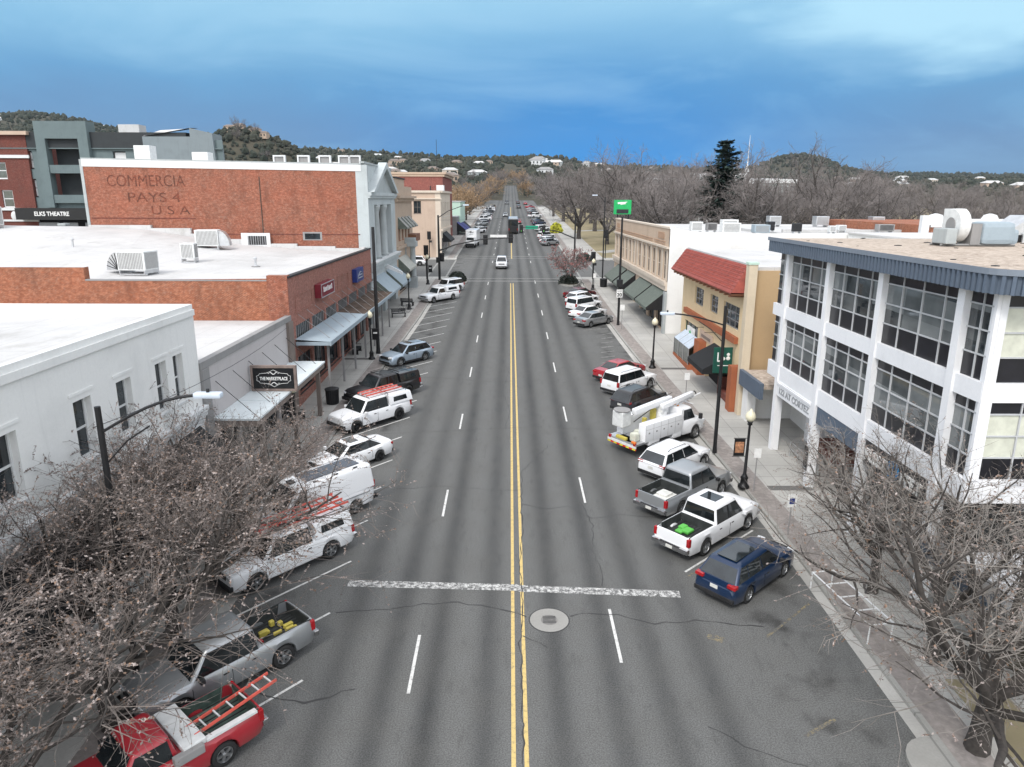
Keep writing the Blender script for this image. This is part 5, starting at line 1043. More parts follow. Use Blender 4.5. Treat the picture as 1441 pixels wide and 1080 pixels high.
# ---------------------------------------------------------------- trees
def tree_meshes(name, seed, H=7.5, spread=3.6, trunk_h=1.9, limbs=5, n1=6, n2=7, n3=5, r0=.14, twig_r=.008, mats=('bark', 'twig', ()), leaves=0, leaf=.05, el=(.45, 1.15), droop=.0, tm=4, clump=.35):
    """tapering trunk with limbs, and a crown of branches, twigs and dry leaves; returns two meshes"""
    r = random.Random(seed); T = MB(mats[0]); Cn = MB(mats[1]); tips = []
    def seg(p, d, L, n, wob, lift):
        pts = [p.copy()]; d = d.copy()
        for i in range(n):
            d = (d+V((r.uniform(-wob, wob), r.uniform(-wob, wob), r.uniform(-wob, wob)+lift))).normalized(); pts.append(pts[-1]+d*L/n)
        return pts
    def side(d, ang):
        a = d.orthogonal().normalized(); q = Matrix.Rotation(r.uniform(0, 2*pi), 3, d); return (d*cos(ang)+(q @ a)*sin(ang)).normalized()
    def along(pts, t):
        x = t*(len(pts)-1); i = min(int(x), len(pts)-2); return pts[i].lerp(pts[i+1], x-i), (pts[i+1]-pts[i]).normalized()
    tr = seg(V((0, 0, 0)), V((0, 0, 1)), trunk_h, 4, .08, .05); T.tube(tr, [r0*1.25, r0*1.05, r0, r0*.95, r0*.9], 8)
    top = tr[-1]
    for k in range(limbs):
        a = 2*pi*(k+r.uniform(-.3, .3))/limbs; ea = r.uniform(*el) if k else 1.4; L = (H-trunk_h)*r.uniform(.72, 1.0)
        d = V((cos(a)*cos(ea), sin(a)*cos(ea), sin(ea)))
        lp = seg(top-V((0, 0, r.uniform(0, trunk_h*.3))), d, L, 6, .16, .06 if ea < .8 else .02); rr = r0*.62
        T.tube(lp, [rr*(1-.13*i) for i in range(7)], 6)
        for j in range(n1):
            t = .18+.8*(j+r.random())/n1; p, dd = along(lp, min(.99, t)); L1 = L*(.62-.32*t)*r.uniform(.75, 1.25); b = seg(p, side(dd, r.uniform(.5, 1.05)), L1, 5, .2, .05-droop); r1 = rr*(1-.75*t)*.48+twig_r
            (T if L1 > 1.4 and r1 > .02 else Cn).tube(b, [r1*(1-.15*i) for i in range(6)], 4, False)
            for m in range(n2):
                t2 = .12+.86*(m+r.random())/n2; p2, d2 = along(b, min(.99, t2)); L2 = L1*(.6-.25*t2)*r.uniform(.6, 1.3); c = seg(p2, side(d2, r.uniform(.45, 1.1)), L2, 3, .22, .04-droop); r2 = max(twig_r*1.3, r1*.3)
                Cn.tube(c, [r2, r2*.8, r2*.6, twig_r*.7], tm-1, False)
                for q in range(n3):
                    t3 = .1+.88*(q+r.random())/n3; p3, d3 = along(c, min(.99, t3)); L3 = max(.16, L2*r.uniform(.35, .8)); e = seg(p3, side(d3, r.uniform(.4, 1.2)), L3, 2, .3, .02-droop); Cn.tube(e, [twig_r, twig_r*.8, twig_r*.4], 3, False); tips.append((p3, e[1], e[2]))
    lm = mats[2]
    if leaves and lm:
        r.shuffle(tips); nt = max(1, int(len(tips)*clump))
        for _ in range(leaves):
            t = tips[r.randrange(nt if r.random() < .75 else len(tips))]; a = t[r.randrange(2)].lerp(t[2], r.random()); s = leaf*r.uniform(.5, 1.5)
            Cn.cur = lm[r.randrange(len(lm))]
            u = V((r.uniform(-1, 1), r.uniform(-1, 1), r.uniform(-1, 1))).normalized(); w = u.orthogonal().normalized(); w = (Matrix.Rotation(r.uniform(0, 6.28), 3, u) @ w); a = a+u*s*.3
            Cn.poly(a-u*s, a+w*s*.55, a+u*s, a-w*s*.55)
    return T.mesh(name+'_trunk', 60), Cn.mesh(name+'_crown')
def plant_tree(meshes, loc, rz, sc, label, group=None, name='bare_tree', cat='tree'):
    t = thing(name, label, cat, loc, rz, group); t.scale = (sc, sc, sc) if isinstance(sc, (int, float)) else sc
    link('trunk', meshes[0], t); link('crown', meshes[1], t); return t
def trees():
    LV = ('leaf_brown', 'leaf_brown', 'leaf_pale', 'leaf_pale', 'leaf_rust')
    A = tree_meshes('street_tree', 21, 8.0, trunk_h=1.7, limbs=8, n1=9, n2=8, n3=5, mats=('bark', 'twig', LV), leaves=22000, leaf=.028, twig_r=.0046, r0=.17, el=(.6, 1.25))
    B = tree_meshes('street_tree', 34, 7.6, trunk_h=1.6, limbs=8, n1=8, n2=8, n3=5, mats=('bark', 'twig', LV), leaves=18000, leaf=.028, twig_r=.0046, r0=.16, el=(.5, 1.2))
    Cc = tree_meshes('street_tree', 47, 7.8, trunk_h=2.0, limbs=9, n1=8, n2=7, n3=5, mats=('bark', 'twig_pale', ('leaf_pale', 'leaf_brown', 'leaf_rust')), leaves=6000, leaf=.028, twig_r=.0052, r0=.19, el=(.25, 1.05), clump=.2)
    D = tree_meshes('street_tree', 52, 7.4, trunk_h=1.8, limbs=8, n1=7, n2=7, n3=5, mats=('bark', 'twig_pale', ('leaf_pale', 'leaf_brown', 'leaf_rust')), leaves=4500, leaf=.028, twig_r=.0052, r0=.16, el=(.35, 1.1), clump=.2)
    g = 'street trees holding dry leaves'
    for m, x, y, rz, sc, lab in ((A, -12.2, 13.2, .4, (1.3, 1.3, 1.0), 'brown leaved street tree over the red pickup at the lower corner'), (B, -12.1, 17.4, 2.1, (1.5, 1.5, 1.0), 'brown leaved street tree beside the silver pickup'), (A, -12.2, 21.6, 3.9, (1.45, 1.45, .95), 'dense brown leaved street tree between silver pickup and lamp arm pole'), (B, -12.4, 25.4, 5.2, (1.25, 1.25, .92), 'brown leaved street tree beside the white pickup carrying red ladders'), (D, -12.6, 28.8, 1.1, (.9, .9, .9), 'small brown leaved street tree in front of the flat white canopy'), (B, -14.6, 19.6, 5.6, (1.0, 1.0, 1.0), 'tall twiggy tree rising against the white stucco wall')):
        plant_tree(m, (x, y, .12), rz, sc, lab, g, 'street_tree')
    g = 'nearly bare street trees by the white office'
    for m, x, y, rz, sc, lab in ((Cc, 13.1, 16.6, .9, (1.45, 1.45, 1.1), 'large nearly bare tree with pale twigs at the lower street corner'), (D, 14.0, 20.4, 2.6, (1.3, 1.3, 1.15), 'nearly bare tree in front of the office entrance canopy'), (Cc, 14.0, 24.6, 4.4, (.95, .95, .95), 'nearly bare tree in front of the white lettering on the office'), (D, 17.0, 16.6, 5.0, (1.1, 1.1, 1.05), 'bare tree over the dry grass verge by the office corner')):
        plant_tree(m, (x, y, .12), rz, sc, lab, g, 'street_tree')
    # far bare trees
    K = dict(mats=('bark_far', 'twig_far', ()), twig_r=.022, tm=4)
    F = [tree_meshes('park_tree', 60+i, 15, trunk_h=3.2, limbs=7, n1=8, n2=7, n3=4, r0=.42, **K) for i in range(3)]
    Tn = tree_meshes('tan_tree', 71, 12, trunk_h=2.4, limbs=7, n1=8, n2=7, n3=4, r0=.3, mats=('bark_far', 'twig_tan', ('twig_tan',)), leaves=2500, leaf=.22, twig_r=.03)
    r = random.Random(9); spots = []
    for y, x0, x1, n in ((146, 20, 125, 13), (163, 16, 140, 13), (183, 15, 150, 14), (208, 16, 165, 14), (236, 15, 60, 6), (236, 112, 190, 7), (268, 14, 60, 6), (300, 14, 210, 14), (332, 14, 220, 13), (385, 14, 250, 14), (430, 12, 280, 14)):
        for i in range(n): spots.append((x0+(x1-x0)*(i+r.uniform(.15, .85))/n, y+r.uniform(-6, 6)))
    for x, y in spots:
        if abs(x-43) < 5 and y < 160: continue
        q = r.random(); sc = r.uniform(.82, 1.24)
        px = 717+1003*x/y
        sc *= .66 if px > 1290 else (.8 if px > 1210 else (.86 if 1030 < px < 1190 else (1.12 if px > 930 else 1.0)))
        plant_tree(F[r.randrange(3)], (x, y, hill_h(x, y)), r.uniform(0, 6.28), (sc*1.08, sc*1.08, sc), 'bare grey brown tree among the leafless trees of the park beyond the crossing', 'leafless trees of the park')
    for x, y, sc, lab in ((72, 168, 1.42, 'tallest bare tree rising above the rest of the park trees'), (31, 142, 1.12, 'bare tree at the park edge left of the dark conifer'), (47.5, 141, 1.15, 'broad bare tree just right of the dark conifer'), (26.5, 165, 1.38, 'tall bare tree above the green sign board')): plant_tree(F[int(x) % 3], (x, y, 0), x, sc, lab, 'leafless trees of the park')
    for x, y in ((-17, 232), (-15, 246), (-19, 258), (-15.5, 275), (-16, 296), (-15, 318), (-18, 335), (-16, 372), (-14, 392), (-13, 418), (-22, 300), (-26, 330), (-12, 440), (-11, 470), (-10, 505), (-9, 540), (-9, 575), (10, 455), (9, 490), (9, 530), (9, 570), (2, 612), (-5, 606), (7, 620)):
        plant_tree(Tn if r.random() < .75 else F[1], (x, y, hill_h(x, y)), r.uniform(0, 6), r.uniform(.75, 1.05), 'tan leafed bare tree lining the far street side', 'tan street trees far down the road', 'tan_tree')
    for k in range(46):
        x = r.choice((-1, 1))*r.uniform(14, 230); y = r.uniform(365, 640)
        if x > 0: x *= 1.5
        plant_tree(F[r.randrange(3)], (x, y, hill_h(x, y)-.2), r.uniform(0, 6), r.uniform(.5, .8), 'bare grey tree among the roofs at the foot of the hills', 'bare trees at the foot of the hills')
    # red budded tree in the planter
    Rb = tree_meshes('budding_tree', 81, 5.6, trunk_h=.5, limbs=9, n1=6, n2=6, n3=4, r0=.09, mats=('bark', 'twig_far', ('bud_red',)), leaves=2600, leaf=.09, twig_r=.014)
    plant_tree(Rb, (8.7, 106.6, .3), 0, 1.0, 'small red budded tree growing from the corner planter', None, 'budding_tree')
    # conifer
    r = random.Random(4); m = MB('needle'); H = 22
    for k in range(34):
        z = 2.2+(H-2.6)*(k/33)**.95; R = max(.6, (6.6*(1-z/H)**.6+.7)*r.uniform(.8, 1.1)); n = 9 if z < 17 else 6
        for j in range(n):
            a = r.uniform(0, 2*pi); L = R*r.uniform(.55, 1.15); d = V((cos(a), sin(a), r.uniform(-.02, .16))); s = V((-sin(a), cos(a), 0))
            for i in range(9):
                t = .15+.85*i/8; p = V((0, 0, z+r.uniform(-.25, .25)))+d*L*t; w = .75*(1-t*.55)*r.uniform(.6, 1.2)*(L/4+.35)
                for _ in range(5):
                    q = p+s*r.uniform(-w, w)+V((0, 0, r.uniform(-.12, .12))); e = V((r.uniform(-1, 1), r.uniform(-1, 1), r.uniform(-.25, .25))).normalized()*r.uniform(.35, .75); f = V((-e.y, e.x, r.uniform(-.2, .2)))*.38; m.poly(q-e, q+f, q+e, q-f)
    t = thing('conifer', 'tall dark layered conifer standing above the bare park trees', 'tree', (43, 150, 0)); MB('bark_far').tube([(0, 0, 0), (0, 0, 12), (0, 0, 22.3)], [.5, .3, .06], 8).build('trunk', t); m.build('crown', t)
    # shrubs
    def shrub(lab, x, y, R, h, n=500, mat='shrub_leaf', s=.13, z=.15, name='shrub'):
        q = MB(mat); r = random.Random(int(x*7+y))
        for _ in range(n):
            a, b, c = r.gauss(0, 1), r.gauss(0, 1), abs(r.gauss(0, 1)); d = V((a, b, c)).normalized()*r.uniform(.7, 1.03); p = V((d.x*R, d.y*R, d.z*h)); u = V((r.uniform(-1, 1), r.uniform(-1, 1), r.uniform(-1, 1))).normalized()*s; w = u.orthogonal(); q.poly(p-u, p+w*.6, p+u, p-w*.6)
        t = thing(name, lab, 'shrub', (x, y, z)); q.build('crown', t); MB('bark').bar((0, 0, -.1), (0, 0, h*.6), .05).build('trunk', t)
    def planter(lab, x, y, rx, ry, shr=None):
        p = thing('planter_island', lab, 'planter', (x, y, 0)); pts = [(rx*cos(2*pi*k/14), ry*sin(2*pi*k/14)) for k in range(14)]; MB('kerb_stone').prism(pts, 0, .22).build('kerb', p); MB('ground_soil').prism([(a*.86, b*.9) for a, b in pts], .22, .25).build('soil', p)
    planter('kerbed planter island holding the red budded tree', 8.5, 106, 1.7, 3.2); shrub('dark green shrub under the red budded tree', 8.3, 105.2, 1.5, 1.3, 900)
    planter('kerbed planter island holding the dark green shrub', -8.3, 106.6, 1.7, 2.8); shrub('dark green shrub on the island by the white parked suv', -8.2, 106.8, 1.45, 1.5, 900)
    shrub('dark shrub beside the signal pole across the crossing', 13.5, 134.0, 1.5, 1.3, 500, s=.2); shrub('bright yellow green bush at the park edge beyond the crossing', 12.2, 196, 1.7, 2.6, 500, 'yellow_leaf', .4)
trees()
def hills():
    r = random.Random(2); m = MB('scrub'); bm = bmesh.new(); bmesh.ops.create_icosphere(bm, subdivisions=1, radius=1); iv = [v.co.copy() for v in bm.verts]; bm.verts.index_update(); fi = [tuple(v.index for v in f.verts) for f in bm.faces]; bm.free()
    def clump(x, y, s, hh):
        z = hill_h(x, y); k = r.uniform(.7, 1.3); m.add([(x+p.x*s*r.uniform(.75, 1.2), y+p.y*s*r.uniform(.75, 1.2), z+(p.z+.6)*hh*r.uniform(.75, 1.2)) for p in iv], fi)
    n = 0
    while n < 9000:
        px = r.uniform(-60, 1500); R = lerp_tab(RAD, px); d = r.uniform(470, R*1.03); x = (px-717)/1003*d; y = d
        if abs(x) < 9 and d < 1000: continue
        s = r.uniform(1.0, 2.6)*(1+d/1600); clump(x, y, s, s*r.uniform(.7, 1.25)); n += 1
    for _ in range(1500):
        x, y = -212+r.gauss(0, 50), 600+r.gauss(0, 65); s = r.uniform(.8, 2.0); clump(x, y, s, s*.9)
    for _ in range(500):
        x, y = 635+r.gauss(0, 80), 1650+r.gauss(0, 120); s = r.uniform(3, 6); clump(x, y, s, s*1.0)
    o = m.build('hillside_scrub'); tag(o, 'dark evergreen scrub covering the hills behind the town', 'scrub', kind='stuff')
    # houses on the slopes
    def house(mw, mr, w, d, h):
        q = MB(mw).box(-w/2, w/2, -d/2, d/2, -2, h); q.mat(mr); q.extr([(-w/2-.6, -d/2-.6, h), (w/2+.6, -d/2-.6, h), (w/2-1.5, -d/2-.6+d*.3, h+d*.22), (-w/2+1.5, -d/2-.6+d*.3, h+d*.22)], (0, .01, 0)) if False else q.add([(-w/2-.6, -d/2-.6, h), (w/2+.6, -d/2-.6, h), (w/2+.6, d/2+.6, h), (-w/2-.6, d/2+.6, h), (-w/2+d*.3, 0, h+d*.24), (w/2-d*.3, 0, h+d*.24)], [(0, 1, 5, 4), (1, 2, 5), (2, 3, 4, 5), (3, 0, 4), (0, 3, 2, 1)])
        q.mat('shop_glass')
        for x in (-w*.3, 0, w*.3): q.box(x-1, x+1, -d/2-.06, -d/2-.003, h*.3, h*.75)
        return q.mesh('house')
    hs = [house(*a) for a in (('beige_light', 'roof_grey', 16, 11, 5), ('stone_grey', 'roof_white', 20, 12, 5.5), ('stone_tan', 'fascia_brown', 15, 11, 6), ('trim_white', 'cap_grey', 18, 12, 6.5), ('stone_peach', 'roof_white', 22, 12, 4.5))]
    def put(i, px, d, k): x = (px-717)/1003*d; o = link('hill_house', hs[i], None, (x, d, hill_h(x, d)), r.uniform(-.5, .5)); o.scale = (k, k, k); tag(o, 'small pale house on the scrub covered hillside', 'house', 'houses scattered over the hills')
    for _ in range(38): d = r.uniform(520, 1150); p = r.uniform(445, 760); put(r.randrange(5), p+60 if abs(p-717) < 26 else p, d, r.uniform(.6, .95))
    for _ in range(22): d = r.uniform(700, 1450); put(r.randrange(5), r.uniform(-40, 290), d, r.uniform(.55, .9))
    for _ in range(16): d = r.uniform(700, 1500); put(r.randrange(5), r.uniform(760, 960), d, r.uniform(.6, .9))
    for _ in range(16): d = r.uniform(650, 1500); put(r.randrange(5), r.uniform(1150, 1460), d, r.uniform(.7, 1.1))
    for px, d in ((345, 600), (358, 598), (378, 590), (388, 588)): put(2, px, d, .55)
hills()
# ---------------------------------------------------------------- vehicles (local +x is the nose)
WH = {}
def wheel_meshes(R, w, rim):
    k = (R, w, rim)
    if k not in WH:
        t = MB('tyre'); t.smooth = True; t.lathe((0, 0, 0), [(R*.62, -w/2), (R*.9, -w/2), (R*.985, -w*.36), (R, -w*.2), (R, w*.2), (R*.985, w*.36), (R*.9, w/2), (R*.66, w/2)], 22, 'Y', False)
        q = MB(rim); q.lathe((0, 0, 0), [(R*.66, -w*.48), (R*.63, w*.48), (R*.58, w*.49), (R*.55, w*.3), (R*.5, w*.12)], 20, 'Y', False); 
        for j in range(5):
            T = Matrix.Rotation(2*pi*j/5, 4, 'Y'); q.box(.03, R*.6, w*.2, w*.43, -R*.11, R*.11, T)
        q.lathe((0, w*.4, 0), [(R*.16, -.05), (R*.16, .03), (R*.1, .04)], 10, 'Y'); q.mat('dark_trim').lathe((0, w*.1, 0), [(R*.55, -.02), (R*.55, .02)], 16, 'Y')
        WH[k] = (t.mesh('tyre'), q.mesh('rim', 40))
    return WH[k]
def body_shell(sp):
    """lofted lower body: hood, wings, arches, tail or open bed"""
    L, W, R = sp['L'], sp['W'], sp['R']; top = sp['top']; xf, xr = sp['axles']; ra = R+.055; zs = sp.get('sill', .27); bed = sp.get('bed')
    xs = {-L/2, L/2, -L/2+.02, L/2-.02, -L/2+.07, L/2-.07, -L/2+.16, L/2-.16}
    n = 20
    for i in range(n+1): xs.add(-L/2+L*i/n)
    for a in (xf, xr):
        for k in range(11): xs.add(a+ra*cos(pi*k/10))
        xs.add(a+ra+.004); xs.add(a-ra-.004)
    for x, z in top: xs.add(x)
    if bed: 
        for x in bed[:2]: xs.add(x-.004); xs.add(x+.004)
    xs = sorted(x for x in xs if -L/2 <= x <= L/2)
    xs = [x for i, x in enumerate(xs) if i == 0 or x-xs[i-1] > .0015]
    rows = []
    for x in xs:
        e = abs(x)/(L/2); w = W/2*(1-.035*e**2)
        d = L/2-abs(x); nose = sp.get('round', .16)*(1 if x > 0 else .7)
        if d < .5: q = 1-d/.5; w -= nose*q*q*q*.75+ .05*q
        t = lerp_tab(top, x); b = zs
        for a in (xf, xr):
            if abs(x-a) < ra: b = max(b, R+sqrt(max(0, ra*ra-(x-a)**2)))
        zf = zs-.06; b = min(b, t-.14)
        if d < .16: b = max(b, zs+.06+(1-d/.16)*.07); zf = b
        if d < .02: t -= .03
        inb = bed and bed[0] < x < bed[1]
        tin = bed[2] if inb else t+.015
        p3 = max(b+.06, .45*b+.55*t); p4 = max(t-.11, p3+.015)
        wl = sp.get('shoulder', .05)
        rows.append([(0, zf), (w-.30, zf), (w-.28, b), (w-.03, b), (w, b+.045), (w+.012, p3), (w-wl*.55, p4), (w-wl-.035, t-.02), (w-.14 if inb else w-.17, t), (w-.15 if inb else w-.34, tin if inb else t+.012), (0, tin)])
    m = MB(sp['paint']); K = len(rows[0]); v = []
    for x, row in zip(xs, rows):
        for y, z in row: v.append((x, y, z))
        for y, z in row[1:-1][::-1]: v.append((x, -y, z))
    C = 2*K-2; f = []
    for i in range(len(xs)-1):
        for k in range(C): f.append((i*C+k, (i+1)*C+k, (i+1)*C+(k+1) % C, i*C+(k+1) % C))
    f += [tuple(range(C)), tuple(range((len(xs)-1)*C, len(xs)*C))[::-1]]
    m.add(v, f)
    if sp.get('clad'):
        m.mat('dark_trim'); w = W/2+.014
        for s in (-1, 1):
            m.box(xr+ra, xf-ra, s*w-.03, s*w+.008, zs-.02, zs+.13)
            for a in (xf, xr):
                for k in range(10):
                    a0, a1 = pi*k/10, pi*(k+1)/10
                    m.poly(*[(a+(ra+q)*cos(t), s*(w+.003), R+(ra+q)*sin(t)) for q, t in ((-.01, a0), (.07, a0), (.07, a1), (-.01, a1))])
    m.mat('underbody').box(-L/2+.25, L/2-.25, -W/2+.3, W/2-.3, zs-.1, zs+.12)
    m.mat('dark_trim'); 
    return m
def cabin(sp):
    """painted roof and pillars, with the glass as separate panels"""
    g = sp['cab']; xf, xrf, xrr, xr, zb, zr = g['x']; wb, wt = g['w']; gz = g.get('zr2', zr); m = MB(sp.get('roof_paint', sp['paint']))
    lv = [(-.06, 0, 0), (0, 0, 0), (.5, 0, 0), (.86, 0, 0), (.95, .02, .05), (1.0, .07, .14), (1.015, .22, .34)]
    rows = []; N = 0
    for t, ins, ex in lv:
        tt = min(t, 1.0); a = xf+(xrf-xf)*tt-ex*.5; b = xr+(xrr-xr)*tt+ex*.5; w = wb+(wt-wb)*tt-ins; cr = .10+.06*tt
        zz = lambda x: zb+(t)*((zr if x > 0 else gz)-zb)
        z0 = zb+t*(zr-zb); z1 = zb+t*(gz-zb); ring = []
        for cx, cy, a0 in ((a-cr, w-cr, 0), (b+cr, w-cr, pi/2), (b+cr, -w+cr, pi), (a-cr, -w+cr, 1.5*pi)):
            for k in range(4):
                th = a0+pi/2*k/3; x = cx+cr*cos(th); ring.append((x, cy+cr*sin(th), z0 if x > (a+b)/2 else z1))
        rows.append(ring)
    C = len(rows[0]); v = [p for q in rows for p in q]; f = []
    for i in range(len(rows)-1):
        for k in range(C): f.append((i*C+k, i*C+(k+1) % C, (i+1)*C+(k+1) % C, (i+1)*C+k))
    f.append(tuple(range((len(rows)-1)*C, len(rows)*C))); m.add(v, f)
    return m
def cab_glass(sp):
    g = sp['cab']; xf, xrf, xrr, xr, zb, zr = g['x']; wb, wt = g['w']; gz = g.get('zr2', zr); out = []; GM = sp.get('glass', 'car_glass')
    t0, t1 = .07, .84
    Z = lambda t, x: zb+t*((zr if x > (xf+xr)/2 else gz)-zb)
    def pt(x0, x1, t, s): w = wb+(wt-wb)*t+.006; x = x0+(x1-x0)*t; return V((x, s*w, Z(t, x)))
    if not g.get('vert') and len(g['cuts']) > 1:
        a, b = g['cuts'][0][0]-.012, g['cuts'][-1][1]+.012
        for s in (-1, 1):
            def at0(x, t): w = wb+(wt-wb)*t+.002; return V((x, s*w, Z(t, x)))
            A0 = xr+(xf-xr)*a; B0 = xr+(xf-xr)*b; A1 = max(xrr+(xrf-xrr)*a, xrr+.05); B1 = min(xrr+(xrf-xrr)*b, xrf-.07); q = MB('dark_trim')
            q.extr([at0(A0+(A1-A0)*.05, .05), at0(B0+(B1-B0)*.05, .05), at0(B0+(B1-B0)*.865, .865), at0(A0+(A1-A0)*.865, .865)], (0, -s*.02, 0)); out.append(('window_trim', q))
    cuts = g['cuts']            # x fractions along the side: list of (start, end) at the belt line
    for a, b in cuts:
        for s in (-1, 1):
            q = MB(GM); A0 = xr+(xf-xr)*a; B0 = xr+(xf-xr)*b; A1 = xrr+(xrf-xrr)*a; B1 = xrr+(xrf-xrr)*b
            if g.get('vert') and not (b > .9): B1 = B0+(0 if b < .9 else 0)
            if a > .04: A1 = A0*.6+A1*.4 if A0 > xrr-.1 else A1
            if b < .95: B1 = B0*.6+B1*.4 if B0 > xrr-.1 else B1
            B1 = min(B1, xrf-.10); A1 = max(A1, xrr+.08) 
            if A1 > B1-.05: A1 = B1-.05
            P = [pt(A0, A0, 0, s), pt(B0, B0, 0, s)]
            def at(x, t): w = wb+(wt-wb)*t+.007; return V((x, s*w, Z(t, x)))
            P = [at(A0+(A1-A0)*t0, t0), at(B0+(B1-B0)*t0, t0), at(A1*t1+A0*(1-t1) if False else B0+(B1-B0)*t1, t1), at(A0+(A1-A0)*t1, t1)]
            q.extr(P, (0, -s*.02, 0)); out.append(('side_window', q))
    for nm, x0, x1, zt, s in (('windshield', xf, xrf, zr, 1), ('rear_window', xr, xrr, gz, -1)):
        if nm == 'rear_window' and g.get('norear'): continue
        a0, a1 = (.06, .88) if s > 0 else g.get('rw', (.12, .84)); q = MB(GM); P = []
        n = V((zt-zb, 0, x0-x1)) if s > 0 else V((-(zt-zb), 0, -(x0-x1))); n.normalize()
        if n.z < 0 and abs(x0-x1) > .02: n = -n
        for t, sy in ((a0, -1), (a0, 1), (a1, 1), (a1, -1)):
            w = wb+(wt-wb)*t-.10; P.append(V((x0+(x1-x0)*t, sy*w, zb+t*(zt-zb)))+n*.008)
        q.extr(P, -n*.02); out.append((nm, q))
    return out
PR = {
 'sedan': dict(L=4.85, W=1.84, R=.33, axles=(1.45, -1.38), top=[(-2.425, .80), (-2.36, 1.0), (-1.7, 1.03), (-.5, .98), (1.0, .97), (1.6, .92), (2.1, .82), (2.34, .70), (2.425, .52)], cab=dict(x=(1.25, .38, -.85, -1.85, .94, 1.45), w=(.82, .60), cuts=[(.05, .30), (.33, .57), (.60, .93)], rw=(.08, .9)), tail=.82, head=.70),
 'suv': dict(L=4.7, W=1.9, R=.36, axles=(1.42, -1.36), top=[(-2.35, .86), (-2.28, 1.06), (-1.5, 1.07), (.6, 1.05), (1.4, 1.04), (1.9, .99), (2.2, .90), (2.31, .76), (2.35, .56)], cab=dict(x=(1.10, .22, -1.72, -2.26, 1.02, 1.68), zr2=1.63, w=(.87, .66), cuts=[(.05, .26), (.275, .57), (.585, .95)], rw=(.08, .8)), tail=.98, head=.82, clad=True, rails=True),
 'boxsuv': dict(L=4.75, W=1.9, R=.38, axles=(1.40, -1.35), top=[(-2.375, .9), (-2.33, 1.12), (0, 1.12), (.8, 1.12), (1.5, 1.08), (2.2, 1.0), (2.33, .9), (2.375, .66)], cab=dict(x=(.98, .46, -2.05, -2.28, 1.07, 1.78), w=(.88, .73), cuts=[(.03, .25), (.28, .58), (.61, .94)], rw=(.1, .78)), tail=1.0, head=.86, clad=True, rails=True),
 'pickup': dict(L=5.75, W=1.98, R=.41, axles=(1.83, -1.62), top=[(-2.875, 1.02), (-2.86, 1.20), (-.75, 1.20), (-.7, 1.20), (.9, 1.19), (1.7, 1.18), (2.45, 1.14), (2.78, 1.05), (2.875, .74)], bed=(-2.8, -.95, .78), sill=.36, cab=dict(x=(1.46, .78, -.76, -.88, 1.13, 1.93), w=(.92, .76), cuts=[(.05, .42), (.46, .93)], rw=(.2, .8)), tail=1.0, head=.93, round=.10),
 'oldpickup': dict(L=5.6, W=1.98, R=.38, axles=(1.80, -1.55), top=[(-2.8, .95), (-2.79, 1.12), (-.55, 1.12), (-.5, 1.12), (.9, 1.10), (1.7, 1.08), (2.6, 1.02), (2.76, .9), (2.8, .66)], bed=(-2.73, -.5, .72), sill=.33, cab=dict(x=(1.10, .62, -.28, -.42, 1.09, 1.76), w=(.86, .72), cuts=[(.1, .92)], rw=(.2, .8)), tail=.92, head=.86, round=.08),
 'van': dict(L=5.7, W=2.02, R=.36, axles=(2.05, -1.65), top=[(-2.85, 1.1), (-2.83, 1.26), (1.5, 1.26), (2.1, 1.2), (2.62, 1.02), (2.82, .8), (2.85, .6)], sill=.32, cab=dict(x=(2.2, 1.25, -2.76, -2.83, 1.2, 2.28), w=(.985, .86), cuts=[(.78, .95)], rw=(.12, .62)), tail=1.25, head=.92, round=.2),
}
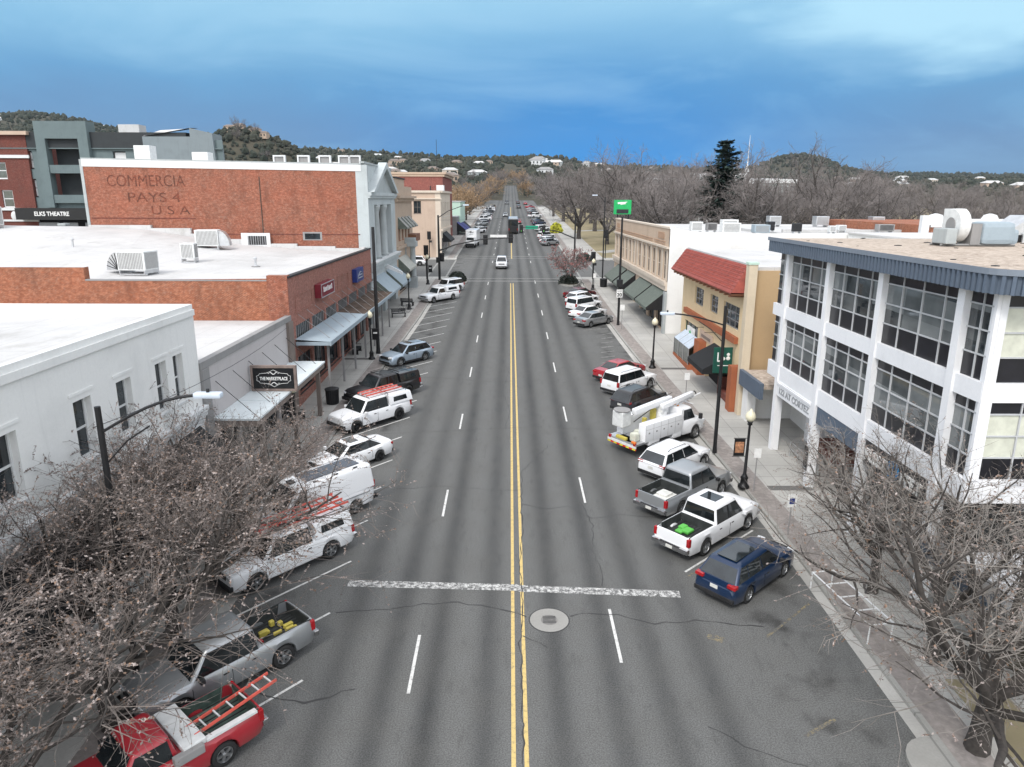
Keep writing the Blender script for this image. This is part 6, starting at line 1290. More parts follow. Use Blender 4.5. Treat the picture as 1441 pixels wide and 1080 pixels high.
def vehicle(kind, paint, label, cat, x, y, ang, name='parked_car', group='vehicles parked along the kerb', rim='rim_silver', merge=False, extra=None, **over):
    sp = dict(PR[kind]); sp.update(over); sp['paint'] = 'paint_'+paint; L, W, R = sp['L'], sp['W'], sp['R']; parts = []
    b = body_shell(sp); P = lambda nm, m, sm=None, lab=None: parts.append((nm, m, sm, lab))
    g = sp['cab']; xf, xrf, xrr, xr, zb, zr = g['x']; ztop = sp['top']
    # seams
    b.mat('dark_trim'); hw = W/2
    for s in (-1, 1):
        for a, _ in g['cuts'][:]+[(1.0, 0)]:
            xx = xr+(xf-xr)*a-.03 if a > .1 else None
            if xx is None or kind == 'van' and a > .99: continue
            b.box(xx-.006, xx+.006, s*(hw+.002)-.012, s*(hw+.002)+.012, .42, zb-.14)
        for a, q in g['cuts']:
            if q > .3: xx = xr+(xf-xr)*(a+.04); b.box(xx, xx+.17, s*(hw-.01)-.02, s*(hw-.01)+.025, zb-.20, zb-.165)
    P('body', b, 32); P('cabin', cabin(sp), 38)
    for nm, q in cab_glass(sp): P(nm, q)
    fx, rx = L/2, -L/2
    for s in (-1, 1):
        q = MB('headlight'); q.cbox(fx-.30, fx-.025, s*(hw-.30)-.17, s*(hw-.30)+.15, sp['head']-.07, sp['head']+.07, .03); P('headlight', q)
        q = MB('tail_red')
        if kind in ('pickup', 'oldpickup', 'van', 'boxsuv'): q.cbox(rx-.015, rx+.14, s*(hw-.15)-.08, s*(hw-.15)+.075, sp['tail']-.2, sp['tail']+.16, .02)
        else: q.cbox(rx-.012, rx+.24, s*(hw-.27)-.20, s*(hw-.27)+.16, sp['tail']-.06, sp['tail']+.08, .025)
        P('taillight', q)
        q = MB('dark_trim' if paint != 'white' or kind == 'van' else sp['paint']); q.cbox(xf-.38, xf-.22, s*(hw+.10)-.11, s*(hw+.10)+.09, zb-.02, zb+.14, .03); P('mirror', q)
    q = MB('dark_trim').cbox(fx-.12, fx-.005, -hw*.52, hw*.52, sp['head']-.14, sp['head']+.06, .02)
    q.mat('chrome' if kind in ('pickup', 'oldpickup') else 'dark_trim')
    for k in range(3): q.box(fx-.02, fx+.004, -hw*.5, hw*.5, sp['head']-.11+.06*k, sp['head']-.095+.06*k)
    P('grille', q)
    zs = sp.get('sill', .27)
    if kind in ('pickup', 'oldpickup'):
        q = MB('chrome').cbox(rx-.14, rx+.05, -hw+.06, hw-.06, .50, .70, .03); q.mat('dark_trim').box(rx-.145, rx-.05, -.5, .5, .69, .706); P('rear_bumper', q)
        q = MB('chrome' if not sp.get('dark_bumper') else 'dark_trim').cbox(fx-.1, fx+.1, -hw+.08, hw-.08, .45, .66, .04); P('front_bumper', q)
        bb = sp['bed']; l = MB(sp.get('liner', 'bed_dark')).box(bb[0]+.03, bb[1]-.03, -hw+.19, hw-.19, bb[2]+.005, bb[2]+.03)
        for s in (-1, 1): l.box(bb[0]+.02, bb[1]-.02, s*(hw-.175)-.012, s*(hw-.175)+.012, bb[2], lerp_tab(ztop, -1.5)+.012)
        l.box(bb[0]+.005, bb[0]+.03, -hw+.2, hw-.2, bb[2], lerp_tab(ztop, -1.5)-.02).box(bb[1]-.03, bb[1]-.005, -hw+.2, hw-.2, bb[2], lerp_tab(ztop, -1.5)); l.mat('dark_trim')
        for k in range(9): l.box(bb[0]+.05, bb[1]-.05, -hw+.25+.17*k, -hw+.29+.17*k, bb[2]+.03, bb[2]+.045)
        P('bed_liner', l)
    else:
        q = MB('dark_trim').cbox(rx-.03, rx+.12, -hw+.12, hw-.12, zs+.05, zs+.24, .03); P('rear_bumper', q)
        q = MB('dark_trim').cbox(fx-.14, fx+.015, -hw+.28, hw-.28, zs+.08, zs+.24, .03); P('front_bumper', q)
    q = MB('plate').box(rx-.155 if 'pickup' in kind else rx-.02, rx+.0, -.16, .16, (.53 if 'pickup' in kind else sp['tail']-.28), (.66 if 'pickup' in kind else sp['tail']-.14)); P('licence_plate', q)
    if sp.get('rails'):
        for s in (-1, 1): q = MB('dark_trim'); w = g['w'][1]-.08; q.tube([(xrf-.15, s*w, zr-.02), (xrf-.3, s*w, zr+.06), (xrr+.35, s*w, zr+.06), (xrr+.15, s*w, zr-.02)], .018, 6); P('roof_rail', q)
    if sp.get('sunroof'): q = MB('car_glass').cbox((xrf+xrr)/2+sp['sunroof'][0], (xrf+xrr)/2+sp['sunroof'][1], -.42, .42, zr-.01, zr+.022, .02); P('sunroof', q)
    if extra: extra(P, sp)
    if merge:
        m = MB()
        for nm, q, sm, lab in parts: m.absorb(q)
        for ax in sp['axles']:
            for s in (-1, 1): m.mat('tyre').lathe((ax, s*(hw-.14), R), [(R*.6, -.11), (R, -.1), (R, .1), (R*.6, .11)], 14, 'Y'); m.mat(rim).lathe((ax, s*(hw-.03), R), [(R*.6, -.02), (R*.6, .015), (.05, .03)], 10, 'Y')
        return m
    t = thing(name, label, cat, (x, y, .0), ang, group)
    for nm, q, sm, lab in parts: q.build(nm, t, sm, lab)
    tm, rm = wheel_meshes(R, .24 if kind != 'pickup' else .27, rim)
    for ax in sp['axles']:
        for s in (-1, 1): w = link('wheel', tm, t, (ax, s*(hw-.145), R), 0 if s > 0 else pi); link('rim', rm, w)
    return t
def ladder(lab, o, d, L, w, n, group=None, m1='ladder_red', m2='alu'):
    """extension ladder lying along direction d from o"""
    d = V(d).normalized(); s = d.cross(UP).normalized(); u = s.cross(d); T = Matrix((d, s, u)).transposed().to_4x4(); t = thing('ladder', lab, 'ladder', o, 0, group); a = MB(m1)
    for y in (-w/2, w/2): q = MB(m1).box(0, L, y-.02, y+.02, 0, .085, T); q.build('rail', t)
    for k in range(n): MB(m2).box(.15+(L-.3)*k/(n-1)-.02, .15+(L-.3)*k/(n-1)+.02, -w/2+.02, w/2-.02, .02, .06, T).build('rung', t)
    return t
AL, AR = radians(180+48), radians(42)
def topper(mat):
    def f(P, sp):
        bb = sp['bed']; hw = sp['W']/2; m = MB(mat); za, zt = 1.2, 1.84; x0, x1 = bb[0]-.02, bb[1]+.03; v = []
        for t, ins in ((0, .03), (.8, .14), (.94, .18), (1, .3)):
            z = za+(zt-za)*t; v.append([(x0+ins*.6, -hw+ins, z), (x1, -hw+ins, z), (x1, hw-ins, z), (x0+ins*.6, hw-ins, z)])
        q = [p for r in v for p in r]; m.add(q, [(i*4+k, i*4+(k+1) % 4, i*4+4+(k+1) % 4, i*4+4+k) for i in range(3) for k in range(4)]+[(12, 13, 14, 15)]); P('bed_cap', m, 30)
        for s in (-1, 1):
            g = MB('car_glass'); yy = lambda t: s*(hw-.03-.11*t/.8+.008); g.extr([(x0+.45, yy(.25), za+.16), (x1-.3, yy(.25), za+.16), (x1-.34, yy(.72), za+.46), (x0+.52, yy(.72), za+.46)], (0, -s*.02, 0)); P('cap_window', g)
    return f
def rack(z, xs, w=.72, m='dark_trim'):
    def f(P, sp):
        for x in xs: P('roof_rack', MB(m).bar((x, -w, z), (x, w, z), .025, 6).bar((x, -w, z), (x, -w, z-.16), .02).bar((x, w, z), (x, w, z-.16), .02))
        for s in (-1, 1): P('roof_rack', MB(m).bar((xs[0]+.1, s*w, z), (xs[-1]-.1, s*w, z), .02, 6))
    return f
def both(*fs):
    def f(P, sp):
        for g in fs: g(P, sp)
    return f
def on_car(t, x, y, z):     # a point in a vehicle's own frame
    return Matrix.Translation(t.location) @ Matrix.Rotation(t.rotation_euler.z, 4, 'Z') @ V((x, y, z))
def hdg(a): return V((cos(a), sin(a), 0))
def parked():
    # left side, nearest first
    def redkit(P, sp):
        b = sp['bed']; q = MB('white_plastic').cbox(b[1]-.62, b[1]+.0, -.96, .96, 1.12, 1.30, .03).box(-2.6, b[1]-.62, .80, .98, 1.13, 1.2); P('tool_box', q); P('side_box', MB('cap_grey').cbox(-1.0, -.2, .9, 1.12, .98, 1.24, .03))
    t = vehicle('oldpickup', 'red', 'red work pickup with a white tool box and ladder in its bed', 'pickup truck', -10.0, 15.6, AL, 'parked_pickup', liner='bed_green', extra=redkit)
    p = on_car(t, -.75, .42, 1.2); e = on_car(t, -3.4, .3, 1.42); ladder('red ladder with white rungs sticking out of the red pickup bed', p, e-p, 2.75, .46, 7, m2='trim_white')
    t = vehicle('pickup', 'silver', 'silver crew cab pickup with yellow gear in its bed, behind bare branches', 'pickup truck', -9.65, 19.7, AL, 'parked_pickup')
    g = thing('yellow_gear', 'pile of yellow straps and gear lying in the silver pickup bed', 'gear', on_car(t, -1.9, .1, .82), t.rotation_euler.z); m = MB('yellow'); r = random.Random(1)
    for k in range(8): m.cbox(*(lambda x, y: (x, x+r.uniform(.1, .35), y, y+r.uniform(.08, .25)))(r.uniform(-.6, .5), r.uniform(-.55, .4)), 0, r.uniform(.1, .3), .02)
    m.build('bundle', g); MB('tail_red').cbox(.75, 1.0, .3, .5, 0, .3, .02).build('can', g)
    t = vehicle('pickup', 'white', 'white pickup with a camper cap and two red ladders on its roof', 'pickup truck', -9.75, 26.7, AL, 'parked_pickup', extra=both(topper('paint_white'), rack(2.02, (-2.5, -1.0, .5))), dark_bumper=True, sunroof=(-.2, .35))
    for k, (yy, lab) in enumerate(((-.42, 'red ladder on the outer side of the white camper cap pickup roof'), (.32, 'red ladder on the inner side of the white camper cap pickup roof'))):
        p = on_car(t, -2.9, yy, 2.06); ladder(lab, p, hdg(AL), 4.2, .44, 11, 'red roof ladders', m2='ladder_red')
    def vankit(P, sp):
        for k in range(3): P('solar_panel', MB('solar').cbox(-2.3+1.0*k, -1.36+1.0*k, -.5, .5, 2.30, 2.335, .01))
        P('roof_vent', MB('dark_trim').cbox(1.0, 1.3, -.2, .2, 2.28, 2.36, .03))
        for x in (-2.0, -.9, .2): P('roof_mount', MB('dark_trim').cbox(x, x+.25, -.80, -.72, 2.26, 2.33, .02)); P('roof_mount', MB('dark_trim').cbox(x, x+.25, .72, .80, 2.26, 2.33, .02))
        P('side_moulding', MB('paint_silver').box(-2.5, 1.1, sp['W']/2+.005, sp['W']/2+.02, .92, .97).box(-2.5, 1.1, -sp['W']/2-.02, -sp['W']/2-.005, .92, .97))
        P('rear_ladder', MB('dark_trim').cbox(-3.0, -2.9, -.95, .95, .42, .62, .03))
    vehicle('van', 'white', 'white high roof cargo van with solar panels on top', 'van', -9.6, 30.9, AL, 'parked_van', extra=vankit)
    vehicle('sedan', 'white', 'white sedan with a dark sunroof between the white van and the white capped pickup', 'car', -9.35, 37.6, AL, sunroof=(-.1, .5), rim='rim_dark')
    t = vehicle('pickup', 'white', 'white crew cab pickup with cap and a pink red ladder by the trash can', 'pickup truck', -9.5, 44.6, AL, 'parked_pickup', rim='rim_dark', extra=both(topper('paint_white'), rack(2.0, (-2.4, -.9, .6))), L=5.5, dark_bumper=True)
    for q, lab in ((-.28, 'pale red ladder on the outer side of the pickup rack by the trash can'), (.22, 'pale red ladder on the inner side of the pickup rack by the trash can')): ladder(lab, on_car(t, -2.3, q, 2.03), hdg(AL), 2.9, .42, 8, 'pale ladders on one rack')
    vehicle('pickup', 'black', 'black pickup with dark cap and roof rails behind the white capped pickup', 'pickup truck', -9.6, 49.9, AL, 'parked_pickup', rim='rim_dark', extra=both(topper('paint_black'), rack(1.99, (-2.2, -.9, .5))), dark_bumper=True)
    vehicle('suv', 'silver_blue', 'pale blue silver suv with a sunroof parked alone by the lamp post', 'car', -9.35, 60.4, AL, L=4.9, W=1.95, sunroof=(.3, .8), head=.85)
    vehicle('oldpickup', 'white', 'white single cab pickup parked before the white suv at the corner', 'pickup truck', -9.4, 91.2, AL, 'parked_pickup', extra=topper('paint_white'))
    vehicle('boxsuv', 'white', 'white suv parked nearest the planter island with the shrub', 'car', -8.9, 98.2, AL)
    # right side, nearest first
    vehicle('suv', 'blue', 'dark blue suv with a glass roof, nearest of the parked cars by the white office', 'car', 9.3, 25.6, AR, L=4.8, W=1.94, sunroof=(-.9, .6), clad=False, rails=False)
    t = vehicle('pickup', 'white', 'white crew cab pickup with an open bed holding bright green bags', 'pickup truck', 8.75, 29.35, AR, 'parked_pickup', sunroof=(-.3, .45))
    g = thing('green_bag', 'bright green bags lying in the open white pickup bed', 'bag', on_car(t, -1.75, .1, .83), AR); m = MB('lime'); m.cbox(-.25, .25, -.35, .05, 0, .14, .06).cbox(-.1, .3, .0, .3, .02, .17, .06).cbox(-.4, -.1, -.1, .25, 0, .1, .05); m.build('bag', g)
    t = vehicle('pickup', 'silver', 'silver crew cab pickup with white sheeting in its open bed', 'pickup truck', 8.55, 33.0, AR, 'parked_pickup')
    g = thing('sheet_bundle', 'folded white sheeting lying in the silver pickup bed', 'bundle', on_car(t, -1.9, -.2, .83), AR); MB('plate').cbox(-.5, .45, -.4, .45, 0, .16, .06).cbox(-.3, .3, -.2, .4, .14, .26, .06).build('sheet', g)
    vehicle('suv', 'white', 'white compact suv between the silver pickup and the utility truck', 'car', 8.9, 36.9, AR, L=4.5)
    vehicle('suv', 'charcoal', 'dark grey compact suv just beyond the utility truck', 'car', 8.8, 47.7, AR, L=4.4, roof_paint='paint_black')
    vehicle('boxsuv', 'white', 'white boxy suv with dark rear glass beside the dark grey suv', 'car', 8.8, 52.2, AR)
    vehicle('sedan', 'red', 'dark red sedan half hidden behind the white boxy suv', 'car', 8.6, 55.6, AR)
    vehicle('sedan', 'silver', 'silver sedan at the near end of the far row by the green awnings', 'car', 8.8, 76.3, AR)
    vehicle('sedan', 'white', 'white sedan just past the silver sedan by the green awnings', 'car', 8.6, 80.2, AR)
    vehicle('boxsuv', 'white', 'white boxy suv in the middle of the far row by the green awnings', 'car', 8.6, 84.6, AR)
    vehicle('suv', 'white', 'white suv with dark windows next to the maroon car', 'car', 8.8, 89.0, AR)
    vehicle('sedan', 'maroon', 'maroon sedan at the far end of the row by the planter', 'car', 8.9, 93.1, AR)
    vehicle('pickup', 'pearl', 'white pickup driving toward the viewer through the crossing', 'pickup truck', -1.75, 124.5, radians(-90), 'driving_pickup', 'vehicles on the road')
parked()
def utility():
    t = thing('utility_truck', 'white utility bucket truck with folded boom and yellow gear among the parked cars', 'truck', (8.75, 41.1, 0), radians(38), 'vehicles parked along the kerb'); t.scale = (.93, 1, 1); w = 1.12; B = lambda m, n, sm=None: m.build(n, t, sm)
    sp = dict(L=2.6, W=2.1, R=.45, axles=(.25, -5), top=[(-1.3, 1.35), (-.1, 1.35), (.3, 1.32), (1.1, 1.22), (1.25, 1.1), (1.3, .85)], sill=.5, paint='paint_white', round=.1)
    m = body_shell(sp); c = MB(); c.absorb(m, Matrix.Translation((2.3, 0, 0))); B(c, 'cab_body', 32)
    sp['cab'] = dict(x=(.42, 0.0, -1.15, -1.25, 1.33, 2.12), w=(.92, .78), cuts=[(.22, .92)], norear=True); q = MB(); q.absorb(cabin(sp), Matrix.Translation((2.3, 0, 0))); B(q, 'cabin', 38)
    for nm, g in cab_glass(sp): q = MB(); q.absorb(g, Matrix.Translation((2.3, 0, 0))); B(q, nm)
    B(MB('dark_trim').box(-3.4, 3.4, -.45, .45, .5, .72), 'chassis')
    for s in (-1, 1):
        q = MB('paint_white').cbox(-2.6, .95, s*.86-.27, s*.86+.27, .85, 1.95, .03); q.cbox(-2.2, -1.2, s*.86-.26, s*.86+.26, .6, .86, .03).cbox(.1, .95, s*.86-.26, s*.86+.26, .55, .86, .03); B(q, 'side_locker', 35)
        d = MB('cap_grey')
        for k in range(5): d.box(-2.55+.7*k, -2.54+.7*k, s*1.131-.006, s*1.131+.006, .9, 1.9); d.box(-2.3+.7*k, -2.18+.7*k, s*1.135-.012, s*1.135+.012, 1.36, 1.44)
        d.box(-2.55, .9, s*1.131-.006, s*1.131+.006, 1.62, 1.63); B(d, 'locker_trim')
        B(MB('headlight').cbox(3.45, 3.6, s*.8-.16, s*.8+.16, .95, 1.12, .03), 'headlight'); B(MB('tail_red').cbox(-3.42, -3.3, s*.98-.1, s*.98+.1, .78, .98, .02), 'taillight'); B(MB('dark_trim').cbox(2.5, 2.68, s*1.3-.1, s*1.3+.1, 1.4, 1.75, .03), 'mirror')
    B(MB('alu').box(-3.35, 1.0, -.6, .6, .86, .92).box(-3.4, -2.6, -w, w, .8, .92), 'deck'); q = MB('chevron').box(-3.43, -3.38, -w, w, .55, .66); q.mat('white_plastic').box(-3.44, -3.37, -w, w, .665, .8); B(q, 'rear_chevron')
    q = MB('white_plastic').cbox(-3.3, -2.5, .1, .95, 1.55, 2.5, .08); q.mat('cap_grey').lathe((-2.9, .52, 2.5), [(.5, 0), (.52, .06), (.4, .08)], 18); B(q, 'bucket')
    [B(MB('cream').cbox(*q, .1), 'tank') for q in ((-3.2, -2.75, -.85, -.4, .93, 1.45), (-2.5, -2.1, -.5, -.1, .93, 1.4))]; [B(MB('yellow').cbox(*q, .04), 'gear_case') for q in ((-1.5, -1.3, -.15, .1, 1.0, 1.9), (-3.42, -3.2, -.3, .5, .92, 1.1), (-.4, -.1, .1, .4, 1.5, 2.2))]; B(MB('orange').cbox(-3.44, -3.3, -1.05, -.75, .93, 1.05, .02), 'cone_rack')
    q = MB('paint_white'); q.lathe((.3, 0, .95), [(.45, 0), (.4, .6), (.32, 1.1)], 14); q.cbox(.0, .6, -.3, .3, 1.9, 2.5, .05); B(q, 'turret', 35)
    q = MB('paint_white'); T = Matrix.Translation((.3, .1, 2.4)) @ Matrix.Rotation(radians(-4), 4, 'Y'); q.cbox(-2.6, .9, -.17, .17, 0, .34, .04, T); T = Matrix.Translation((.3, -.28, 2.3)) @ Matrix.Rotation(radians(-6), 4, 'Y'); q.cbox(-.4, 2.7, -.14, .14, .0, .28, .04, T); B(q, 'boom', 35)
    q = MB('dark_trim')
    for k in range(5): a = pi*k/5; q.tube([(3.1+.28*cos(a+u*pi/5), -.28, 2.65+.28*sin(a+u*pi/5)-.1) for u in range(3)], .035, 5)
    q.bar((-2.5, .1, 2.2), (1.5, .2, 2.9), .02); q.bar((.4, .3, 2.4), (-1.9, .4, 1.6), .035); B(q, 'hose'); B(MB('trim_white').bar((1.0, -.3, 2.2), (3.8, -.3, 2.6), .05).bar((2.7, -.6, 2.15), (2.7, .6, 2.15), .03), 'boom_rest')
    B(MB('paint_white').cbox(1.0, 1.25, -1.0, 1.0, .9, 2.2, .03), 'headboard'); B(MB('amber').cbox(1.5, 1.65, -.3, .3, 2.14, 2.22, .03), 'beacon'); B(MB('chrome').cbox(3.5, 3.68, -.95, .95, .52, .76, .04), 'front_bumper')
    tm, rm = wheel_meshes(.45, .27, 'rim_silver')
    for ax, ss in ((2.55, (-1, 1)), (-1.7, (-1, 1))):
        for s in ss: wl = link('wheel', tm, t, (ax, s*.93, .45), 0 if s > 0 else pi); link('rim', rm, wl)
utility()
def far_traffic():
    proto = {}
    for k, p in (('sedan', 'silver'), ('sedan', 'black'), ('sedan', 'red'), ('suv', 'white'), ('suv', 'charcoal'), ('boxsuv', 'white'), ('boxsuv', 'tan'), ('pickup', 'white'), ('pickup', 'black'), ('suv', 'blue'), ('suv', 'silver')):
        proto[(k, p)] = vehicle(k, p, '', '', 0, 0, 0, merge=True).mesh('far_car', 32)
    keys = list(proto); r = random.Random(6)
    def put(kp, x, y, a, lab, grp, nm='parked_car'): o = link(nm, proto[kp], None, (x, y, 0), a); tag(o, lab, 'car', grp)
    lab = {'silver': 'silver', 'black': 'black', 'red': 'red', 'white': 'white', 'charcoal': 'dark grey', 'tan': 'tan', 'blue': 'blue'}
    for i in range(13):
        y = 160+i*8.2 if i else 158
        kp = (('suv', 'silver'), ('suv', 'white'), ('sedan', 'silver'), ('boxsuv', 'white'), ('boxsuv', 'white'), ('sedan', 'black'))[i % 6] if i < 6 else keys[r.randrange(len(keys))]
        put(kp, 8.7, (163, 168, 174, 180, 203, 209, 226, 238, 262, 280, 296, 312, 330)[i], AR, 'small %s vehicle angle parked along the park side beyond the crossing' % lab[kp[1]], 'park side cars')
    for i in range(12):
        kp = (('suv', 'white'), ('sedan', 'black'))[i] if i < 2 else keys[r.randrange(len(keys))]
        put(kp, -8.9, (196, 204, 222, 228, 243, 250, 258, 272, 288, 300, 316, 328)[i], AL, 'small %s vehicle angle parked on the shop side beyond the crossing' % lab[kp[1]], 'shop side cars')
    for kp, x, y, a, l in ((('sedan', 'red'), 2.4, 232, pi/2, 'red car driving away far down the road'), (('sedan', 'silver'), -2.0, 268, -pi/2, 'pale car coming down the road far away'), (('suv', 'charcoal'), 3.6, 330, pi/2, 'dark suv driving away near the second crossing'), (('pickup', 'black'), -2, 372, -pi/2, 'black pickup far up the road'), (('suv', 'charcoal'), 3.8, 378, pi/2, 'dark grey car in the distance where the road narrows'), (('sedan', 'red'), 7.4, 366, pi/2, 'red car by the kerb at the second crossing')): put(kp, x, y, a, l, None, 'driving_car')
    for i, (x, y, kp) in enumerate(((-17.5, 127, ('suv', 'white')), (-79, 127, ('suv', 'silver')), (-70, 130, ('sedan', 'black')), (-84, 121, ('suv', 'charcoal')), (26, 130, ('suv', 'white')), (33, 141, ('suv', 'silver')))):
        put(kp, x, y, 0 if i % 2 else pi, ('white car waiting on the left arm of the crossing street', 'silver suv parked before the theatre', 'black car parked before the theatre', 'dark suv passing the theatre', 'white car on the right arm of the crossing street', 'silver suv parked on the edge of the park lawn')[i], None)
    t = thing('box_truck', 'white box truck with a dark scribble on its front parked at the far left kerb', 'truck', (-8.6, 160, 0), radians(-96)); MB('paint_white').cbox(-3.6, 1.9, -1.2, 1.2, .9, 3.7, .06).build('cargo_box', t); MB('paint_white').cbox(1.95, 3.6, -1.0, 1.0, .6, 1.6, .15).cbox(1.95, 3.0, -.95, .95, 1.6, 2.35, .15).build('cab', t); MB('car_glass').box(3.0, 3.02, -.8, .8, 1.65, 2.2).build('windshield', t); MB('dark_trim').box(3.6, 3.66, -.95, .95, .5, 1.0).build('grille', t)
    q = MB('black_panel'); q.bar((1.91, -.5, 3.2), (1.91, .1, 3.5), .05); q.bar((1.91, .1, 3.5), (1.91, -.2, 3.1), .05); q.bar((1.91, -.2, 3.1), (1.91, .6, 3.3), .05); q.bar((1.91, -.4, 2.7), (1.91, .5, 2.9), .04); q.build('graffiti', t); MB('wood_brown').box(-3.6, 1.9, -1.22, -1.2, .95, 3.65).build('side_panel', t)
    for ax in (2.6, -2.2):
        for s in (-1, 1): link('wheel', wheel_meshes(.45, .27, 'rim_silver')[0], t, (ax, s*.95, .45))
    t = thing('coach', 'tall black coach driving away beyond the crossing', 'bus', (.55, 197, 0), pi/2); MB('paint_black').cbox(-4.5, 5, -1.3, 1.3, .4, 3.9, .15).build('body', t); MB('alu').box(-4.2, 4.8, -1.15, 1.15, 3.9, 4.05).build('roof', t); MB('car_glass').box(-4.53, -4.5, -1.1, 1.1, 2.2, 3.5).build('rear_window', t); MB('black_panel').box(-4.0, 4.5, 1.3, 1.32, 2.0, 3.3).build('side_window', t)
    for s in (-1, 1): MB('tail_red').box(-4.55, -4.5, s*1.1-.1, s*1.1+.1, 1.0, 1.5).build('taillight', t); link('wheel', wheel_meshes(.45, .27, 'rim_silver')[0], t, (-2.8, s*1.15, .45)); link('wheel', wheel_meshes(.45, .27, 'rim_silver')[0], t, (3.2, s*1.15, .45))
far_traffic()
# ---------------------------------------------------------------- street furniture
def lamp_post(x, y, label, flag=None, side=1):
    t = thing('street_lamp', label, 'street lamp', (x, y, .13), 0, 'globe lamp posts along the pavement'); m = MB('black_metal'); m.smooth = True
    m.lathe((0, 0, 0), [(.30, 0), (.30, .12), (.2, .2), (.17, .5), (.21, .55), (.13, .68), (.085, .8), (.065, 2.9), (.06, 3.45), (.13, 3.5), (.11, 3.6), (.17, 3.68)], 14); m.build('post', t)
    g = MB('globe'); g.smooth = True; g.lathe((0, 0, 3.68), [(.13, 0), (.24, .12), (.27, .28), (.2, .46), (.08, .56), (.03, .66)], 14); g.build('globe', t)
    if flag:
        MB('black_metal').bar((0, 0, 2.75), (side*.75, 0, 2.75), .02, 5).bar((0, 0, 1.75), (side*.75, 0, 1.75), .02, 5).build('bracket', t); f = MB('sign_black').box(*sorted((side*.14, side*.70)), -.012, .012, 1.78, 2.72)
        if flag == 'picture': f.mat('picture').box(*sorted((side*.2, side*.64)), -.016, .016, 1.95, 2.55)
        else: f.mat('letter_white').box(*sorted((side*.24, side*.58)), -.016, .016, 2.3, 2.42)
        f.build('banner', t)
lamp_post(-12.75, 39.0, 'globe lamp post beside the white sedan, before the flat white canopy'); lamp_post(-12.45, 60.7, 'globe lamp post with a black banner beside the pale blue suv', 'mark', 1); lamp_post(-12.35, 84.3, 'globe lamp post by the benches near the columned building'); lamp_post(-12.3, 104.0, 'globe lamp post with banner at the corner by the white suv', 'mark', 1)
lamp_post(11.95, 34.3, 'globe lamp post with a picture banner in front of the white office', 'picture', -1); lamp_post(11.7, 58.0, 'globe lamp post beside the red sedan, before the glass canopy'); lamp_post(11.3, 99.5, 'globe lamp post near the planter on the awning side')
def tall_pole(x, y, h, label, arm=0, dirx=1, z0=None, rise=.35, lum=True, extra=None, rad=.11):
    t = thing('light_pole', label, 'light pole', (x, y, .13)); t.rotation_euler.x = -TILT; m = MB('black_metal'); m.tube([(0, 0, 0), (0, 0, .5), (0, 0, h)], [rad*1.25, rad, rad*.8], 10); m.build('pole', t)
    if arm:
        z = h-.6 if z0 is None else z0; pts = [(0, 0, z)]+[(dirx*arm*k/6, 0, z+rise*sin(pi/2*k/6)+.15*k/6) for k in range(1, 7)]; MB('black_metal').tube(pts, .045, 7).build('arm', t)
        MB('black_metal').tube([(0, 0, z-1.0), (dirx*arm*.25, 0, z-.25), (dirx*arm*.5, 0, z+.22)], .025, 5).build('brace', t)
        if lum:
            e = pts[-1]; l = MB('lamp_head'); l.cbox(*sorted((e[0]-dirx*.05, e[0]+dirx*.75)), -.14, .14, e[2]-.08, e[2]+.09, .06); l.mat('dark_trim').lathe((e[0]+dirx*.35, 0, e[2]+.09), [(.05, 0), (.05, .1)], 8); l.build('luminaire', t)
    if extra: extra(t)
    return t
tall_pole(-12.3, 19.3, 9.3, 'dark street light pole with a long arm before the white stucco wall', 2.9, 1, 8.5, 1.0)
tall_pole(-12.25, 62.8, 11.2, 'tall plain dark pole standing by the banner lamp post', 0, rad=.17); tall_pole(11.75, 39.1, 8.7, 'dark street light pole with an arm over the road by the yellow building', 2.9, -1, 7.6, .5)
def speed(t):
    MB('letter_white').box(-.32, .32, -.19, -.17, 3.0, 3.85).build('speed_sign', t); text('20', .5, 'sign_black', 'lettering', t, (-.27, -.195, 3.12), (1, 0, 0), width=.52, bold=.015, extrude=.003); text('LIMIT', .17, 'sign_black', 'lettering', t, (-.25, -.195, 3.62), (1, 0, 0), width=.5, extrude=.003); MB('black_metal').box(-.3, .3, -.25, .25, 4.1, 4.9).build('control_box', t)
tall_pole(11.35, 75.5, 11.4, 'tall dark pole carrying a white speed sign by the green awnings', 0, extra=speed, rad=.13)
tall_pole(-15.4, 139.5, 13.2, 'dark pole with a hooked top across the crossing by the peach building', 0, rad=.12); tall_pole(14.0, 110.4, 12.2, 'pale curved lamp arm pole at the far end of the beige building', 1.2, -1, 11.4, .9)
def signal_head(t, x, y, z, s=1.0, name='signal_head', lit=None, face=-1):
    m = MB('black_metal').cbox(x-.19*s, x+.19*s, y-.14, y+.14, z-.55*s, z+.55*s, .03).box(x-.34*s, x+.34*s, y-face*.02, y-face*.05, z-.72*s, z+.72*s); m.build(name, t)
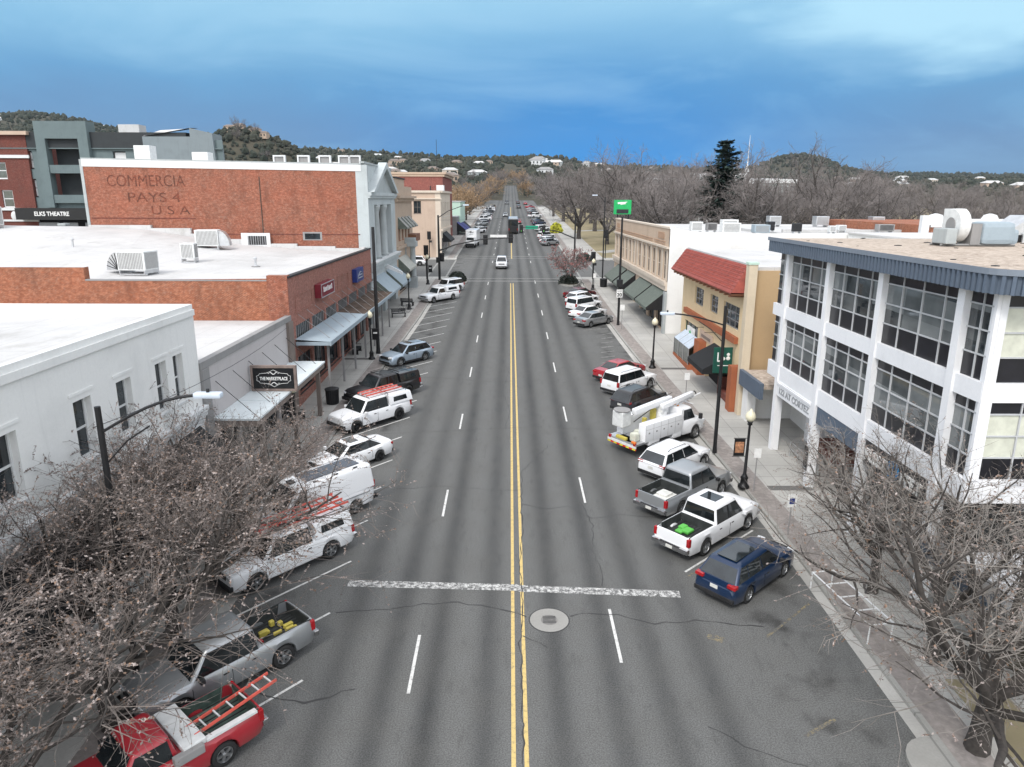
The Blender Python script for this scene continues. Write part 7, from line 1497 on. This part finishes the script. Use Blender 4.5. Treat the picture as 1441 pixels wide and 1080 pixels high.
def signals():
    t = thing('signal_mast', 'dark traffic signal mast with two signals and a white sign over the crossing', 'traffic signal', (-11.0, 108.5, .13)); MB('black_metal').tube([(0, 0, 0), (0, 0, 9.6)], [.2, .13], 10).build('pole', t); MB('black_metal').tube([(0, 0, 4.4), (2.5, 0, 5.3), (6.5, 0, 6.1), (11.2, 0, 6.35)], [.13, .11, .09, .07], 8).build('mast_arm', t); MB('black_metal').tube([(0, 0, 9.2), (1.5, 0, 10.2), (3.8, 0, 11.0)], [.07, .06, .05], 7).build('lamp_arm', t); MB('lamp_head').cbox(3.7, 4.6, -.15, .15, 10.95, 11.15, .06).build('luminaire', t)
    signal_head(t, 7.0, .1, 6.0); signal_head(t, 10.8, .1, 6.25); MB('letter_white').box(7.7, 10.2, -.05, .05, 6.4, 6.75).build('name_plate', t); signal_head(t, .45, 0, 3.4, .9); MB('black_metal').cbox(-.45, .1, -.25, .25, 2.6, 3.4, .05).build('control_box', t)
    t = thing('signal_mast', 'dark traffic signal mast with a green street plate reaching in from the park corner', 'traffic signal', (11.9, 136.2, .13)); MB('black_metal').tube([(0, 0, 0), (0, 0, 9.2)], [.19, .12], 10).build('pole', t); MB('black_metal').tube([(0, 0, 3.8), (-3, 0, 5.0), (-6.5, 0, 5.7), (-10.4, 0, 5.85)], [.12, .1, .08, .06], 8).build('mast_arm', t)
    signal_head(t, -5.9, 0, 5.5); signal_head(t, -10.1, 0, 5.5); MB('street_green').box(-9.3, -7.0, -.05, .05, 5.5, 6.1).build('name_plate', t)
    for q in ((-5.9, 5.15), (-10.1, 5.15)):
        m = MB('lime'); m.ball((q[0], -.2, q[1]), .11, 8); m.build('green_lamp', t)
    for x, y, h, lab in ((12.4, 109.6, 3.4, 'short black signal post at the near right corner of the crossing'), (17.8, 136.8, 4.6, 'short black signal post at the far right corner of the crossing'), (-13.0, 108.9, 4.4, 'short black signal post beside the stone columns'), (-15.6, 137.0, 4.2, 'short black signal post before the peach building'), (20.2, 136.6, 5.0, 'black signal post further along the park corner')):
        t = thing('signal_post', lab, 'traffic signal', (x, y, .13)); MB('black_metal').tube([(0, 0, 0), (0, 0, h)], .09, 8).build('post', t); signal_head(t, 0, 0, h, 1.05); MB('dark_trim').cbox(.1, .5, -.15, .15, h-1.3, h-.9, .03).build('pedestrian_signal', t)
signals()
def sign_post(x, y, h, lab, w=.34, hh=.5, mark=True):
    t = thing('sign_post', lab, 'sign', (x, y, .13)); MB('cap_grey').tube([(0, 0, 0), (0, 0, h)], .03, 6).build('post', t); MB('letter_white').box(-w/2, w/2, -.05, -.035, h-hh, h).build('plate', t)
    if mark: MB('sign_blue').box(-w*.3, w*.3, -.056, -.051, h-hh*.75, h-hh*.3).build('symbol', t)
sign_post(12.35, 29.15, 2.05, 'low white parking sign beside the dark blue suv', .4, .62); sign_post(12.35, 33.9, 2.35, 'white parking sign next to the picture banner lamp post', .36, .5, False); sign_post(12.0, 47.6, 2.5, 'white parking sign by the terracotta shop front', .36, .5, False); sign_post(11.4, 73.4, 2.6, 'white parking sign beside the silver sedan', .45, .6, False); sign_post(11.2, 97.0, 2.6, 'white parking sign near the dark bin at the far row', .4, .6, False)
def bin_(x, y, lab, r=.36, h=1.0, m='black_metal'):
    t = thing('trash_can', lab, 'trash can', (x, y, .13)); q = MB(m); q.lathe((0, 0, 0), [(r*.85, 0), (r*.92, .05), (r, h*.85)], 18); q.mat('dark_trim')
    for k in range(18): a = 2*pi*k/18; q.bar((r*.93*cos(a), r*.93*sin(a), .05), (r*1.02*cos(a), r*1.02*sin(a), h*.85), .018)
    q.build('body', t); MB('dark_trim').lathe((0, 0, h*.85), [(r*1.12, 0), (r*1.12, .06), (r*.7, .12), (r*.4, .13)], 18).build('lid', t)
bin_(-12.9, 48.2, 'black round trash can on the pavement by the white capped pickup', .45, 1.25); bin_(17.0, 66.0, 'black trash can in the gap beside the yellow building', .4, 1.1); bin_(13.1, 102, 'dark bin on the pavement near the far planter', .5, 1.3)
def bench(x, y, rz, lab):
    t = thing('bench', lab, 'bench', (x, y, .13), rz); s = MB('dark_trim'); 
    for k in range(4): s.box(-.8, .8, -.25+.13*k, -.15+.13*k, .42, .46)
    s.build('seat', t); s = MB('dark_trim')
    for k in range(3): s.box(-.8, .8, .27, .31, .55+.14*k, .65+.14*k)
    s.build('backrest', t)
    for q in (-.72, .72): MB('black_metal').box(q-.03, q+.03, -.25, .3, 0, .42).box(q-.03, q+.03, .26, .31, .42, .95).bar((q, -.22, .65), (q, .28, .65), .025).build('leg', t)
bench(-14.2, 44.2, pi/2, 'dark metal bench under the end of the flat white canopy'); bench(-14.2, 63, pi/2, 'dark bench beneath the rusty metal canopy'); bench(-12.9, 79.6, .3, 'dark bench near the lamp post by the columned building'); bench(-12.9, 86.8, 2.9, 'second dark bench past the lamp post by the columned building')
def bicycle(x, y, rz, lab):
    t = thing('bicycle', lab, 'bicycle', (x, y, .13), rz)
    for q in (-.5, .5): m = MB('tyre'); m.tube([(q+.33*cos(2*pi*k/16), 0, .34+.33*sin(2*pi*k/16)) for k in range(17)], .02, 5, False); m.build('wheel', t)
    MB('black_metal').bar((-.5, 0, .34), (-.05, 0, .34), .02).bar((-.05, 0, .34), (-.2, 0, .85), .02).bar((-.2, 0, .8), (.35, 0, .8), .02).bar((-.05, 0, .34), (.35, 0, .8), .02).bar((.5, 0, .34), (.33, 0, .95), .02).build('frame', t); MB('dark_trim').box(-.32, -.08, -.06, .06, .85, .9).build('saddle', t); MB('dark_trim').bar((.33, -.25, .97), (.33, .25, .97), .02).build('handlebar', t)
bicycle(-12.6, 82.0, .7, 'dark bicycle leaning by the lamp post near the columned building'); bicycle(9.5, 101.6, .4, 'bicycle by the planter with the red budded tree')
def rail():
    t = thing('bike_rack', 'white metal rack with rungs standing at the kerb by the bare tree', 'rack', (12.35, 23.3, .13), radians(100)); m = MB('trim_white')
    for y in (-.45, .45): m.bar((-1.9, y, .75), (1.6, y, .75), .03, 6)
    for k in range(5): m.bar((-1.9+.87*k, -.45, .75), (-1.9+.87*k, .45, .75), .028, 6)
    m.build('top_frame', t)
    for x in (-1.9, 1.6):
        for y in (-.45, .45): MB('trim_white').bar((x, y, 0), (x, y, .75), .028, 6).build('leg', t)
rail()
def wires():
    for lab, a, b, sag in (('thin cable strung between the lamp arm pole and the market front', (-12.3, 19.3, 8.9), (-14.9, 46.5, 6.2), .5), ('thin cable spanning the street at the crossing', (-11, 108.5, 9.0), (11.9, 136.2, 8.9), .4)):
        a, b = V(a), V(b); t = thing('overhead_cable', lab, 'cable', (0, 0, 0)); MB('black_metal').tube([a.lerp(b, k/10)-UP*sag*4*(k/10)*(1-k/10) for k in range(11)], .012, 4).build('wire', t)
wires()
def roof_bits():
    for x, y, z, lab, h in ((-21.5, 27.5, 9.30, 'short round vent pipe near the street edge of the white stucco roof', .6), (-33.5, 22.0, 9.30, 'round vent pipe in the middle of the white stucco roof', .8), (-22.5, 42.5, 6.66, 'round vent pipe on the low market roof', .5), (-21.0, 58.0, 9.18, 'thin vent pipe near the signs on the brick store roof', .6), (-38.0, 62.0, 10.35, 'round vent pipe behind the small pale cooler on the brick store roof', .7), (-44.0, 55.0, 10.15, 'round vent pipe far left on the brick store roof', .7)):
        t = thing('vent_pipe', lab, 'vent', (x, y, z)); m = MB('alu'); m.lathe((0, 0, 0), [(.22, -.1), (.22, .08), (.09, .12), (.09, h), (.17, h+.01), (.17, h+.08), (.02, h+.2)], 12); m.build('pipe', t, 40); MB('cap_grey').lathe((0, 0, 0), [(.34, -.05), (.34, .03), (.22, .05)], 12).build('flashing', t)
    t = thing('roof_hatch', 'low grey roof hatch box on the white stucco roof', 'roof hatch', (-26.5, 24.0, 9.28)); MB('cap_grey').cbox(-.6, .6, -.5, .5, 0, .4, .04).build('curb', t); MB('alu').cbox(-.68, .68, -.58, .58, .4, .5, .03).build('lid', t)
tilted(roof_bits, 40)
def coolers():
    def cool(lab, x, y, rz, w, d, h, fan=True, z=8.8):
        t = thing('roof_cooler', lab, 'rooftop unit', (x, y, z), rz, 'coolers on the white brick store roof'); c = MB('white_plastic').cbox(-w/2, w/2, -d/2, d/2, .35, .35+h, .04); c.build('casing', t); s = MB('cap_grey')
        for sgn in (-1, 1):
            n = int(w/.13)
            for k in range(n): s.box(-w/2+.1+(w-.2)*k/n, -w/2+.1+(w-.2)*(k+.5)/n, sgn*d/2-.015, sgn*d/2+.015, .45, .25+h)
        n = int(d/.13)
        for k in range(n): s.box(w/2-.015, w/2+.015, -d/2+.1+(d-.2)*k/n, -d/2+.1+(d-.2)*(k+.5)/n, .45, .25+h)
        s.build('louvre_grille', t); p = MB('alu')
        for a in (-.8, .8): p.box(-w/2, w/2, a*d/2-.05, a*d/2+.05, 0, .12)
        for a in (-.9, .9): p.box(a*w/2-.04, a*w/2+.04, -d/2, d/2, .12, .35)
        p.build('stand', t)
        if fan:
            f = MB('alu'); f.extr([(-w/2-.02, -d*.4, .35)]+[(-w/2-.02-(.95)*sin(q*pi/2/6), -d*.4, .35+h*.95*cos(q*pi/2/6)) for q in range(7)], (0, d*.8, 0)); f.mat('dark_trim')
            for q in range(1, 6): f.bar((-w/2-.05, -d*.4-.01, .37), (-w/2-.95*sin(q*pi/2/6), -d*.4-.01, .35+h*.92*cos(q*pi/2/6)), .03)
            f.build('duct_hood', t)
    cool('big slatted cooler with a rounded hood nearest the camera on the brick store roof', -27.2, 51.6, -.12, 2.1, 1.7, 1.35, z=8.4); cool('slatted cooler with rounded hood near the theatre on the brick store roof', -53, 72.5, -.1, 3.0, 2.0, 1.8, z=10.75); cool('slatted cooler with hood on its far side before the brick wall', -29.4, 69.5, pi+.2, 2.1, 1.7, 1.5, z=9.0); cool('small pale slatted cooler without a hood on the brick store roof', -26.8, 59.2, .1, 1.1, 1.0, 1.25, False, z=8.6); cool('grey cooler cut by the picture edge on the brick store roof', -55.5, 69, .2, 2.6, 2.0, 1.4, False, z=10.6)
tilted(coolers, 61)
# ---------------------------------------------------------------- air
def haze():
    m = bpy.data.materials.new('air'); m.use_nodes = True; t = m.node_tree; t.nodes.clear(); o = t.nodes.new('ShaderNodeOutputMaterial'); v = t.nodes.new('ShaderNodeVolumePrincipled')
    v.inputs['Color'].default_value = (.62, .74, .86, 1); v.inputs['Density'].default_value = .00004; v.inputs['Anisotropy'].default_value = .2; t.links.new(v.outputs[0], o.inputs['Volume']); M['air'] = m
    b = MB('air').box(-2600, 2600, -60, 3600, -4, 190); o = b.build('haze', None, kind='stuff'); tag(o, 'faint blue air softening the hills behind the town', 'haze', kind='stuff')
haze()
